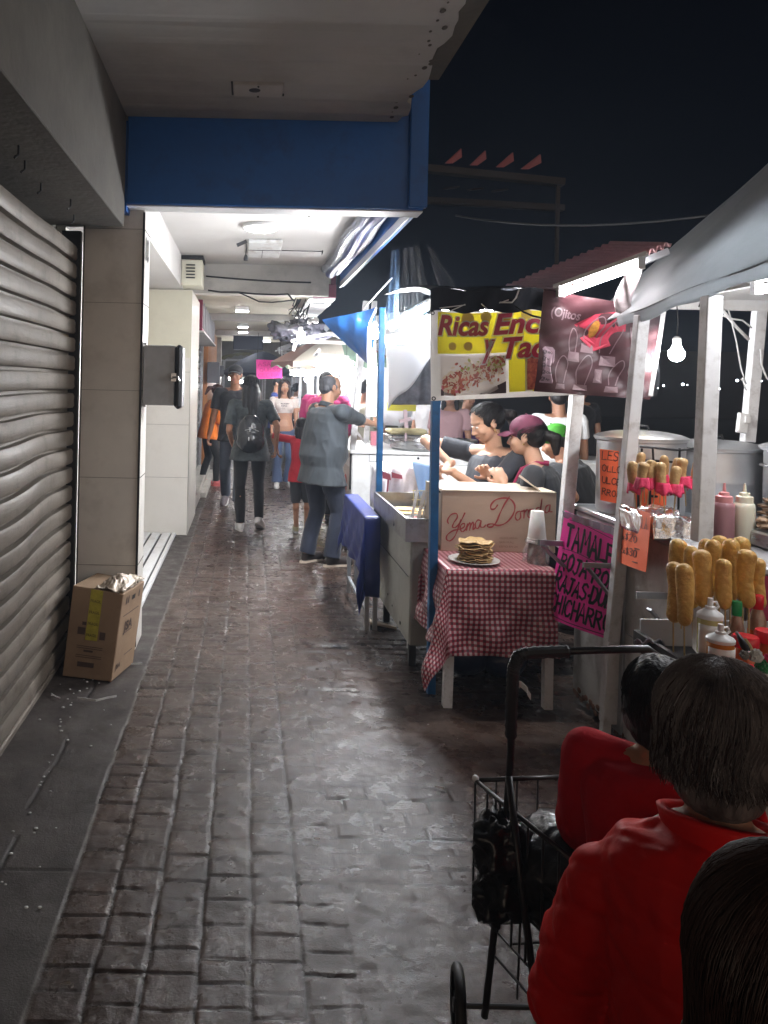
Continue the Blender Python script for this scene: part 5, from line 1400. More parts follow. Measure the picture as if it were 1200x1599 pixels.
b.grid(bagf, 60, 12); b.build('film', mat('clear bag film', (.8, .8, .8), .1, alpha=.28, spec=1, bump=1, bscale=30), bg_, smooth=True)
b = MB(); b.lathe(cc, [(.001, .0), (.046, 0), (.044, .10), (.001, .10)], 28, cap=False); b.build('wrapped_cups', mat('printed cup wrap', (.03, .03, .045), .4, var=.9, vscale=22, col2=(.30, .20, .13)), bg_, smooth=True, auto=40)

# blue cloth table + bags --------------------------------------------------------------
m_bcl = mat('blue tablecloth', (.012, .024, .15), .42, var=.12, vscale=6, bump=.3, bscale=12, spec=.45)
bx0, bx1, by0, by1, bz = .80, .895, 5.02, 6.02, .745
bt = thing('side_table', (.85, 5.5, 0), 'narrow folding table under the blue cloth', 'table')
b = MB(); b.box(bx0, bx1, by0, by1, bz-.03, bz-.004); b.build('tabletop', m_dark, bt)
for x in (bx0+.01, bx1-.03):
    for y in (by0+.04, by1-.08): 
        b = MB(); b.bar((x+.012, y, bz-.031), (x+.012, y-.02, 0), .028, .028); b.build('leg', m_galv, bt)
b = MB(); b.bar((bx0+.02, by0+.05, .12), (bx0+.02, by1-.1, .12), .02, .02); b.build('stretcher', m_galv, bt)
b = drape(bx0, bx1, by0, by1, bz, .37, .0, .52, .30, n=80, flare=.10, rip=.016, seed=5)
thing_mesh(b, 'blue_tablecloth', m_bcl, 'shiny blue cloth hanging over the narrow side table', 'tablecloth', smooth=True)
b = MB(); b.grid(lambda u, v: P(572+40*u+8*(1-v), 972-13*v+(8*u), 5.05+.5*v), 4, 4, thick=.012); tag(thing_mesh(b, 'cardboard_scrap', m_cardp, 'flat pale board lying under the blue side table', 'board'))
# plastic bags of supplies between the tables
m_bag = mat('milky plastic bag', (.74, .72, .74), .25, 0, var=.1, vscale=8, bump=.9, bscale=16, alpha=.9, spec=.6)
def bag(px0, px1, y0, y1, Y, label, m, seed):
    b = MB(); a0 = P(px0, y1, Y); a1 = P(px1, y0, Y); cx = (a0.x+a1.x)/2; w_ = (a1.x-a0.x)/2; h_ = a1.z-a0.z
    def fn(u, v):
        a = u*2*PI; r = (1-.25*v**2+.10*math.sin(a*4+seed+v*3)+.06*math.sin(a*9+seed-v*5)); e = 1 if v < .86 else .5*(1-(v-.86)/.14)+.5
        return (cx+w_*r*e*math.cos(a), Y+.14*r*e*math.sin(a), a0.z+h_*v+.012*math.sin(a*5+seed)*v)
    b.grid(fn, 56, 16); b.add([fn(i/20, 0) for i in range(20)], [tuple(range(20))]); b.add([fn(i/20, 1) for i in range(20)], [tuple(range(20))])
    return thing_mesh(b, 'plastic_bag', m, label, 'bag', smooth=True)
bag(580, 612, 722, 790, 5.65, 'white plastic bag standing on the far end of the blue side table', m_bag, 1)
bag(604, 660, 720, 790, 5.55, 'wide milky bag of supplies behind the griddle', mat('pinkish clear bag', (.70, .62, .64), .25, 0, var=.2, vscale=8, bump=.8, bscale=14, alpha=.85, spec=.6), 2)
b = MB()
b.add([P(597, 735, 5.42), P(610, 741, 5.42), P(611, 750, 5.42), P(598, 747, 5.42)], [(0, 1, 2, 3)]); b.add([P(612, 737, 5.42), P(628, 742, 5.42), P(629, 748, 5.42), P(612, 746, 5.42)], [(0, 1, 2, 3)])
b.bar(P(607, 747, 5.42), P(605, 768, 5.42), .012, .003)
thing_mesh(b, 'printed_ribbon', mat('maroon print', (.30, .06, .09), .5), 'maroon bow printed on the front of the milky bag', 'ribbon')
b = MB(); o_ = P(676, 750, 5.0)
b.grid(lambda u, v: P(644+40*u*(.3+.7*v)+14*(1-v), 782-62*v+10*u, 5.0+.1*math.sin(u*3)), 14, 14, thick=.003)
thing_mesh(b, 'blue_plastic_sheet', mat('pale blue plastic', (.30, .46, .72), .3, bump=.4, bscale=10, spec=.5), 'pale blue plastic bag between the griddle and the near blue post', 'plastic sheet', smooth=True)
# ================================================================== white cart stall with the griddle pan (behind the man)
s3 = thing('white_cart', (1.55, 7.9, 0), 'white enamelled food cart with a slotted side and casters, where the man in grey leans', 'food cart')
X0, X1, Yn, Yf, ZT = 1.005, 2.25, 7.2, 8.55, .99
b = MB(); b.box(X0, X1, Yn, Yf, .16, ZT-.03, bev=.01); body = b.build('body', m_white, s3)
b = MB(); b.box(X0-.02, X1+.02, Yn-.02, Yf+.02, ZT-.029, ZT, bev=.005); b.build('counter_top', mat('bright counter', (.8, .8, .8), .35), s3)
b = MB(); b.box(X0-.012, X0-.0005, Yn+.02, Yn+.06, .62, .96); b.box(X0+.16, X0+.34, Yn-.003, Yn-.0005, ZT-.10, ZT-.097); b.box(X0+.16, X0+.163, Yn-.003, Yn-.0005, ZT-.10, ZT-.035); b.box(X0+.9, X1, Yn-.003, Yn-.0005, ZT-.12, ZT-.117); b.build('slot', m_black, body)
b = MB(); b.ball((X0+.62, Yn-.004, .93), .012, 10, sc=(1, .4, 1)); b.build('knob', m_black, body)
wps = lambda u, v, off=0: Vector((X0-.004-off, Yf-u, v))
b = MB(); patch(b, wps, [(.15, .22), (1.22, .22), (1.22, .82), (.15, .82)], 0, sub=2); b.build('side_print', mat('faded print backing', (.56, .50, .46), .5), body)
b = MB(); rs_ = random.Random(3)
for (x, y, a_, c_, m_) in ((.95, .62, .14, .10, 0), (.72, .42, .18, .12, 0), (1.02, .33, .12, .10, 1), (.5, .66, .16, .08, 1), (.35, .35, .14, .10, 0)):
    patch(b, wps, ell(x, y, a_, c_, 18, .4), .002+.001*m_, m_, 3)
b.build('snack_print', [mat('red snack print', (.42, .07, .06), .5, var=.5, vscale=14), mat('brown snack print', (.25, .13, .09), .5, var=.5, vscale=14)], body)
for x, y in ((X0+.06, Yn+.08), (X0+.06, Yf-.1), (X1-.08, Yn+.08)):
    b = MB(); b.lathe((x, y, .06), [(.02, -.022), (.055, -.018), (.06, 0), (.055, .018), (.02, .022)], 18, M=Matrix.Rotation(PI/2, 3, 'Y') @ Matrix.Rotation(.5, 3, 'X')); b.box(x-.035, x+.035, y-.03, y+.03, .12, .159); b.bar((x-.03, y, .125), (x-.03, y-.01, .06), .006, .03); b.bar((x+.03, y, .125), (x+.03, y-.01, .06), .006, .03)
    b.build('caster', m_dark, s3)
post('post', s3, Vector((P(551, 690, 7.23).x, 7.23, ZT)), P(572, 470, 7.23), .055, m_polew)
post('post', s3, Vector((P(572, 690, 8.4).x, 8.4, ZT)), P(585, 470, 8.4), .055, m_polew)
b = MB(); b.bar(P(556, 672, 7.25), P(574, 697, 7.25), .02, .02); b.build('brace', m_polew, s3)
b = MB(); b.lathe((1.72, 7.5, ZT+.002), [(.001, 0), (.27, 0), (.30, .02), (.30, .085), (.29, .09), (.28, .085), (.27, .03), (.001, .02)], 44, cap=False); b.tube([(1.42, 7.46, ZT+.06), (1.38, 7.44, ZT+.10), (1.42, 7.40, ZT+.12)], .012, 8)
thing_mesh(b, 'griddle_pan', m_steel, 'wide round steel griddle pan on the white cart counter', 'pan', smooth=True, auto=40)
# goods on the counter
b = MB(); b.box(1.50, 1.95, 8.05, 8.4, ZT+.002, ZT+.10, bev=.01); thing_mesh(b, 'steel_tray', m_steel, 'deep steel tray behind the griddle pan on the white cart', 'tray')
b = MB(); b.box(1.52, 1.92, 8.08, 8.36, ZT+.102, ZT+.16, bev=.02); thing_mesh(b, 'folded_tortillas', mat('pale yellow dough', (.72, .64, .36), .6, bump=.4, bscale=30), 'pale yellow dough heap in the steel tray on the white cart', 'dough')
q3 = P(620, 655, 7.6)
b = MB(); b.bar(P(635, 668, 7.7), P(633, 640, 7.7), .035, .02); b.bar(P(624, 658, 7.7), P(642, 654, 7.7), .05, .03); b.lathe((P(634, 690, 7.7).x, 7.7, ZT+.002), [(.05, 0), (.05, .02), (.012, .03), (.012, .14)], 16)
thing_mesh(b, 'scale', mat('pinkish plastic', (.55, .42, .45), .4), 'small kitchen scale standing behind the griddle pan', 'scale')
b = MB(); a0 = P(587, 675, 7.9); b.lathe((a0.x, 7.9, ZT+.002), [(.001, 0), (.05, 0), (.055, .14), (.001, .14)], 18, cap=False); thing_mesh(b, 'pink_cup', mat('pink plastic', (.7, .25, .32), .4), 'pink plastic cup near the hand of the man in grey', 'cup', smooth=True, auto=40)
# white awning sheet and its lamps
m_awn = translucent(mat('white awning cloth', (.82, .83, .86), .6, bump=.2, bscale=8), .4)
m_tubex = emat('glaring tube glow', (.93, .96, 1), 150)
def awn(u, v):
    a = P(606, 640, 8.6).lerp(P(676, 560, 6.5), u); c = P(602, 500, 7.4).lerp(P(676, 490, 5.9), u)
    return a.lerp(c, v)+Vector((0, 0, .03*math.sin(u*8)*(1-v)))
b = MB(); b.grid(awn, 20, 14, thick=.004); thing_mesh(b, 'white_awning', m_awn, 'brightly lit white awning sheet between the two blue posts', 'awning', smooth=True)
def awn2(u, v):
    a = P(608, 632, 8.9).lerp(P(690, 632, 8.9), u); c = P(616, 560, 8.7).lerp(P(690, 520, 8.0), u)
    return a.lerp(c, v)+Vector((0, .03*math.sin(u*20), 0))
b = MB(); b.grid(awn2, 30, 10, thick=.004); thing_mesh(b, 'dark_awning', mat('grey plastic awning', (.16, .16, .19), .3, var=.4, vscale=6, bump=.6, bscale=12), 'grey plastic awning hanging behind the white one', 'awning', smooth=True)
b = MB(); b.box(P(605, 630, 9.2).x, P(650, 630, 9.2).x, 9.2, 9.24, P(605, 641, 9.2).z, P(605, 627, 9.2).z); thing_mesh(b, 'yellow_sign', mat('yellow sign strip', (.75, .72, .05), .5), 'bright yellow strip sign far behind the white cart', 'sign')
tube_lamp(P(612, 512, 5.9), P(669, 480, 5.2), 'bright tube slanting under the plastic film at the near blue post', r=.016, m=m_tubex)
tube_lamp(P(606, 535, 6.2), P(662, 528, 5.6), 'glaring tube in front of the white awning', r=.018, m=m_tubex)
bulb_lamp(P(586, 522, 5.9), 'bare bulb glowing left of the far blue post', wire=.10, r=.036)
tube_lamp((1.02, 4.10, 2.025), (1.60, 4.10, 2.035), 'unseen tube under the black tarp, set to brighten the yellow banner from behind', r=.014, m=emat('banner tube glow', (1, .98, .95), 75))  # tube hidden behind the banner top, placed to make the vinyl glow
# curly plastic strips near the far blue post
b = MB(); rc_ = random.Random(10)
for k in range(12):
    x = rc_.uniform(566, 590); y = rc_.uniform(565, 615); b.tube([P(x, y, 6.3), P(x+rc_.uniform(-8, 10), y+rc_.uniform(3, 9), 6.3), P(x+rc_.uniform(-8, 12), y+rc_.uniform(9, 20), 6.3)], .006, 5)
for k in range(8):
    x = rc_.uniform(590, 606); b.tube([P(x, rc_.uniform(500, 508), 5.45), P(x+rc_.uniform(-9, 9), rc_.uniform(506, 514), 5.45)], .006, 5)
tag(thing_mesh(b, 'tangled_cords', m_white, 'tangle of white cords and plastic ties around the far blue post', 'cords'), kind='stuff')
b = MB(); b.grid(lambda u, v: P(574+14*u, 650-150*v, 6.35)+Vector((0, .02*math.sin(v*11), 0)), 4, 20, thick=.003)
thing_mesh(b, 'white_strip', m_awn, 'long white cloth strip hanging left of the far blue post', 'cloth')
# blue tarp flap
m_tarpbl = mat('blue tarp', (.02, .12, .38), .45, 0, var=.25, vscale=3, bump=.5, bscale=9, spec=.5)
def bt_(u, v):
    a = P(503, 499, 6.6).lerp(P(590, 478, 6.2), u); c = P(572, 566, 6.9).lerp(P(581, 570, 6.4), u)
    p = c.lerp(a, v); return p+Vector((0, .07*math.sin(u*5+v*3)*v+.03*abs(math.sin(u*9-v*6))+.03*float(noise([u, v, 0], 5, 3)), -.012*math.sin(PI*u)*v))
b = MB(); b.grid(bt_, 26, 20, thick=.005); thing_mesh(b, 'blue_tarp', m_tarpbl, 'blue tarp corner hanging to a point over the walkway edge', 'tarp', smooth=True, auto=60)
b = MB(); b.tube([P(588, 480, 6.2), P(583, 492, 6.2), P(577, 505, 6.2), P(580, 515, 6.2)], .008, 6); thing_mesh(b, 'tarp_knot', m_white, 'white knotted cord at the right corner of the blue tarp', 'cord')
cable([P(568, 482, 6.2), P(590, 458, 5.9), P(612, 434, 5.6)], .006, 'pale guy rope rising from the blue tarp', 'guy_rope', m_white)
# dark sheet backdrop linking roofs above far stalls
cable(sag(P(712, 336, 9), P(1110, 336, 6.5), .10, 24)[:], .012, 'long sagging overhead wire across the night sky', 'overhead_wire', m_dark)

# second cart row behind vendors: pan, boxes and dark stall
b = MB(); b.box(2.4, 3.6, 6.6, 7.3, 0, .98, bev=.01); thing_mesh(b, 'back_cart', m_cart, 'grey cart standing behind the vendors', 'food cart')
b = MB(); b.box(1.0, 2.3, 6.05, 6.09, .35, .98) ; thing_mesh(b, 'cart_panel', m_white, 'pale cart panel between the griddle counter and the white cart', 'panel')
b = MB(); b.lathe((2.05, 7.6, .99), [(.001, 0), (.22, 0), (.24, .02), (.24, .10), (.23, .09), (.001, .02)], 36, cap=False); thing_mesh(b, 'steel_basin', m_steel, 'steel basin right of the griddle pan', 'basin', smooth=True, auto=40)

# ================================================================== far stalls
def far_stall(x0, x1, y0, y1, label, top=.92, roof=None, roofm=None, bodym=None, lamps=(), posts=True, prx=2.15, pots=1):
    s = thing('market_stall', ((x0+x1)/2, (y0+y1)/2, 0), label, 'food stall', 'food stalls farther down the walkway')
    b = MB(); b.box(x0, x1, y0, y1, .12, top-.03, bev=.01); b.build('counter', bodym or m_whiteold, s)
    b = MB(); b.box(x0-.03, x1, y0-.03, y1+.03, top-.029, top, bev=.006); b.build('counter_top', m_alu, s)
    if posts:
        for px_, py_ in ((x0+.02, y0+.03), (x0+.02, y1-.03), (x1-.05, y0+.03)):
            b = MB(); b.bar((px_, py_, 0 if px_ > x1-.2 else top), (px_+.03, py_, prx), .05, .05); b.build('post', m_polew, s)
    b = MB(); b.bar((x0, y0, prx), (x1, y0, prx+.02), .04, .04); b.bar((x0, y1, prx), (x1, y1, prx+.02), .04, .04); b.bar((x0, y0, prx), (x0, y1, prx), .04, .04); b.build('frame', m_polew, s)
    if roof:
        def rf(u, v): return (x0-.12+u*(x1-x0+.2), y0-.1+v*(y1-y0+.2), prx+.03+.22*math.sin(PI*min(1, u*1.0))*.9+.02*math.sin(v*9+u*12))
        b = MB(); b.grid(rf, 20, 14, thick=-.005)
        def rv(u, v): return (x0-.12+u*(x1-x0+.2), y0-.1-.004, prx+.03+.2*math.sin(PI*u)-(.09+.02*math.cos(u*50))*v)
        b.grid(rv, 60, 3, thick=.004); b.build('canopy', roofm, s, smooth=True, auto=60)
    for i in range(pots):
        cx = x0+.28+i*.5; cy = y0+.35
        b = MB(); b.lathe((cx, cy, top+.001), [(.001, 0), (.15, 0), (.155, .2), (.16, .21), (.12, .235), (.001, .25)], 24, cap=False); b.build('pot', m_alu, s, smooth=True, auto=40)
    b = MB(); rr = random.Random(int(x0*100+y0*10))
    for i in range(7):
        x = rr.uniform(x0+.05, x1-.2); y = rr.uniform(y0+.05, y1-.1); h_ = rr.uniform(.08, .24); r_ = rr.uniform(.03, .07)
        b.lathe((x, y, top+.001), [(.001, 0), (r_, 0), (r_, h_*.7), (r_*.4, h_*.85), (r_*.4, h_), (.001, h_)], 14, cap=False)
    b.build('jars', mat('coloured jars %d' % (int(y0) % 3), ((.5, .1, .06), (.55, .45, .12), (.3, .4, .2))[int(y0) % 3], .3), s, smooth=True, auto=40)
    return s
far_stall(1.30, 2.4, 9.2, 10.6, 'white market stall with lit frame directly behind the white cart', roof=True, roofm=m_awn, prx=2.25)
far_stall(1.05, 2.3, 11.2, 12.8, 'market stall with a striped parasol, in the second row beyond the white cart', roof=True, roofm=mat('grey translucent tarp', (.3, .32, .34), .4, bump=.4, bscale=8), prx=2.35, bodym=mat('yellow counter', (.62, .55, .15), .5))
far_stall(.95, 2.2, 14.0, 16.0, 'market stall with a dark canopy far down the walkway', roof=True, roofm=m_tarpk, prx=2.4)
far_stall(.85, 2.2, 18.0, 20.0, 'pale market stall near the end of the walkway', roof=True, roofm=m_awn, prx=2.4, bodym=m_cart)
far_stall(-.75, .6, 23.5, 24.3, 'low stall closing the far end of the walkway', roof=True, roofm=mat('olive canopy', (.18, .17, .08), .6), prx=2.3, bodym=m_whiteold)
for k, (xa, xb, y_, za, zb2) in enumerate(((1.35, 2.6, 10.75, 1.05, 2.2), (1.2, 2.6, 13.1, 1.0, 2.3), (1.0, 2.4, 17.0, 1.0, 2.3))):  # added white backdrops that fill the dark gaps with lamp glare
    b = MB(); b.grid(lambda u, v: (xa+(xb-xa)*u, y_+.04*math.sin(u*17), za+(zb2-za)*v), 30, 4, thick=.004)
    thing_mesh(b, 'glare_sheet', m_awn, ('nearest', 'middle', 'farthest')[k]+' white backdrop added behind a far stall for its glare', 'sheet', smooth=True)
# parasols
def parasol(c, r, h, mats, label, n=8, tilt=0.0, base=0.0):
    t = thing('parasol', (c[0], c[1], base), label, 'parasol')
    R = Matrix.Rotation(tilt, 3, 'Y'); cv = Vector(c)
    b = MB()
    for k in range(n):
        def fn(u, v, k=k):
            a = 2*PI*(k+u)/n; s_ = v; sagk = 1-.10*math.sin(PI*u)*s_
            rr = r*s_*sagk; z = h*(1-s_**1.35)
            return cv+R @ Vector((rr*math.cos(a), rr*math.sin(a), z))
        b.grid(fn, 6, 8, k % len(mats), thick=.004)
        def fr(u, v, k=k):
            a = 2*PI*(k+u)/n; rr = r*(1-.10*math.sin(PI*u)); return cv+R @ Vector((rr*math.cos(a), rr*math.sin(a), -(.06+.02*math.cos(u*4*PI))*(1-v)))
        b.grid(fr, 12, 2, k % len(mats), thick=.003)
    b.build('canopy', mats, t)
    b = MB(); b.tube([(c[0], c[1], base+.02), cv+Vector((0, 0, h))], .018, 8); b.lathe((c[0], c[1], base), [(.001, 0), (.22, 0), (.2, .05), (.03, .07)], 18, cap=False); b.build('pole', m_polew, t)
    return t
mg1 = mat('faded green cloth', (.16, .24, .17), .7); mg2 = mat('brown cloth', (.30, .16, .12), .7); mg3 = mat('cream cloth', (.55, .50, .42), .7)
c_ = P(505, 572, 12.0); parasol((c_.x+.1, 11.0, c_.z+.02), .95, .42, [mg1, mg2, mg3], 'faded green, brown and cream scalloped parasol above the pink sign side of the crowd')
c_ = P(405, 582, 16.0); parasol((c_.x+.1, 17.2, c_.z), .95, .50, [mat('dark navy cloth', (.02, .025, .05), .7)], 'dark navy parasol at the far end of the walkway')
# bundled dark plastic and metal work above the far stalls
b = MB(); rb_ = random.Random(14)
for i in range(5):
    c0_ = P(448+i*11, 516+6*math.sin(i*2), 9.6+.1*i)
    def cr(u, v, c0_=c0_):
        a = u*2*PI; e = math.sin(PI*v)+.02; d_ = Vector((e*math.cos(a)*1.3, e*math.sin(a), -math.cos(PI*v)*.75)); n_ = float(noise([d_.x, d_.y, d_.z], 2.6, i)); n2 = float(noise([d_.x, d_.y, d_.z], 7, i+5))
        return c0_+d_*(.13+.075*n_+.04*abs(n2))
    b.grid(cr, 30, 18)
thing_mesh(b, 'plastic_bundle', mat('dark crinkled plastic', (.07, .07, .09), .25, var=.6, vscale=10, bump=1, bscale=12, spec=.8), 'dark crinkled plastic bundle tied up above the stalls', 'bundle', smooth=True)
b = MB()
for a_, c2_ in (((463, 531), (518, 520)), ((455, 532), (560, 536)), ((463, 531), (458, 548)), ((492, 553), (545, 558)), ((500, 545), (492, 556)), ((505, 562), (548, 563)), ((516, 520), (560, 537))):
    b.bar(P(*a_, 9.1), P(*c2_, 9.1), .035, .035)
thing_mesh(b, 'metal_scaffold', m_polew, 'white metal canopy frame sticking out above the crowd', 'frame')
for k, (x, y, Y, lab) in enumerate(((541, 571, 9.4, 'bright bulb at the top of the white stall behind the white cart'), (470, 524, 9.0, 'small bulb clipped below the plastic bundle'), (505, 570, 10.9, 'bulb under the striped parasol'), (523, 583, 10.0, 'low bulb right of the magenta shirt'), (480, 592, 12.4, 'small bulb left of the magenta shirt'), (360, 590, 19.0, 'far bulb left of the man in the cap'), (393, 594, 19.5, 'far bulb right of the man in the cap'), (556, 590, 9.0, 'bulb beside the profile of the stall keeper'))):
    bulb_lamp(P(x, y, Y), lab, wire=.15, r=.045, group='bare bulbs over the far stalls' )
cc_ = P(427, 504, 8.9); b = MB(); pts = [cc_+Vector((.07*math.cos(t*PI/6), 0, .055*math.sin(t*PI/6))) for t in range(13)]; 
tube_lamp(P(500, 574, 9.5), P(548, 572, 9.5), 'tube lamp over the white stall behind the white cart', r=.02, m=m_tubex)
tube_lamp(P(455, 584, 12.5), P(505, 583, 12.5), 'tube lamp over the second far stall', r=.025, m=m_tubeb)
tube_lamp(P(372, 596, 21), P(384, 596, 21), 'far tube lamp glowing behind the man in the cap', r=.04, m=m_tube)
b = MB(); p0 = P(480, 478, 8.9)
pts = [P(468+11*math.cos(t*PI/6), 489+7*math.sin(t*PI/6), 8.9) for t in range(12)]
b.tube(pts+[pts[0]], .012, 6); b.tube([P(478, 490, 8.9), P(488, 498, 8.9), P(495, 500, 8.9)], .01, 6); b.ball(P(493, 500, 8.9), .04, 8); b.ball(P(484, 502, 8.9), .03, 8)
thing_mesh(b, 'ring_hose', m_white, 'white coiled ring and clips hanging from the maroon canopy box', 'coil', smooth=True)
b = MB(); rb_ = random.Random(31)
for k in range(14): x = rb_.uniform(462, 486); y = rb_.uniform(462, 486); b.tube([P(x, y, 8.8), P(x-rb_.uniform(2, 10), y+rb_.uniform(6, 16), 8.8), P(x-rb_.uniform(4, 16), y+rb_.uniform(10, 26), 8.8)], .007, 5)
tag(thing_mesh(b, 'loose_wires', m_dark, 'bundle of loose wires under the left side of the maroon canopy box', 'wires'), kind='stuff')
# pink far sign
def pk(b, wp):
    hand_text(b, wp, 'ASADOS', .05, .40, .10, .12, .014, seed=41); hand_text(b, wp, 'QUESO', .08, .23, .10, .11, .014, seed=42); hand_text(b, wp, 'CECINA', .05, .06, .09, .11, .014, seed=43)
ps = paper('pink_sign', (P(401, 592, 12.6), P(441, 590, 12.6), P(441, 563, 12.6), P(400, 561, 12.6)), .60, .60, mat('far pink card', (.90, .04, .38), .5), 'bright pink hand written card hanging above the crowd at the far end', pk)
for ch in ps.children:
    if ch.name.startswith('lettering'): ch.data.materials.clear(); ch.data.materials.append(mat('dark pink marker', (.55, .01, .17), .5))
b = MB(); b.bar(P(402, 562, 12.62), P(404, 520, 12.62), .008, .008); b.bar(P(439, 563, 12.62), P(437, 520, 12.62), .008, .008); b.build('hanger', m_dark, ps)
# far end: pale wall
b = MB(); b.box(-3, 8, 27, 27.4, 0, 3.2); thing_mesh(b, 'far_wall', mat('far wall', (.25, .25, .22), .8, var=.3, vscale=1), 'dim wall closing the far end of the walkway', 'wall')
# dark buildings and pergola over the road
b = MB(); b.box(8, 40, 48, 52, 0, 4.2); thing_mesh(b, 'dark_building', mat('night facade', (.03, .03, .035), .9), 'dark building far beyond the stalls on the right', 'building')
pg = thing('pergola', (5, 12.5, 0), 'dark red pergola whose slats carry painted pink light above the stalls', 'pergola')
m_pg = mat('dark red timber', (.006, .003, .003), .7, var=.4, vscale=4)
YP = 11.5
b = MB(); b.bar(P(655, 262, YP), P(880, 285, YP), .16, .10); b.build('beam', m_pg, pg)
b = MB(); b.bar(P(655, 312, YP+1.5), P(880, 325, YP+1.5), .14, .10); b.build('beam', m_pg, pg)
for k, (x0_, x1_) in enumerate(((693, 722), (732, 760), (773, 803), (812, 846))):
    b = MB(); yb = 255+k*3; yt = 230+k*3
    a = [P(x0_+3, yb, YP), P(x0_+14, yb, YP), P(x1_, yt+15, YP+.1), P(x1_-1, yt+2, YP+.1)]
    o_ = [v+Vector((0, .05, .02)) for v in a]; b.hexa(a, o_); b.build('slat', mat('pink light on timber', (.22, .065, .07), .7), pg)  # pink light is put into the slat colour
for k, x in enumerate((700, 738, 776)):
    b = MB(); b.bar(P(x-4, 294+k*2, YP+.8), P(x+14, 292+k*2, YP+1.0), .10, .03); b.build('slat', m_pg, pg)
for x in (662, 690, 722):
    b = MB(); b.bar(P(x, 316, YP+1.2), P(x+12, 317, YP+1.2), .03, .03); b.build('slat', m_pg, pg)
b = MB(); b.bar(P(872, 282, YP), (P(872, 300, YP).x, YP, 0), .05, .05); b.build('pergola_post', m_pg, pg)
# distant lights over the dark square
m_dist = emat('distant light', (.8, .9, 1), 5)
for k, (x, y) in enumerate(((1028, 606), (1037, 602), (1067, 600), (1074, 601), (1090, 603), (1096, 608), (1092, 612), (1124, 607), (1152, 594), (1190, 595))):
    Y = 44.0; t = bulb = MB(); bulb.ball(P(x, y, Y), .03+.02*(k % 3), 8)
    tag(bulb.build('distant_lamp', m_dist), 'tiny white point of light across the dark square', 'lamp', 'distant lights seen across the dark square')

# ================================================================== left pavement things
cbx = thing('cardboard_box', (-.8, 4.35, 0), 'brown cardboard box with yellow tape standing against the first pillar', 'cardboard box')
m_kraft = mat('brown kraft carton', (.30, .20, .125), .75, var=.10, vscale=4, bump=.12, bscale=9, dirt=(.15, .09, .06), dscale=3, damt=.5)
# corners: pixels of the visible box at their real depths
BL, BR, BK = P(97, 1048, 4.13), P(174, 1060, 4.06), P(208, 1032, 4.34)
TLf, TRf, TKr = P(114, 914, 4.22), P(193, 928, 4.16), P(226, 907, 4.46)
BL.z = BR.z = BK.z = .003
BB = BL+BK-BR; TB = TLf+TKr-TRf; BB.z = .003
b = MB(); b.add([BL, BR, BK, BB, TLf, TRf, TKr, TB], [(0, 1, 5, 4), (1, 2, 6, 5), (2, 3, 7, 6), (3, 0, 4, 7), (4, 5, 6, 7), (3, 2, 1, 0)])
bx = b.build('carton', m_kraft, cbx, bevel=.006)
fw = quad_warp(BL, BR, TRf, TLf, .27, .47); sw = quad_warp(BR, BK, TKr, TRf, .32, .47)
b = MB(); tp_ = [(.10, .20), (.165, .20), (.165, .468), (.10, .468)]; patch(b, fw, tp_, .0015, sub=2); b.build('yellow_tape', mat('yellow packing tape', (.42, .36, .04), .3, var=.2, vscale=20), cbx)
b = MB()
for s_, u, v, h, wd_ in (('FRAGIL', .105, .40, .014, .055), ('FRAGIL', .105, .34, .014, .055), ('FRAGIL', .105, .28, .014, .055), ('FRAGIL', .105, .22, .014, .055)): add_font(b, fw, s_, u, v, h, off=.0022, bold=.02, width=wd_)
b.build('tape_print', mat('dark olive print', (.12, .10, .02), .6), cbx)
b = MB()
patch(b, fw, [(.055, .225), (.095, .225), (.095, .262), (.055, .262)], .0016, sub=1); patch(b, fw, [(.175, .21), (.205, .21), (.205, .25), (.175, .25)], .0016, sub=1); patch(b, fw, [(.075, .275), (.097, .275), (.097, .292), (.075, .292)], .0016, sub=1)
for y in (.165, .155, .118, .108): rectpatch(b, fw, .06, .20, y, y+.003, .0016, n=2, m_=1)
rectpatch(b, fw, .10, .15, .138, .148, .0016, n=2, m_=1); rectpatch(b, fw, .075, .165, .06, .085, .0016, n=2, m_=1)
add_font(b, sw, 'JSA', .075, .245, .05, off=.0016, bold=.04, width=.12); rectpatch(b, sw, .10, .20, .232, .237, .0016, n=2, m_=1)
add_font(b, sw, 'JSA', .03, .055, .025, off=.0016, bold=.04, width=.065); rectpatch(b, sw, .04, .27, .335, .340, .0016, n=2, m_=1); rectpatch(b, sw, .14, .26, .10, .105, .0016, n=2, m_=1)
for u in (.05, .08, .24): patch(b, sw, [(u, .40), (u+.02, .40), (u+.02, .43), (u+.01, .445), (u, .43)], .0016, sub=1)
tag(b.build('box_print', mat('dark box print', (.08, .05, .04), .7), cbx), kind='stuff')
b = MB(); patch(b, sw, [(.14, .405), (.19, .405), (.19, .43), (.14, .43)], .0020, sub=1); b.build('handle_hole', m_black, cbx)
b = MB()
def topsheet(u, v):
    p = TLf.lerp(TRf, .45+.55*u).lerp(TB.lerp(TKr, .45+.55*u), v); return p+Vector((0, 0, .012+.035*math.sin(PI*v)*math.sin(PI*min(1, u*1.1))+.016*float(noise([p.x, p.y, 0], 34))+.008*float(noise([p.x, p.y, 0], 90))))
b.grid(topsheet, 40, 40, thick=.0015)
thing_mesh(b, 'crinkled_plastic', mat('crinkled shiny film', (.50, .42, .34), .16, .35, spec=1.0, bump=1.0, bscale=45), 'crinkled shiny plastic lying on top of the taped cardboard box', 'plastic', smooth=True)
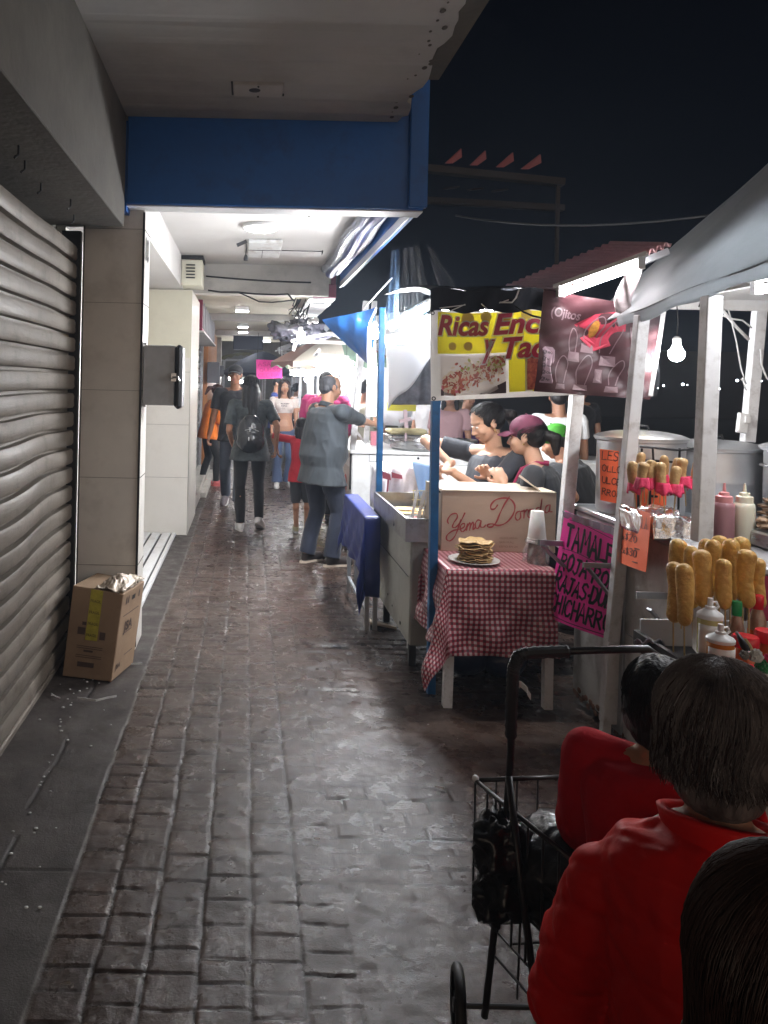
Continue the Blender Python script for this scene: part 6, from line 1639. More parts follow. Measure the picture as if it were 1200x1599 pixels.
# litter
rl_ = random.Random(17)
def litter(pts, label, wd=.010, m=m_white):
    b = MB()
    for i in range(len(pts)-1):
        p, q_ = Vector(pts[i]), Vector(pts[i+1]); b.bar(p, q_, .002, wd)
    thing_mesh(b, 'litter_strip', m, label, 'litter')
def Gp(x, y, z=.012):
    u = (x-385)/FPX; v = (598-y)/FPX; k = u*math.sin(ROLL)+v*math.cos(ROLL); return P(x, y, (CAMZ-z)/(-k))
litter([Gp(121, 1090), Gp(135, 1092), Gp(150, 1094), Gp(166, 1090), Gp(182, 1087)], 'long thin white strip of litter on the dark pavement below the cardboard box')
litter([Gp(80, 1083), Gp(88, 1088), Gp(94, 1090)], 'short pale strip of litter by the shutter foot', .006)
litter([Gp(205, 1037), Gp(222, 1036)], 'short white strip of litter at the foot of the first pillar', .008)
litter([Gp(680, 1228), Gp(694, 1231)], 'small white scrap of litter on the brick paving right of the middle', .008)
litter([Gp(490, 1309, .014), Gp(500, 1310, .014)], 'tiny pale scrap on the middle brick column', .008)
b = MB()
for k in range(60):
    y = rl_.uniform(2.3, 4.3); x = rl_.choice([-.78+.05*math.sin(y*3), rl_.uniform(-.98, -.55)])+rl_.gauss(0, .02); s_ = rl_.uniform(.002, .006)
    b.ball((x, y, .006), s_, 6, sc=(1.4, 1, .6))
for k in range(40):
    y = rl_.uniform(2.2, 7); x = rl_.uniform(-.5, 1.0); b.ball((x, y, .008), rl_.uniform(.0015, .004), 6, sc=(1.3, 1, .6))
tag(thing_mesh(b, 'grit', m_labelw, 'small pale specks of grit scattered on the pavement', 'grit'), kind='stuff')

# ================================================================== shopping trolley
tr_ = thing('shopping_trolley', (.72, 1.85, 0), 'black two wheeled wire shopping trolley with a tall bent handle', 'trolley')
m_trol = mat('black painted steel', (.022, .022, .024), .35, 0, spec=.5)
m_rub = mat('ribbed rubber grip', (.02, .02, .022), .55)
hl = [P(757, 1588, 1.875), P(778, 1400, 1.84), P(795, 1225, 1.80), P(799, 1130, 1.765), P(801, 1060, 1.735), P(806, 1034, 1.725), P(820, 1021, 1.72), P(845, 1018, 1.72)]
b = MB(); b.tube([Vector(q_) for q_ in smooth_curve([tuple(v) for v in hl], 4)], .0085, 10)
hx = P(1012, 1013, 1.72)
b.tube([hl[-1], hx, hx+Vector((.03, 0, -.02)), hx+Vector((.035, .01, -.08)), Vector((hx.x+.02, 1.80, .62)), Vector((hx.x, 1.875, .10))], .0085, 10)
b.build('handle_frame', m_trol, tr_, smooth=True)
b = MB(); gp = [Vector(q_) for q_ in smooth_curve([tuple(v) for v in (P(798, 1150, 1.768), P(801, 1060, 1.735), P(806, 1034, 1.725), P(820, 1021, 1.72), P(888, 1017, 1.72))], 12)]
b.tube(gp, [.0125+.0018*(i % 2) for i in range(len(gp))], 10); b.build('grip', m_rub, tr_, smooth=True, auto=30)
b = MB(); b.tube([P(795, 1212, 1.79), P(814, 1380, 1.73), P(845, 1612, 1.70)], .0085, 8); b.tube([P(795, 1212, 1.79)+Vector((.30, 0, 0)), P(814, 1380, 1.73)+Vector((.30, 0, 0)), Vector((P(845, 1612, 1.70).x+.30, 1.70, .01))], .0085, 8); b.build('stand', m_trol, tr_, smooth=True)
q0, q1, q2 = P(743, 1210, 1.93), P(905, 1197, 1.96), P(893, 1326, 1.60)
zt_ = .615; TA = Vector((q0.x, 1.93, zt_)); TBk = Vector((q1.x, 1.96, zt_)); TC = Vector((q2.x+.01, 1.60, zt_)); TD = TBk+TC-TA
zb_ = .30; sh_ = lambda v: Vector((v.x+.0, v.y, zb_))
def wires(a, c, n, r=.0028, nz=3):
    for i in range(n+1):
        t_ = i/n; p = a.lerp(c, t_); wb.tube([p, Vector((p.x, p.y, zb_))], r, 5)
    for k in range(nz):
        z = zt_+(zb_-zt_)*(k+1)/nz; wb.tube([Vector((a.x, a.y, z)), Vector((c.x, c.y, z))], r, 5)
wb = MB(); wires(TA, TC, 7); wires(TBk, TD, 7); wires(TA, TBk, 5); wires(TC, TD, 5)
for i in range(6): t_ = i/5; a_ = sh_(TA.lerp(TC, t_)); c2 = sh_(TBk.lerp(TD, t_)); wb.tube([a_, c2], .0028, 5)
wb.build('basket', m_trol, tr_, smooth=True)
b = MB()
for a_, c2 in ((TA, TBk), (TA, TC), (TC, TD), (TBk, TD)): b.tube([a_, c2], .0055, 8)
b.build('basket_rim', m_trol, tr_, smooth=True)
b = MB(); b.ball(TA+Vector((0, -.0, .004)), .009, 8); b.build('tape_end', m_white, tr_)
wx0, wy, wz = P(716, 1562, 1.875).x, 1.875, .092
for k, x in enumerate((wx0, hx.x+.03)):
    wl_ = bpy.data.objects.new('wheel', None)
    Mx = Matrix.Rotation(PI/2, 3, 'Y') @ Matrix.Rotation(.0, 3, 'X'); Mz = Matrix.Rotation(-.18, 3, 'Z') @ Mx
    b = MB(); b.lathe((x, wy, wz), [(.068, -.010), (.078, -.013), (.086, -.008), (.088, 0), (.086, .008), (.078, .013), (.068, .010), (.066, 0)], 36, M=Mz, cap=False); w_ = b.build('wheel', m_rub, tr_, smooth=True)
    b = MB(); b.lathe((x, wy, wz), [(.001, -.012), (.016, -.012), (.016, .012), (.001, .012)], 16, M=Mz, cap=False)
    for s_ in range(5):
        a = s_*2*PI/5; d0 = Mz @ Vector((.014*math.cos(a), .014*math.sin(a), 0)); d1 = Mz @ Vector((.068*math.cos(a), .068*math.sin(a), 0)); b.bar(Vector((x, wy, wz))+d0, Vector((x, wy, wz))+d1, .010, .014)
    b.build('rim', m_trol, w_)
    bpy.data.objects.remove(wl_)
b = MB(); b.tube([(wx0, wy, wz), (hx.x+.03, wy, wz)], .006, 8); b.build('axle', m_trol, tr_)
b = MB(); b.tube([P(770, 1490, 1.86), P(832, 1560, 1.70)], .003, 5); b.tube([P(815, 1390, 1.73), P(808, 1560, 1.85)], .003, 5); b.build('brace', m_trol, tr_)
b = MB(); b.grid(lambda u, v: P(812+18*u, 1075-10*v+20*u*u, 1.74)+Vector((0, .01*math.sin(u*9), 0)), 8, 2, thick=.001); thing_mesh(b, 'plastic_tie', m_white, 'white plastic tie knotted round the trolley handle', 'tie')
# bag in basket
b = MB(); cxy = (TA+TD)/2
def tb_(u, v):
    a = u*2*PI; e = math.sqrt(max(0, 1-(2*v-1)**2)); p = Vector((cxy.x+.125*e*math.cos(a), cxy.y+.15*e*math.sin(a), .32+.27*v)); n_ = float(noise([p.x, p.y, p.z], 9, 3))+.7*abs(float(noise([p.x, p.y, p.z], 22, 4)))+.3*abs(float(noise([p.x, p.y, p.z], 50, 5))); return p+Vector((math.cos(a), math.sin(a), .3))*.034*n_
b.grid(tb_, 60, 30)
for c0_, r0_ in ((P(778, 1318, 1.80), .055), (P(768, 1402, 1.82), .042), (P(795, 1370, 1.80), .06)):
    def cr2(u, v, c0_=c0_, r0_=r0_):
        a = u*2*PI; e = math.sin(PI*v); d_ = Vector((e*math.cos(a), e*math.sin(a), -math.cos(PI*v)*1.15)); return c0_+d_*r0_*(1+.45*float(noise([d_.x, d_.y, d_.z], 2.5, 6))+.35*abs(float(noise([d_.x, d_.y, d_.z], 6, 7))))
    b.grid(cr2, 30, 20)
thing_mesh(b, 'black_bag', mat('black plastic bag', (.012, .013, .016), .28, var=.3, vscale=9, bump=1, bscale=18, spec=.5), 'bulging black plastic bag inside the shopping trolley', 'bag', smooth=True)
# ================================================================== people
def V3(*a): return Vector(a)
def remeshed(name, mb, voxel, mats, parent, smooth=4, loc=None, disp=None, face_mat=None, keep=None):
    me = bpy.data.meshes.new('tmp'); me.from_pydata(mb.v, [], mb.f); me.update()
    bm = bmesh.new(); bm.from_mesh(me); bmesh.ops.recalc_face_normals(bm, faces=bm.faces); bm.to_mesh(me); bm.free()
    ob = bpy.data.objects.new('tmp', me); COL.objects.link(ob)
    r = ob.modifiers.new('r', 'REMESH'); r.mode = 'VOXEL'; r.voxel_size = voxel; r.use_smooth_shade = True
    if smooth:
        s = ob.modifiers.new('s', 'SMOOTH'); s.factor = .5; s.iterations = smooth
    dg = bpy.context.evaluated_depsgraph_get(); m2 = bpy.data.meshes.new_from_object(ob.evaluated_get(dg))
    bpy.data.objects.remove(ob); bpy.data.meshes.remove(me)
    n = len(m2.vertices); co = np.empty(n*3); m2.vertices.foreach_get('co', co); co = co.reshape(-1, 3)
    if disp is not None:
        nr = np.empty(n*3); m2.vertices.foreach_get('normal', nr); nr = nr.reshape(-1, 3)
        co = co+nr*disp(co, nr)[:, None]
    off = Vector((0, 0, 0)); q = parent
    while q is not None: off += q.location; q = q.parent
    if parent is None: off = Vector(loc)
    co = co-np.array(off)[None]
    m2.vertices.foreach_set('co', co.ravel()); m2.name = name
    if not isinstance(mats, (list, tuple)): mats = [mats]
    m2.materials.clear()
    for m in mats: m2.materials.append(m)
    if face_mat is not None:
        cen = np.empty(len(m2.polygons)*3); m2.polygons.foreach_get('center', cen); m2.polygons.foreach_set('material_index', face_mat(cen.reshape(-1, 3)+np.array(off)[None]).astype(np.int32))
    m2.polygons.foreach_set('use_smooth', [True]*len(m2.polygons)); m2.update()
    o = bpy.data.objects.new(name, m2); COL.objects.link(o)
    if parent is None: o.location = off
    else: o.parent = parent
    return o

def folds(amp, scale, stretch=(1, 1, .5), seed=0):
    s = np.array(stretch)
    def f(co, nr):
        p = co*s; w_ = fbm(p, scale*.6, 2, seed)[:, None]*.12
        a = 1-np.abs(fbm(p+w_, scale, 3, seed+5))*2.2
        return amp*(a-.45)
    return f

def two_bone(a, t, l1, l2, pole):
    a, t, pole = Vector(a), Vector(t), Vector(pole); d = t-a; L = d.length
    if L > (l1+l2)*.999: t = a+d.normalized()*(l1+l2)*.999; d = t-a; L = d.length
    x = (l1*l1-l2*l2+L*L)/(2*L); h = math.sqrt(max(0, l1*l1-x*x)); dn = d/L
    pp = pole-dn*pole.dot(dn); pp = pp.normalized() if pp.length > 1e-6 else Vector((0, 1, 0))
    return a+dn*x+pp*h, t

def loft(mb, rings, n=28, p=2.3):
    V = []; F = []
    for c, X, Y, rx, ry in rings:
        for k in range(n):
            t = 2*PI*k/n; ct, st = math.cos(t), math.sin(t)
            e = (abs(ct)**p+abs(st)**p)**(-1/p)
            V.append(c+X*rx*e*ct+Y*ry*e*st)
    L = len(rings)
    for i in range(L-1):
        for k in range(n): F.append((i*n+k, i*n+(k+1) % n, (i+1)*n+(k+1) % n, (i+1)*n+k))
    F += [tuple(range(n))[::-1], tuple((L-1)*n+k for k in range(n))]
    mb.add(V, F)

def capsule(mb, a, ra, b_, rb, n=14):
    mb.tube([a, b_], [ra, rb], n); mb.ball(a, ra, n); mb.ball(b_, rb, n)

def hand_shapes(mb, wrist, d, nrm, side, S=1.0, curl=.5, spread=1.0, point=False):
    """a palm, four bent fingers of unequal length and a thumb leaving the side of the palm. nrm = palm normal, side = direction of the thumb"""
    d = Vector(d).normalized(); nrm = Vector(nrm); nrm = (nrm-d*nrm.dot(d)).normalized(); ac = Vector(side); ac = (ac-d*ac.dot(d)-nrm*ac.dot(nrm)).normalized()
    M = Matrix((ac, d, nrm)).transposed()
    mb.ball(wrist+d*.048*S, 1, 14, M=M, sc=(.041*S, .052*S, .015*S))
    capsule(mb, wrist-d*.01*S, .025*S, wrist+d*.03*S, .022*S, 10)
    for k, (o, L) in enumerate(((.030, .070), (.0105, .080), (-.0095, .074), (-.028, .056))):
        base = wrist+d*(.086-.004*abs(k-1))*S+ac*o*S*spread; cur = d+ac*o*2.2*spread; cur.normalize(); p = base; ang = 0
        segs = (.44, .32, .24); c_ = curl*(1+.12*k)
        if point and k == 0: c_ = .1
        for j, sg in enumerate(segs):
            ang = c_*(.75+.35*j); ax = ac
            dirn = (Matrix.Rotation(-sum(c_*(.75+.35*q) for q in range(j+1)), 3, ax) @ cur) if nrm.dot(ax.cross(cur)) < 0 else (Matrix.Rotation(sum(c_*(.75+.35*q) for q in range(j+1)), 3, ax) @ cur)
            q_ = p+dirn*L*sg*S; capsule(mb, p, (.0092-.0010*j)*S, q_, (.0086-.0012*j)*S, 8); p = q_
    tb = wrist+d*.030*S+ac*.030*S; t1 = tb+(ac*.75+d*.65+nrm*.35).normalized()*.038*S; t2 = t1+(ac*.25+d*.9+nrm*.45).normalized()*.030*S
    capsule(mb, tb, .013*S, t1, .0105*S, 8); capsule(mb, t1, .0105*S, t2, .0085*S, 8)

SKIN = {}
def skin(name, col):
    return mat('skin '+name, col, .48, var=.08, vscale=12, bump=.08, bscale=140, subsurf=.12, spec=.4)
m_eyew = mat('eye white', (.60, .57, .55), .2); m_eyed = mat('dark iris', (.02, .012, .01), .1)
def hairm(name, col, col2=None, rough=.48):
    return mat('hair '+name, col, rough, var=.3, vscale=14, bump=.7, bscale=90, stretch=(1, 1, .12), col2=col2, spec=.35)
m_hblack = hairm('black', (.010, .008, .008)); m_hbrown = hairm('dark brown', (.030, .014, .010)); m_hgrey = hairm('grey streaked', (.060, .043, .040), (.25, .215, .205)); m_hauburn = hairm('auburn', (.045, .012, .008))
m_brow = mat('eyebrow hair', (.06, .035, .025), .7)
m_lip = mat('lips', (.30, .09, .075), .4)

def head_shapes(mb, H, c, S, female=True):
    def e(x, y, z, rx, ry, rz): mb.ball(c+H @ (V3(x, y, z)*S), 1, 18, M=H, sc=(rx*S, ry*S, rz*S))
    e(0, -.012, .038, .076, .094, .078); e(0, .022, -.025, .062, .070, .080); e(0, .035, -.072, .042, .046, .034); e(0, .052, -.095, .020, .022, .016)
    e(.036, .055, -.030, .026, .026, .026); e(-.036, .055, -.030, .026, .026, .026); e(0, .068, .028, .050, .018, .014)
    capsule(mb, c+H @ (V3(0, .086, .002)*S), .0085*S, c+H @ (V3(0, .103, -.030)*S), .0125*S, 8)
    e(.011, .093, -.034, .009, .010, .008); e(-.011, .093, -.034, .009, .010, .008)
    e(0, .085, -.056, .024, .012, .0065); e(0, .082, -.066, .020, .012, .0070)
    for s in (-1, 1):
        e(s*.077, -.006, -.004, .009, .021, .032); e(s*.080, -.012, .010, .008, .016, .016)

def person(label, loc, h, Ht, sk, look=(0, 0), lean=(0, 0, 0), hands=None, feet=None, build=1.0, belly=1.0, pelvis=None, female=True,
           top=None, pants=None, shoes=None, vox=.009, curl=.55, elbow=None, handdir=None, knees=None, neckf=0.0, hair=None, bust=0.0, group=None, headoff=(0, 0), shdrop=0.0, face=True, nohand=()):
    """loc = ground point, h = heading (0 walks away from the camera, clockwise seen from above)"""
    S = Ht/1.70; R = Matrix.Rotation(-h, 3, 'Z'); loc = Vector(loc)
    W = lambda v: loc+R @ (Vector(v)*S)
    D = lambda v: R @ Vector(v)
    pz = .925 if pelvis is None else pelvis
    pel = V3(0, 0, pz)
    L = Matrix.Rotation(lean[2], 3, 'Z') @ Matrix.Rotation(-lean[0], 3, 'X') @ Matrix.Rotation(lean[1], 3, 'Y')
    Lh = Matrix.Rotation(-lean[0]*.35, 3, 'X')
    waist = pel+Lh @ V3(0, 0, .16); chest = waist+L @ V3(0, 0, .21); neckb = chest+L @ V3(0, -.012, .145); shz = chest+L @ V3(0, 0, .10)
    Hm = R @ Matrix.Rotation(-look[0], 3, 'Z') @ Matrix.Rotation(-look[1], 3, 'X')
    hd = neckb+L @ V3(0, .018+neckf, .06)+Matrix.Rotation(-look[0]*.0, 3, 'Z') @ V3(0, .015+neckf, .105)
    hc = W(hd)+Vector((headoff[0], headoff[1], 0))
    shw = .178*build if female else .195*build
    sh = {s: shz+L @ V3(s*shw, 0, -shdrop) for s in (-1, 1)}
    hands = hands or {}; feet = feet or {}; elbow = elbow or {}; handdir = handdir or {}; knees = knees or {}
    J = {}
    for s in (-1, 1):
        t = hands.get(s, V3(s*(shw+.07), .06, pz-.10)); t = Vector(t)
        if t.length > 2.6 or s in hands and hands.get('world'): t = (R.inverted() @ (Vector(hands[s])-loc))/S
        el, wr = two_bone(sh[s], t, .285, .245, elbow.get(s, V3(s*.35, -1, -.1)))
        J[s] = (sh[s], el, wr)
    K = {}
    for s in (-1, 1):
        hp = pel+V3(s*.088*build, 0, -.02); ft = Vector(feet.get(s, V3(s*.10, 0, .085)))
        kn, an = two_bone(hp, ft, .43, .41, knees.get(s, V3(s*.08, 1, 0)))
        K[s] = (hp, kn, an)
    # torso rings, offset o is the cloth
    X0 = V3(1, 0, 0); Y0 = V3(0, 1, 0); XL = L @ X0; YL = L @ Y0; XH = Lh @ X0; YH = Lh @ Y0
    bw = (.170 if female else .176)*build; ww = (.128 if female else .150)*belly*build; cw = (.150 if female else .172)*build
    def rings(o, hem=None, topz=True):
        r = []
        def add(c, X, Y, a, b_): r.append((W(c), D(X)*S, D(Y)*S, a+o, b_+o))
        if hem is not None: add(pel+Lh @ V3(0, 0, hem), XH, YH, bw*1.02+.012, .130*build)
        add(pel+Lh @ V3(0, -.005, -.03), XH, YH, bw, .118*build)
        add(pel+Lh @ V3(0, .005*belly, .06), XH, YH, (bw+ww)/2, .112*build*belly)
        add(waist+V3(0, .03*(belly-1), 0), XH, YH, ww, .098*build*belly)
        add(waist.lerp(chest, .5)+L @ V3(0, .02*(belly-1), 0), XL, YL, (ww+cw)/2*.98, .105*build*(1+(belly-1)*.6))
        add(chest+L @ V3(0, .004+.012*bust, 0), XL, YL, cw, .113*build+.016*bust)
        add(chest+L @ V3(0, 0, .06), XL, YL, cw*1.02, .103*build)
        add(chest+L @ V3(0, -.006, .108), XL, YL, cw*.80, .070*build)
        add(chest+L @ V3(0, -.010, .135), XL, YL, .075, .058)
        return r
    mb = MB()
    loft(mb, rings(0.0)); 
    if bust:
        for s in (-1, 1): mb.ball(W(chest+L @ V3(s*.075, .085, -.015)), .060*S*bust, 14)
    for s in (-1, 1): capsule(mb, W(chest+L @ V3(s*.05, -.01, .115)), .046*S, W(sh[s]), .052*S*build)
    capsule(mb, W(neckb+L @ V3(0, -.005, -.03)), (.054 if female else .062)*S, hc+Hm @ (V3(0, -.015, -.05)*S), (.047 if female else .056)*S)
    head_shapes(mb, Hm, hc, S, female)
    for s in (-1, 1):
        a, e_, w_ = J[s]; k = 1.0 if female else 1.12
        capsule(mb, W(a), .048*S*k*build, W(e_), .036*S*k); capsule(mb, W(e_), .036*S*k, W(w_), .024*S*k)
        mb.ball(W(e_.lerp(w_, .22)), .038*S*k, 12)
        if s not in nohand:
            hdv = D(handdir[s][0]) if s in handdir else (W(w_)-W(e_)).normalized(); nr_ = D(handdir[s][1]) if s in handdir else D(V3(-s, .1, 0)); sd = D(handdir[s][2]) if s in handdir else D(V3(0, 1, .2))
            hand_shapes(mb, W(w_), hdv, nr_, sd, S*(1.0 if female else 1.08), curl.get(s, .5) if isinstance(curl, dict) else curl)
    for s in (-1, 1):
        a, k_, f = K[s]; capsule(mb, W(a), .078*S*build, W(k_), .052*S); capsule(mb, W(k_), .050*S, W(f), .036*S); mb.ball(W(k_.lerp(f, .3)+V3(0, -.018, 0)), .052*S, 12)
        fd = feet.get(('d', s), V3(s*.15, 1, 0)); fd = Vector(fd).normalized(); capsule(mb, W(f+V3(0, 0, -.045)), .034*S, W(f+fd*.13+V3(0, 0, -.055)), .026*S)
    lipc = hc+Hm @ (V3(0, .098, -.061)*S)
    body = remeshed('person', mb, vox, [skin(*sk), m_lip], None, 3, loc=loc,
                    face_mat=lambda c: ((np.linalg.norm((c-np.array(lipc)) @ np.array(Hm)/np.array([.024, .03, .010])/S, axis=1) < 1)).astype(int))
    tag(body, label, 'person', group)
    body.location = loc
    if face:
        for s in (-1, 1):
            b = MB(); ec = hc+Hm @ (V3(s*.031, .0795, .003)*S); b.ball(ec, .0105*S, 12, M=Hm, sc=(1.15, .8, .55)); b.build('eye', m_eyew, body, smooth=True)
            b = MB(); b.ball(ec+Hm @ (V3(0, .0060, -.0005)*S), .0046*S, 10, M=Hm, sc=(1, .7, 1)); b.build('iris', m_eyed, list(body.children)[-1] if False else body, smooth=True)
            b = MB(); b.tube([hc+Hm @ (V3(s*(.016+.010*k), .0800-.0035*k*k*.6, .021+.0035*math.sin(k*1.1))*S) for k in range(4)], .0022*S, 6); b.build('eyebrow', m_brow, body, smooth=True)
    G = dict(W=W, D=D, S=S, R=R, L=L, Lh=Lh, pel=pel, waist=waist, chest=chest, neckb=neckb, J=J, K=K, Hm=Hm, hc=hc, rings=rings, body=body, sh=sh, feet=feet, build=build, bust=bust, female=female, vox=vox)
    if pants: make_pants(G, **pants)
    if top: make_top(G, **top)
    if shoes: make_shoes(G, **shoes)
    if hair: make_hair(G, **hair)
    return G

def make_top(G, m, name='shirt', hem=-.06, sleeve=1.0, loose=.016, amp=.006, scale=9, collar=None, m2=None, flare=0.0, open_neck=.0, seed=1, disp=None, croptop=False):
    W, S, J, body, L, chest = G['W'], G['S'], G['J'], G['body'], G['L'], G['chest']
    mb = MB(); r = G['rings'](loose, hem)
    if flare: c, X, Y, a, b_ = r[0]; r[0] = (c, X, Y, a+flare, b_+flare)
    if croptop: r = r[4:]
    r = r[:-1]; c, X, Y, a, b_ = r[-1]
    r.append((W(chest+L @ V3(0, -.010, .128)), X, Y, .072+loose*.4-open_neck*.0, .060))
    loft(mb, r)
    if G['bust']:
        for s in (-1, 1): mb.ball(W(chest+L @ V3(s*.075, .088, -.015)), (.060*G['bust']+loose*.7)*S, 14)
    for s in (-1, 1): capsule(mb, W(chest+L @ V3(s*.055, -.01, .098)), (.044+loose*.35)*S, W(G['sh'][s]), (.051*G['build']+loose*.35)*S)
    k = (1.0 if G['female'] else 1.12)
    for s in (-1, 1):
        a, e_, w_ = J[s]
        if sleeve <= 0: continue
        if sleeve <= 1: p = a.lerp(e_, sleeve); mb.tube([W(a), W(p)], [(.050*k*G['build']+loose*.45)*S, (.043*k*G['build']+loose*.75)*S], 18)
        else:
            p = e_.lerp(w_, sleeve-1); mb.tube([W(a), W(a.lerp(e_, .5)), W(e_)], [(.050*k*G['build']+loose*.45)*S, (.046*k+loose*.9)*S, (.040*k+loose*.9)*S], 18); mb.ball(W(e_), (.040*k+loose*1.1)*S, 14)
            mb.tube([W(e_), W(p)], [(.040*k+loose*1.1)*S, (.030*k+loose*.8)*S], 18)
    o = remeshed(name, mb, G['vox'], m, body, 2, disp=disp or folds(amp, scale, seed=seed))
    if collar:
        b = MB(); cc = G['neckb']; 
        def fn(u, v):
            a = u*2*PI; rr = .064+.014*v; return W(cc+L @ V3(rr*math.cos(a), rr*math.sin(a)*.95, -.015+.040*(1-v)+.012*math.sin(a)*-1))
        b.grid(fn, 30, 4, thick=.006); b.build('collar', collar, o, smooth=True)
    return o

def make_pants(G, m, name='trousers', leg=1.0, loose=.012, cuff=None, amp=.004, scale=9, seed=3, high=.07):
    W, S, K, pel, Lh, body, bd = G['W'], G['S'], G['K'], G['pel'], G['Lh'], G['body'], G['build']
    mb = MB(); r = G['rings'](min(loose*.5, .008))
    top = r[:2]; top = [(W(pel+Lh @ V3(0, 0, -.085)), top[0][1], top[0][2], .150*bd+loose*.4, .105*bd+loose*.5), top[0]]
    loft(mb, top)
    for s in (-1, 1):
        a, k_, f = K[s]; cf = cuff if cuff is not None else .040+loose
        mb.ball(W(a+V3(0, 0, -.02)), (.082*bd+loose)*S, 16)
        end = k_.lerp(f, (leg-.5)*2) if leg > .5 else a.lerp(k_, leg*2)
        if leg > .5:
            mb.tube([W(a), W(a.lerp(k_, .5)), W(k_)], [(.082*bd+loose)*S, (.070*bd+loose)*S, (.054+loose)*S], 18); mb.ball(W(k_), (.054+loose)*S, 14)
            mid = k_.lerp(end, .4)+V3(0, -.010, 0)
            mb.tube([W(k_), W(mid), W(end)], [(.053+loose)*S, (.053+loose)*S, cf*S], 18)
        else: mb.tube([W(a), W(end)], [(.082*bd+loose)*S, (.064+loose*1.3)*S], 18)
    return remeshed(name, mb, G['vox'], m, body, 2, disp=folds(amp, scale, (1, 1, .7), seed))

def make_shoes(G, m, sole=None, high=False):
    W, S, K, body = G['W'], G['S'], G['K'], G['body']
    for s in (-1, 1):
        f = K[s][2]; fd = Vector(G['feet'].get(('d', s), V3(s*.15, 1, 0))).normalized(); sd = Vector((fd.y, -fd.x, 0)).normalized(); up = sd.cross(fd).normalized(); 
        if up.z < 0: up = -up
        base = f-up*.085 if abs(fd.z) > .05 else V3(f.x, f.y, max(0, f.z-.085))
        def q(x, y, z): return W(base+sd*x+fd*y+up*z)
        mb = MB(); mb.ball(q(0, .14, .045), .043*S, 14); mb.ball(q(.004, .175, .034), .036*S, 14); mb.ball(q(0, -.02, .045), .038*S, 14)
        mb.tube([q(0, -.035, .045), q(0, .06, .055), q(0, .15, .042)], [.036*S, .043*S, .042*S], 14); mb.tube([q(0, -.005, .05), q(0, -.012, .115 if high else .09)], [.042*S, .040*S], 14)
        o = remeshed('shoe', mb, .006, m, body, 2)
        sl = MB(); pts = [(math.cos(t*PI/10)*.043*(1.08 if math.sin(t*PI/10) > 0 else .88), .065+math.sin(t*PI/10)*.148) for t in range(20)]
        V = [q(x, y, .0) for x, y in pts]+[q(x, y, .022) for x, y in pts]
        sl.add(V, [tuple(range(20))[::-1], tuple(range(20, 40))]+[(i, (i+1) % 20, 20+(i+1) % 20, 20+i) for i in range(20)])
        sl.build('sole', sole or m, o)

def strands(G, m, n, top, length, spread=1.0, r=.0011, seed=0, cz=.0, back=True, gather=None, wav=.006, axis=None, hl=1.0, name='hair_strands', parent=None, tmax=None, front=1.1):
    """fine hair flowing over the skull from a parting and then hanging"""
    Hm, hc, S = G['Hm'], G['hc'], G['S']; rg_ = random.Random(seed); b = MB()
    a0, b0, c0 = .090*hl, .108*hl, .092*hl; C0 = V3(0, -.014, .030)
    for k in range(n):
        ph = rg_.uniform(0, 2*PI); px, py = math.sin(ph), math.cos(ph)
        if py > .45 and not gather: continue
        L = length*rg_.uniform(.86, 1.05); st = rg_.uniform(.02, .5); pts = []; th = st; p = None; m_ = 12; off = 1+rg_.uniform(0, .05)
        sw = rg_.uniform(-.25, .25); wph = rg_.uniform(0, 6)
        for j in range(m_+1):
            t_ = j/m_
            if gather is None:
                thm = min(PI*.60, th+t_*2.4)
                q_ = C0+V3(a0*math.sin(thm)*math.sin(ph+sw*t_), b0*math.sin(thm)*math.cos(ph+sw*t_), c0*math.cos(thm))*off
                arc = t_*L
                fall = max(0, (th+t_*2.4)-PI*.60)/2.4*L*1.35
                q_ = q_+V3(0, 0, -fall)+V3(math.sin(wph+t_*7)*wav*t_, math.cos(wph+t_*5)*wav*t_, 0)
            else:
                g_ = Vector(gather); thm = (PI*(.60-.42*max(0, py)))*(1-t_)+.22
                st3 = C0+V3(a0*math.sin(thm)*math.sin(ph), b0*math.sin(thm)*math.cos(ph), c0*math.cos(thm))*off
                # slide along the skull to the gathering point
                dirv = (st3-C0).lerp(g_-C0, t_); u_ = dirv.normalized(); rr = 1/math.sqrt((u_.x/a0)**2+(u_.y/b0)**2+(u_.z/c0)**2)
                q_ = C0+u_*rr*off
            pts.append(hc+Hm @ (q_*S))
        b.tube(pts, [r*S]*(m_)+[r*S*.3], 3, cap=False)
    return b.build(name, m, parent or G['body'], smooth=True)

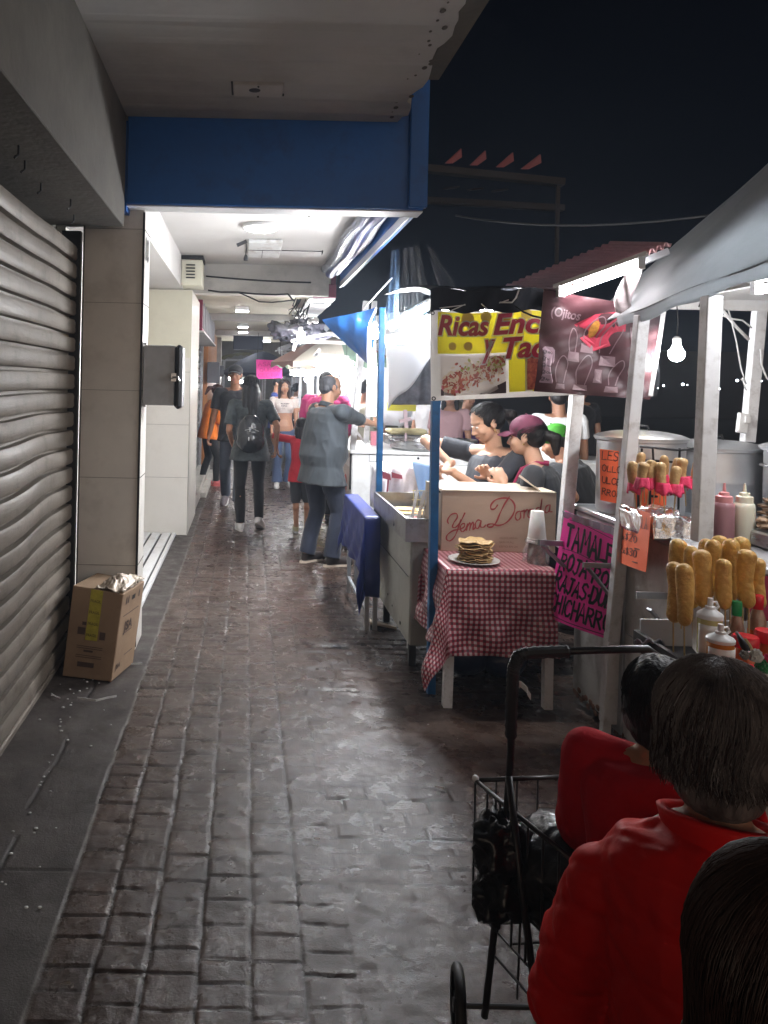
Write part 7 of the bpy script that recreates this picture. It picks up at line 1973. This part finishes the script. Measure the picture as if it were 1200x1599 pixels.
def make_hair(G, m, style='short', length=.3, nstr=0, r=.0012, seed=1, cap=None, capm=None, name='hair', wav=.01):
    Hm, hc, S, body = G['Hm'], G['hc'], G['S'], G['body']
    mb = MB()
    def e(x, y, z, rx, ry, rz): mb.ball(hc+Hm @ (V3(x, y, z)*S), 1, 20, M=Hm, sc=(rx*S, ry*S, rz*S))
    def cp(a, ra, b_, rb): capsule(mb, hc+Hm @ (V3(*a)*S), ra*S, hc+Hm @ (V3(*b_)*S), rb*S, 14)
    if style == 'short':
        e(0, -.020, .046, .082, .094, .078); e(0, -.055, .0, .073, .058, .070); e(.062, -.02, .015, .020, .045, .045); e(-.062, -.02, .015, .020, .045, .045)
    if style == 'bald_short':
        e(0, -.030, .040, .082, .090, .072); e(0, -.058, -.005, .072, .055, .065); e(.064, -.012, .008, .018, .042, .036); e(-.064, -.012, .008, .018, .042, .036)
    if style in ('bun', 'tail'):
        e(0, -.020, .042, .082, .096, .081); e(0, -.050, .0, .074, .062, .070); e(.066, -.01, .022, .018, .05, .045); e(-.066, -.01, .022, .018, .05, .045)
        if style == 'bun': e(0, -.130, -.01, .045, .04, .045); e(0, -.10, -.01, .03, .04, .03)
        else: cp((0, -.11, .01), .030, (0, -.165, -.02), .036); cp((0, -.165, -.02), .036, (0, -.16, -length), .018)
    if style == 'long':
        e(0, -.022, .044, .088, .100, .084); e(0, -.055, -.01, .085, .066, .085); e(.068, .0, .0, .026, .055, .075); e(-.068, .0, .0, .026, .055, .075)
        cp((.045, -.075, -.05), .052, (.055, -.075, -length), .038); cp((-.045, -.075, -.05), .052, (-.055, -.075, -length), .038); cp((0, -.085, -.05), .05, (0, -.085, -length-.02), .04)
        cp((.072, -.01, -.06), .032, (.085, .0, -length*.8), .022); cp((-.072, -.01, -.06), .032, (-.085, .0, -length*.8), .022)
    if style == 'bob':
        e(0, -.022, .044, .088, .102, .086); e(0, -.055, -.02, .088, .070, .095); e(.066, -.02, -.03, .032, .055, .085); e(-.066, -.02, -.03, .032, .055, .085); e(0, -.06, -.085, .072, .055, .055)
    def dsp(co, nr):
        loc_ = (co-np.array(hc)) @ np.array(Hm); return .0022*fbm(loc_*np.array([1, 1, .12]), 90, 2, seed)+.004*fbm(loc_, 16, 2, seed+4)
    h_ = remeshed(name, mb, max(.005, G['vox']*.7), m, body, 3, disp=dsp)
    if nstr:
        if style in ('bun', 'tail'): strands(G, m, nstr, 0, 0, r=r, seed=seed, gather=(0, -.115, .005), parent=h_, hl=.985)
        else: strands(G, m, nstr, 0, length, r=r, seed=seed, parent=h_, wav=wav, hl=1.07 if nstr > 1500 else 1.0)
    if cap:
        mc = MB(); mc.ball(hc+Hm @ (V3(0, -.012, .050)*S), 1, 24, M=Hm, sc=(.090*S, .104*S, .082*S))
        c_ = remeshed('cap', mc, .006, capm, body, 1, disp=lambda co, nr: -.0006*np.abs(np.sin(np.arctan2(((co-np.array(hc)) @ np.array(Hm))[:, 0], ((co-np.array(hc)) @ np.array(Hm))[:, 1])*4))**.2)
        b = MB(); sgn = -1 if cap == 'back' else 1
        def br(u, v):
            a = (u-.5)*2.1; rr = 1; x = .086*math.sin(a)*(1-.10*v); y = (.088*math.cos(a)*(1) + v*.078*math.cos(a*.75)); return hc+Hm @ (V3(x, sgn*y, .030-.020*v*v-.022*abs(math.sin(a))**2*1.0+.012)*S)
        b.grid(br, 20, 8, thick=.004); b.build('visor', capm, c_, smooth=True)
        b = MB(); b.ball(hc+Hm @ (V3(0, -.012, .133)*S), .007*S, 8); b.build('cap_button', capm, c_)
        return c_
    return h_

def at_head(hp, label, h, Ht, sk, lean=(0, 0, 0), neckf=0.0, **k):
    """a standing or bending person whose head centre comes to hp; the knees take up the rest"""
    S = Ht/1.70; L = Matrix.Rotation(lean[2], 3, 'Z') @ Matrix.Rotation(-lean[0], 3, 'X') @ Matrix.Rotation(lean[1], 3, 'Y'); Lh = Matrix.Rotation(-lean[0]*.35, 3, 'X')
    hd = Lh @ V3(0, 0, .16)+L @ V3(0, -.012+.018+neckf, .355+.06)+V3(0, .015+neckf, .105)
    R = Matrix.Rotation(-h, 3, 'Z'); o = R @ (Vector((hd.x, hd.y, 0))*S); pz = hp[2]/S-hd.z
    if pz > .93: print('AT_HEAD too tall', label, pz)
    return person(label, (hp[0]-o.x, hp[1]-o.y, 0), h, Ht, sk, lean=lean, pelvis=min(pz, .93), neckf=neckf, **k)

# cloth materials
def cloth(name, col, rough=.8, var=.08, bump=.12, bs=220, **k): return mat(name, col, rough, var=var, vscale=9, bump=bump, bscale=bs, sheen=.15, **k)
c_grey = cloth('grey green shirt', (.027, .033, .039)); c_navy = cloth('navy jeans', (.010, .014, .030)); c_black = cloth('black jersey', (.012, .012, .014)); c_blackb = cloth('washed black jersey', (.022, .024, .030))
c_white = cloth('white cotton', (.60, .54, .52)); c_denim = cloth('blue denim', (.055, .085, .17)); c_gjean = cloth('grey denim', (.10, .12, .16)); c_orange = cloth('orange fleece', (.80, .20, .02)); c_red = cloth('red cotton', (.52, .018, .035))
c_dgrey = cloth('dark grey cotton', (.05, .055, .065)); c_mag = cloth('magenta knit', (.42, .02, .14)); c_royal = cloth('royal blue cotton', (.03, .05, .20)); c_shoew = mat('white leather', (.72, .72, .72), .4); c_shoed = mat('dark leather', (.03, .022, .020), .5); c_pinkshoe = mat('pink shoe', (.60, .15, .15), .5)
c_redj = mat('red quilted nylon', (.60, .008, .006), .50, var=.08, vscale=5, bump=.25, bscale=30, spec=.14); c_redv = mat('dark red velvet', (.42, .006, .014), .80, var=.12, vscale=8, spec=.15, bump=.15, bscale=100); c_maroon = mat('maroon cap cloth', (.105, .018, .045), .75, var=.1, vscale=20, bump=.2, bscale=200)
m_gold = mat('gold earring', (.8, .55, .2), .2, 1.0)
SK1 = ('warm', (.42, .225, .145)); SK2 = ('tan', (.33, .165, .10)); SK3 = ('light', (.50, .30, .21))
R_ = math.radians

# 1 the man in grey leaning over the white cart
GM = person('heavy man in a grey green shirt and navy jeans reaching across the white cart', (P(500, 880, 6.85).x, 6.85, 0), R_(58), 1.67, SK1, look=(R_(12), R_(8)), lean=(R_(7), 0, R_(-6)),
   hands={1: P(596, 667, 7.15), -1: P(600, 672, 7.6), 'world': True}, feet={1: V3(.13, .03, .085), -1: V3(-.11, -.07, .085), ('d', 1): V3(.25, 1, 0), ('d', -1): V3(-.05, 1, 0)}, build=1.19, belly=1.30, female=False, vox=.007,
   top=dict(m=c_grey, name='shirt', hem=-.19, sleeve=1.12, loose=.022, amp=.016, scale=5, collar=c_grey, flare=.015), pants=dict(m=c_navy, loose=.018, cuff=.075, amp=.006, scale=8), shoes=dict(m=c_shoed, sole=mat('pale sole', (.5, .42, .34), .7)), elbow={1: V3(.3, -.2, -1), -1: V3(-.3, .2, -1)},
   hair=dict(m=hairm('greying black', (.035, .033, .036), (.10, .10, .11)), style='bald_short'), curl=.6, handdir={1: (V3(-.1, 1, .15), V3(-1, 0, -.3), V3(0, .2, 1))})
b = MB(); b.ball(GM['hc']+GM['Hm'] @ V3(0, .096, -.047), .02, 10, M=GM['Hm'], sc=(1.3, .45, .28)); b.build('moustache', m_hblack, GM['body'], smooth=True)

# 2 woman with backpack walking away, holding a child's hand
WP = Vector((P(388, 822, 8.35).x, 8.35, 0))
hold = P(431, 700, 8.25)
GW = person('woman in black with long dark hair and white sneakers, holding the hand of a child', WP, R_(-4), 1.66, SK2, look=(R_(6), R_(10)), lean=(R_(2), 0, 0),
   hands={1: hold, -1: P(362, 690, 8.5), 'world': True}, feet={-1: V3(-.09, -.02, .085), 1: V3(.12, .05, .13), ('d', -1): V3(-.1, 1, 0), ('d', 1): V3(.35, .9, -.45)}, vox=.007, build=1.06,
   top=dict(m=mat('black leafy print', (.012, .012, .015), .7, var=.5, vscale=7, col2=(.07, .085, .09), bump=.1, bscale=100), hem=-.14, sleeve=.80, loose=.026, amp=.008, scale=7, flare=.01), pants=dict(m=c_black, loose=.008, cuff=.050), shoes=dict(m=c_shoew, sole=c_shoew), hair=dict(m=m_hblack, style='long', length=.34, nstr=200, r=.0018), curl=.9, elbow={1: V3(.6, -1, 0)})
# backpack
bp_ = thing('backpack', GW['W'](V3(0, -.2, 1.0)), 'shiny black backpack worn by the woman walking away', 'backpack')
Wg = GW['W']
mb = MB(); mb.ball(Wg(V3(-.01, -.195, 1.10)), 1, 20, M=GW['R'], sc=(.145, .09, .20)); mb.ball(Wg(V3(-.01, -.20, 1.00)), 1, 20, M=GW['R'], sc=(.150, .10, .12)); mb.ball(Wg(V3(-.01, -.25, 1.02)), 1, 20, M=GW['R'], sc=(.105, .06, .10))
remeshed('bag_body', mb, .008, mat('shiny black leatherette', (.012, .012, .014), .25, var=.3, vscale=9, bump=.5, bscale=22, spec=.7), bp_, 3, disp=folds(.006, 9))
b = MB()
for s in (-1, 1): b.tube([Wg(V3(s*.07, -.12, 1.27)), Wg(V3(s*.09, -.06, 1.385)), Wg(V3(s*.10, .05, 1.38)), Wg(V3(s*.12, .13, 1.22)), Wg(V3(s*.13, .05, 1.0)), Wg(V3(s*.12, -.12, .97))], .012, 8)
b.build('strap', c_black, bp_, smooth=True)
b = MB(); b.ball(Wg(V3(-.03, -.315, 1.14)), .012, 8, sc=(.6, .5, 2)); b.ball(Wg(V3(-.04, -.315, 1.04)), .011, 8, sc=(.6, .5, 2)); b.tube([Wg(V3(-.08, -.285, 1.13)), Wg(V3(0, -.30, 1.15)), Wg(V3(.07, -.285, 1.12))], .004, 6); b.build('zip_pull', m_alu, bp_)

# 3 child in red
person('small child in a red top and dark shorts holding the hand of a woman', (P(468, 826, 8.3).x, 8.3, 0), R_(8), 1.22, SK2, look=(0, 0), hands={-1: hold+Vector((.015, 0, -.03)), 'world': True}, elbow={-1: V3(-1, -.5, -.6)},
   feet={-1: V3(-.05, -.02, .085), 1: V3(.10, .10, .085)}, vox=.007, build=.92, top=dict(m=c_red, hem=-.16, sleeve=1.0, loose=.024, amp=.006), pants=dict(m=c_dgrey, leg=.52, loose=.026), shoes=dict(m=mat('pale yellow canvas', (.50, .46, .28), .7), sole=c_shoew), hair=dict(m=m_hblack, style='long', length=.16, nstr=120, r=.0018), curl=.8)
# 4 woman in white crop top facing the camera
GC = person('young woman in a white cropped T-shirt and blue jeans walking towards the camera', (P(441, 758, 12.0).x, 12.0, 0), R_(176), 1.64, SK1, look=(0, 0), hands={1: V3(.20, .10, .86), -1: V3(-.21, .06, .84)}, feet={1: V3(.10, .10, .085), -1: V3(-.10, -.06, .085)}, vox=.008, bust=1.0, build=1.02,
   top=dict(m=c_white, name='crop_top', croptop=True, sleeve=.45, loose=.012, amp=.004), pants=dict(m=c_denim, loose=.012, cuff=.095, amp=.004), shoes=dict(m=c_shoew, sole=c_shoew), hair=dict(m=hairm('brown waves', (.035, .018, .014)), style='long', length=.26, nstr=220, r=.002, wav=.02))
b = MB()
cf = lambda u, v, off=0: GC['W'](V3(u, .150-.9*u*u+off, v))
for i, s_ in enumerate(('IN EVERY', 'THING', '...')): add_font(b, lambda u, v, off=0: GC['W'](V3(.07-u, .160-.5*(.07-u)**2+off, v)) , s_, .0, 1.33-.035*i, .022, bold=.02, width=.14-.04*i, off=.004)
b.build('shirt_print', m_ink, GC['body'])
# 5 man in black T-shirt and cap walking towards camera
person('tall man in a black T-shirt, grey jeans and black cap walking towards the camera', (P(364, 792, 9.9).x, 9.9, 0), R_(186), 1.80, SK2, look=(R_(4), R_(-4)), lean=(R_(4), 0, 0), hands={1: V3(.30, .12, .84), -1: V3(-.25, -.1, .84)}, feet={1: V3(.12, -.22, .12), -1: V3(-.08, .25, .085), ('d', 1): V3(.1, 1, -.35)}, female=False, vox=.009,
   top=dict(m=c_blackb, hem=-.12, sleeve=.75, loose=.022, amp=.008), pants=dict(m=c_gjean, loose=.014, cuff=.062), shoes=dict(m=mat('grey suede', (.16, .14, .15), .8), sole=c_shoew), hair=dict(m=m_hblack, style='short', cap='front', capm=c_black), curl=.6)
# 6 woman in orange
person('woman in an orange sweatshirt and black leggings bending beside the orange wooden shop front', (P(324, 757, 11.9).x, 11.9, 0), R_(70), 1.56, SK2, look=(R_(10), R_(30)), lean=(R_(16), 0, 0), hands={1: V3(.10, .35, 1.0), -1: V3(-.12, .38, .95)}, feet={1: V3(.1, .12, .085), -1: V3(-.1, -.08, .085)}, vox=.009, build=1.05,
   top=dict(m=c_orange, hem=-.13, sleeve=1.7, loose=.03, amp=.010, scale=6), pants=dict(m=c_black, loose=.008), shoes=dict(m=c_pinkshoe, sole=c_pinkshoe), hair=dict(m=m_hauburn, style='tail', length=.14, nstr=120, r=.002))
b = MB(); 
# 7 man in royal blue under the pink sign
person('man in a royal blue T-shirt and dark cap standing below the pink card', (P(427, 740, 13.4).x+.04, 13.4, 0), R_(110), 1.70, SK1, look=(R_(10), R_(15)), hands={1: V3(.15, .35, 1.15), -1: V3(-.15, .35, 1.15)}, female=False, vox=.011, top=dict(m=c_royal, sleeve=.6, loose=.02, hem=-.1), pants=dict(m=c_gjean), shoes=dict(m=c_shoed), hair=dict(m=m_hblack, style='short', cap='front', capm=c_black))
# 8 person in magenta
person('person in a magenta top with short black hair turned to the far stall', (P(492, 770, 10.1).x-.03, 9.0, 0), R_(25), 1.74, SK2, look=(R_(20), R_(10)), lean=(R_(14), 0, 0), hands={1: V3(.2, .35, 1.0), -1: V3(-.2, .3, 1.0)}, female=False, vox=.010, build=1.1, top=dict(m=c_mag, sleeve=1.8, loose=.03, hem=-.04, amp=.010), pants=dict(m=c_black), shoes=dict(m=c_shoed), hair=dict(m=m_hblack, style='short'))
# 9 stall keeper profile behind the white frame
person('stall keeper in a pale apron seen in profile behind the white post', (1.40, 8.95, 0), R_(75), 1.66, SK2, look=(R_(0), R_(5)), female=False, vox=.010, hands={1: V3(.2, .3, 1.05), -1: V3(-.2, .3, 1.05)}, top=dict(m=mat('pale olive shirt', (.42, .42, .34), .8), sleeve=.9, loose=.02), pants=dict(m=c_denim), shoes=dict(m=c_shoed), hair=dict(m=m_hblack, style='short'))
# person in light jeans hidden behind the cart corner
# 10 vendor one: woman in black V-neck, hair tied back
m_bl2 = cloth('faded black tee', (.020, .023, .032))
V1p = P(757, 668, 5.15)
GV = at_head(P(760, 660, 4.92), 'vendor with tied back black hair and a black V-neck top looking down', R_(-112), 1.80, SK3, look=(R_(14), R_(24)), lean=(R_(20), R_(0), R_(4)),
   hands={1: P(704, 724, 5.05), -1: P(706, 736, 4.72), 'world': True}, elbow={1: V3(1, .4, .6), -1: V3(-.4, -.6, -1)}, vox=.006, build=1.12, bust=1.0, female=True, curl=.75,
   handdir={1: (V3(.1, 1, -.5), V3(0, -.3, -1), V3(-1, 0, 0)), -1: (V3(.1, 1, .05), V3(0, .1, 1), V3(1, 0, 0))},
   top=dict(m=m_bl2, sleeve=.62, loose=.014, hem=-.10, amp=.006, scale=8), pants=dict(m=c_navy), shoes=dict(m=c_shoed), hair=dict(m=m_hblack, style='tail', length=.18, nstr=420, r=.0011))
b = MB(); b.tube([GV['hc']+GV['Hm'] @ V3(.083, -.004, -.038), GV['hc']+GV['Hm'] @ V3(.086, .002, -.052), GV['hc']+GV['Hm'] @ V3(.083, -.004, -.064)], .003, 6); b.build('earring', m_gold, GV['body'])
b = MB(); b.tube([GV['hc']+GV['Hm'] @ V3(-.083, -.004, -.038), GV['hc']+GV['Hm'] @ V3(-.086, .002, -.052), GV['hc']+GV['Hm'] @ V3(-.083, -.004, -.064)], .003, 6); b.build('earring', m_gold, GV['body'])
Wv, Lv = GV['W'], GV['L']
b = MB(); add_font(b, lambda u, v, off=0: Wv(GV['chest']+Lv @ V3(.085-u, .146+off-.3*(.085-u)**2, -.07+v)), 'My', 0, 0, .022, bold=.04, off=.004); b.build('shirt_print', m_white, GV['body'])
# 11 vendor two: maroon cap and apron
V2 = P(822, 690, 4.92)
G2 = at_head(P(822, 682, 4.70), 'vendor in a maroon cap and maroon apron over a black T-shirt, facing left', R_(-72), 1.76, SK3, look=(R_(14), R_(6)), lean=(R_(16), 0, R_(-4)),
   hands={-1: P(788, 758, 4.58), 1: P(768, 748, 4.80), 'world': True}, elbow={1: V3(.3, -.6, -1), -1: V3(-.3, -.6, -1)}, vox=.006, build=1.10, bust=.9, curl=.6,
   top=dict(m=c_blackb, sleeve=.75, loose=.016, hem=-.10, amp=.006), pants=dict(m=c_black), shoes=dict(m=c_shoed), hair=dict(m=m_hblack, style='tail', length=.10, nstr=260, r=.0012, cap='front', capm=c_maroon))
Wv, Lv = G2['W'], G2['L']
m_apr = cloth('maroon apron', (.28, .015, .07))
b = MB()
b.grid(lambda u, v: Wv(G2['waist']+Lv @ V3((u-.5)*(.30-.08*v), .155+.01*v-.8*(u-.5)**2*.12, -.22+.36*v)), 12, 12, thick=.004)
ap = b.build('apron', m_apr, G2['body'], smooth=True)
b = MB()
for s in (-1, 1): b.tube([Wv(G2['chest']+Lv @ V3(s*.09, .142, -.06)), Wv(G2['chest']+Lv @ V3(s*.075, .125, .06)), Wv(G2['chest']+Lv @ V3(s*.062, .06, .140)), Wv(G2['chest']+Lv @ V3(s*.055, -.03, .155)), Wv(G2['chest']+Lv @ V3(s*.04, -.09, .13))], .011, 8)
b.build('apron_strap', m_apr, ap, smooth=True)
b = MB(); b.ball(G2['hc']+G2['Hm'] @ V3(-.083, 0, -.042), .006, 8); b.build('earring', m_gold, G2['body'])
# 12 third vendor in black with a bent arm, green and black cap behind
G3 = at_head(P(868, 690, 5.25), 'vendor in a green and black cap bending behind the maroon cap', R_(-50), 1.62, SK2, look=(R_(-10), R_(20)), lean=(R_(30), 0, 0), hands={-1: P(836, 776, 4.95), 1: P(860, 770, 5.5), 'world': True}, elbow={1: V3(.5, -.3, -1), -1: V3(-1, -.6, -.8)},
   female=False, vox=.008, build=1.15, top=dict(m=c_black, sleeve=.55, loose=.02, hem=-.1), pants=dict(m=c_black), shoes=dict(m=c_shoed), hair=dict(m=m_hblack, style='short', cap='back', capm=mat('bright green cap', (.04, .24, .015), .7)))
# 13 man in white T-shirt seen from behind
GB = person('man in a white printed T-shirt seen from behind beyond the vendors', (P(872, 700, 6.9).x, 6.9, 0), R_(4), 1.62, SK2, look=(R_(10), 0), female=False, vox=.009, build=1.05, top=dict(m=mat('bright white tee', (.70, .70, .70), .8, bump=.1), sleeve=.6, loose=.02, hem=-.12), pants=dict(m=c_black), shoes=dict(m=c_shoed), hair=dict(m=m_hblack, style='short'))
b = MB()
bw_ = lambda u, v, off=0: GB['W'](V3(u, -.150-off+.5*u*u, v))
patch(b, bw_, ell(.02, 1.16, .07, .055), .006, sub=3); b.build('back_print', mat('coral print', (.62, .10, .08), .7), GB['body'])
b = MB(); patch(b, bw_, ell(.04, 1.07, .05, .012), .007, sub=2); patch(b, bw_, ell(-.02, 1.09, .02, .03), .0075, sub=2); b.build('back_print_dark', mat('violet print', (.16, .06, .16), .7), GB['body'])
# 14 blurred customers seen through the stall
cust = [(702, 8.6, 1.60, R_(200), mat('dusty pink tee', (.45, .28, .30), .8), 'long', 'customer in a dusty pink top seen left of the first vendor'),
        (728, 9.3, 1.56, R_(150), mat('purple jacket', (.13, .05, .30), .7), 'short', 'customer in a purple jacket just left of the head of the first vendor'),
        (905, 9.6, 1.70, R_(170), c_black, 'short', 'customer in black beyond the man in the white T-shirt'),
        (664, 10.5, 1.62, R_(240), mat('pale grey tee', (.5, .5, .52), .8), 'long', 'customer in a pale top behind the griddle pan')]
for px, Y, Ht, hh, m_, st, lab in cust:
    person(lab, (P(px, 700, Y).x, Y, 0), hh, Ht, SK1, female=st == 'long', vox=.011, top=dict(m=m_, sleeve=.7, loose=.02, hem=-.1), pants=dict(m=c_black), shoes=dict(m=c_shoed), hair=dict(m=m_hblack, style=st, length=.2))
person('woman with a dark ponytail browsing the second far stall', (.98, 15.0, 0), R_(60), 1.6, SK1, vox=.012, top=dict(m=c_dgrey, sleeve=.7, loose=.02), pants=dict(m=c_denim), shoes=dict(m=c_shoew), hair=dict(m=m_hblack, style='tail', length=.15))
person('distant walker in a pale shirt at the far end of the walkway', (.12, 19.0, 0), R_(180), 1.68, SK1, vox=.013, female=False, top=dict(m=c_white, sleeve=.7, loose=.02), pants=dict(m=c_navy), shoes=dict(m=c_shoed), hair=dict(m=m_hblack, style='short'))

# ------------------------------------------------------------------ customers seated in the foreground
def stool(x, y, z, label):
    t = thing('stool', (x, y, 0), label, 'stool', 'low stools under the seated customers')
    b = MB(); b.lathe((x, y, z-.03), [(.001, 0), (.14, 0), (.15, .012), (.15, .028), (.14, .03), (.001, .028)], 24, cap=False); b.build('seat', m_maroon, t, smooth=True, auto=40)
    for k in range(4):
        a = k*PI/2+.5; b = MB(); b.bar((x+.11*math.cos(a), y+.11*math.sin(a), z-.031), (x+.15*math.cos(a), y+.15*math.sin(a), 0), .022, .022); b.build('leg', m_dark, t)
def seated(label, hx, hy, hz, h, Ht, sk, hair, top, look=(0, 0), lean=(R_(10), 0, 0), vox=.006, build=1.05, seatlab='', **k):
    """places the person so that the head centre lands at (hx, hy, hz)"""
    S = Ht/1.70; Lm = Matrix.Rotation(-lean[0], 3, 'X'); Lh = Matrix.Rotation(-lean[0]*.35, 3, 'X')
    hd = Lh @ V3(0, 0, .16)+Lm @ V3(0, -.012+.018, .355+.06)+V3(0, .015, .105)
    R = Matrix.Rotation(-h, 3, 'Z'); o = R @ (Vector((hd.x, hd.y, 0))*S); pz = hz/S-hd.z
    loc = (hx-o.x, hy-o.y, 0); sz = (pz-.10)*S
    fy = .42; kz = pz-.02
    G = person(label, loc, h, Ht, sk, look=look, lean=lean, pelvis=pz, feet={1: V3(.12, .40, .085), -1: V3(-.12, .40, .085)}, knees={1: V3(.2, 1, 1), -1: V3(-.2, 1, 1)}, vox=vox, build=build, hair=hair, top=top,
        pants=dict(m=c_navy, loose=.012), shoes=dict(m=c_shoed), hands={1: V3(.16, .34, pz+.10), -1: V3(-.16, .34, pz+.10)}, **k)
    if sz > .1 and seatlab: stool(loc[0], loc[1], sz, seatlab)
    return G
def quilt(co, nr):
    u = (co[:, 0]*.7+co[:, 1]*.7)*1.0; v = co[:, 2]
    a = (u+v)/.085; c = (u-v)/.085
    d = np.minimum(np.abs(a-np.round(a)), np.abs(c-np.round(c)))
    return .0042*(np.minimum(d*6, 1)-.5)+.009*fbm(co*np.array([1, 1, .6]), 7, 3, 77)-.004*np.abs(fbm(co, 16, 2, 78))*2
# A child in dark red velvet, nearest the cart
pa = P(1030, 1088, 1.62)
seated('small child with smooth black hair and a dark red velvet jacket', pa.x, pa.y, pa.z, R_(35), 1.20, SK2, dict(m=m_hblack, style='bob', nstr=900, length=.10, r=.0011), dict(m=c_redv, name='jacket', hem=-.20, sleeve=1.8, loose=.040, amp=.010, scale=5, flare=.05), vox=.006, lean=(R_(6), 0, 0))
# B grey haired woman in red quilted jacket
pb = P(1122, 1135, 1.30)
GBw = seated('grey haired woman in a red quilted jacket seated with her back to the camera', pb.x, pb.y, pb.z, R_(30), 1.58, SK2, dict(m=m_hgrey, style='bob', nstr=3000, length=.15, r=.0006, wav=.014), dict(m=c_redj, name='quilted_jacket', hem=-.22, sleeve=1.85, loose=.036, flare=.02, disp=quilt), vox=.006, build=.98, shdrop=.095, lean=(R_(14), 0, 0), seatlab='maroon stool under the grey haired woman')
b = MB(); cc3 = GBw['neckb']
b.grid(lambda u, v: GBw['W'](cc3+GBw['L'] @ V3((.080+.016*v)*math.cos(u*2*PI), (.074+.016*v)*math.sin(u*2*PI), -.045+.060*v)), 40, 6, thick=.012); b.build('jacket_collar', c_redj, GBw['body'], smooth=True)
strands(GBw, mat('silver hair', (.40, .36, .35), .4, spec=.5), 1000, 0, .15, r=.0007, seed=44, wav=.014, hl=1.035)
strands(GBw, m_hbrown, 900, 0, .16, r=.0012, seed=45, wav=.02, hl=1.02)
# D woman at right edge with pom-pom headband
pd = P(1262, 1150, 1.44)
GD = seated('woman at the right edge with a gold earring, only her ear and cheek in view', pd.x, pd.y, pd.z, R_(-8), 1.60, SK2, dict(m=m_hblack, style='bun', nstr=500, r=.0010), dict(m=c_redj, name='jacket', hem=-.2, sleeve=1.8, loose=.035, disp=quilt), vox=.006, look=(R_(-20), 0), seatlab='maroon stool under the woman with the headband')
b = MB(); b.ball(GD['hc']+GD['Hm'] @ V3(-.088, -.002, -.040), .0045, 8); b.build('earring', m_gold, GD['body'])
hb_ = thing('pompom_headband', GD['hc']+Vector((0, 0, .1)), 'red headband with white and green pom-poms and a paper tag, worn at the right edge', 'headband')
hbp = [P(x, y, 1.36) for x, y in ((1166, 1022), (1180, 1024), (1190, 1040), (1197, 1062), (1202, 1085), (1204, 1120), (1196, 1150))]
b = MB(); b.tube([Vector(q_) for q_ in smooth_curve([tuple(v) for v in hbp], 5)], .0055, 8); b.build('band', m_redcap, hb_, smooth=True)
m_pomw = mat('white pom-pom', (.75, .75, .74), .9, bump=1, bscale=160, sheen=.5); m_pomg = mat('green pom-pom', (.01, .30, .10), .9, bump=1, bscale=160, sheen=.5)
for (x, y, r_, m_) in ((1163, 1023, .0085, mat('grey glitter ball', (.3, .29, .28), .6, bump=1, bscale=200)), (1181, 1024, .0125, m_pomw), (1192, 1041, .0130, m_pomg), (1193, 1059, .0120, m_pomw), (1202, 1030, .010, mat('pink pom-pom', (.6, .04, .12), .9))):
    b = MB(); mm = MB(); c_ = P(x, y, 1.355)
    rr5 = random.Random(x)
    b.ball(c_, r_*.85, 12)
    for k in range(60):
        d_ = Vector((rr5.gauss(0, 1), rr5.gauss(0, 1), rr5.gauss(0, 1))).normalized(); b.ball(c_+d_*r_*.82, r_*.22, 5)
    b.build('pompom', m_, hb_, smooth=True)
b = MB(); b.bar(P(1196, 1072, 1.35), P(1198, 1097, 1.35), .018, .0015); tg_ = b.build('paper_tag', m_labelw, hb_)
b = MB(); b.tube([P(1165, 998, 1.35), P(1172, 1008, 1.355), P(1178, 1020, 1.36)], .0022, 6); b.build('stalk', mat('pale gold wire', (.6, .5, .3), .4), hb_)
# C person with long brown hair, nearest, bottom right
pc_ = P(1288, 1572, .60)
seated('person with long smooth dark brown hair at the bottom right corner', pc_.x, pc_.y, pc_.z, R_(28), 1.62, SK2, dict(m=mat('hair deep brown', (.020, .008, .006), .45, var=.3, vscale=14, bump=.5, bscale=90, stretch=(1, 1, .12), col2=(.045, .018, .012)), style='long', nstr=3200, length=.42, r=.0007, wav=.006), dict(m=c_black, name='jacket', sleeve=1.8, loose=.03, hem=-.2), vox=.006, lean=(R_(4), 0, 0), seatlab='maroon stool under the person with long brown hair')
# ================================================================== added mist volume, its scatter imitates lens glare around the lamps
b = MB(); b.box(-30, 60, -12, 62, -1.1, 5.8)
hz = b.build('glare_haze', bpy.data.materials.new('glare_haze'), None); hz['kind'] = 'stuff'
m = hz.data.materials[0]; m.use_nodes = True; n = m.node_tree; n.nodes.remove(n.nodes['Principled BSDF'])
v = n.nodes.new('ShaderNodeVolumePrincipled'); v.inputs['Color'].default_value = (.70, .82, 1, 1); v.inputs['Density'].default_value = .0042; v.inputs['Anisotropy'].default_value = .55
n.links.new(v.outputs[0], n.nodes['Material Output'].inputs['Volume'])
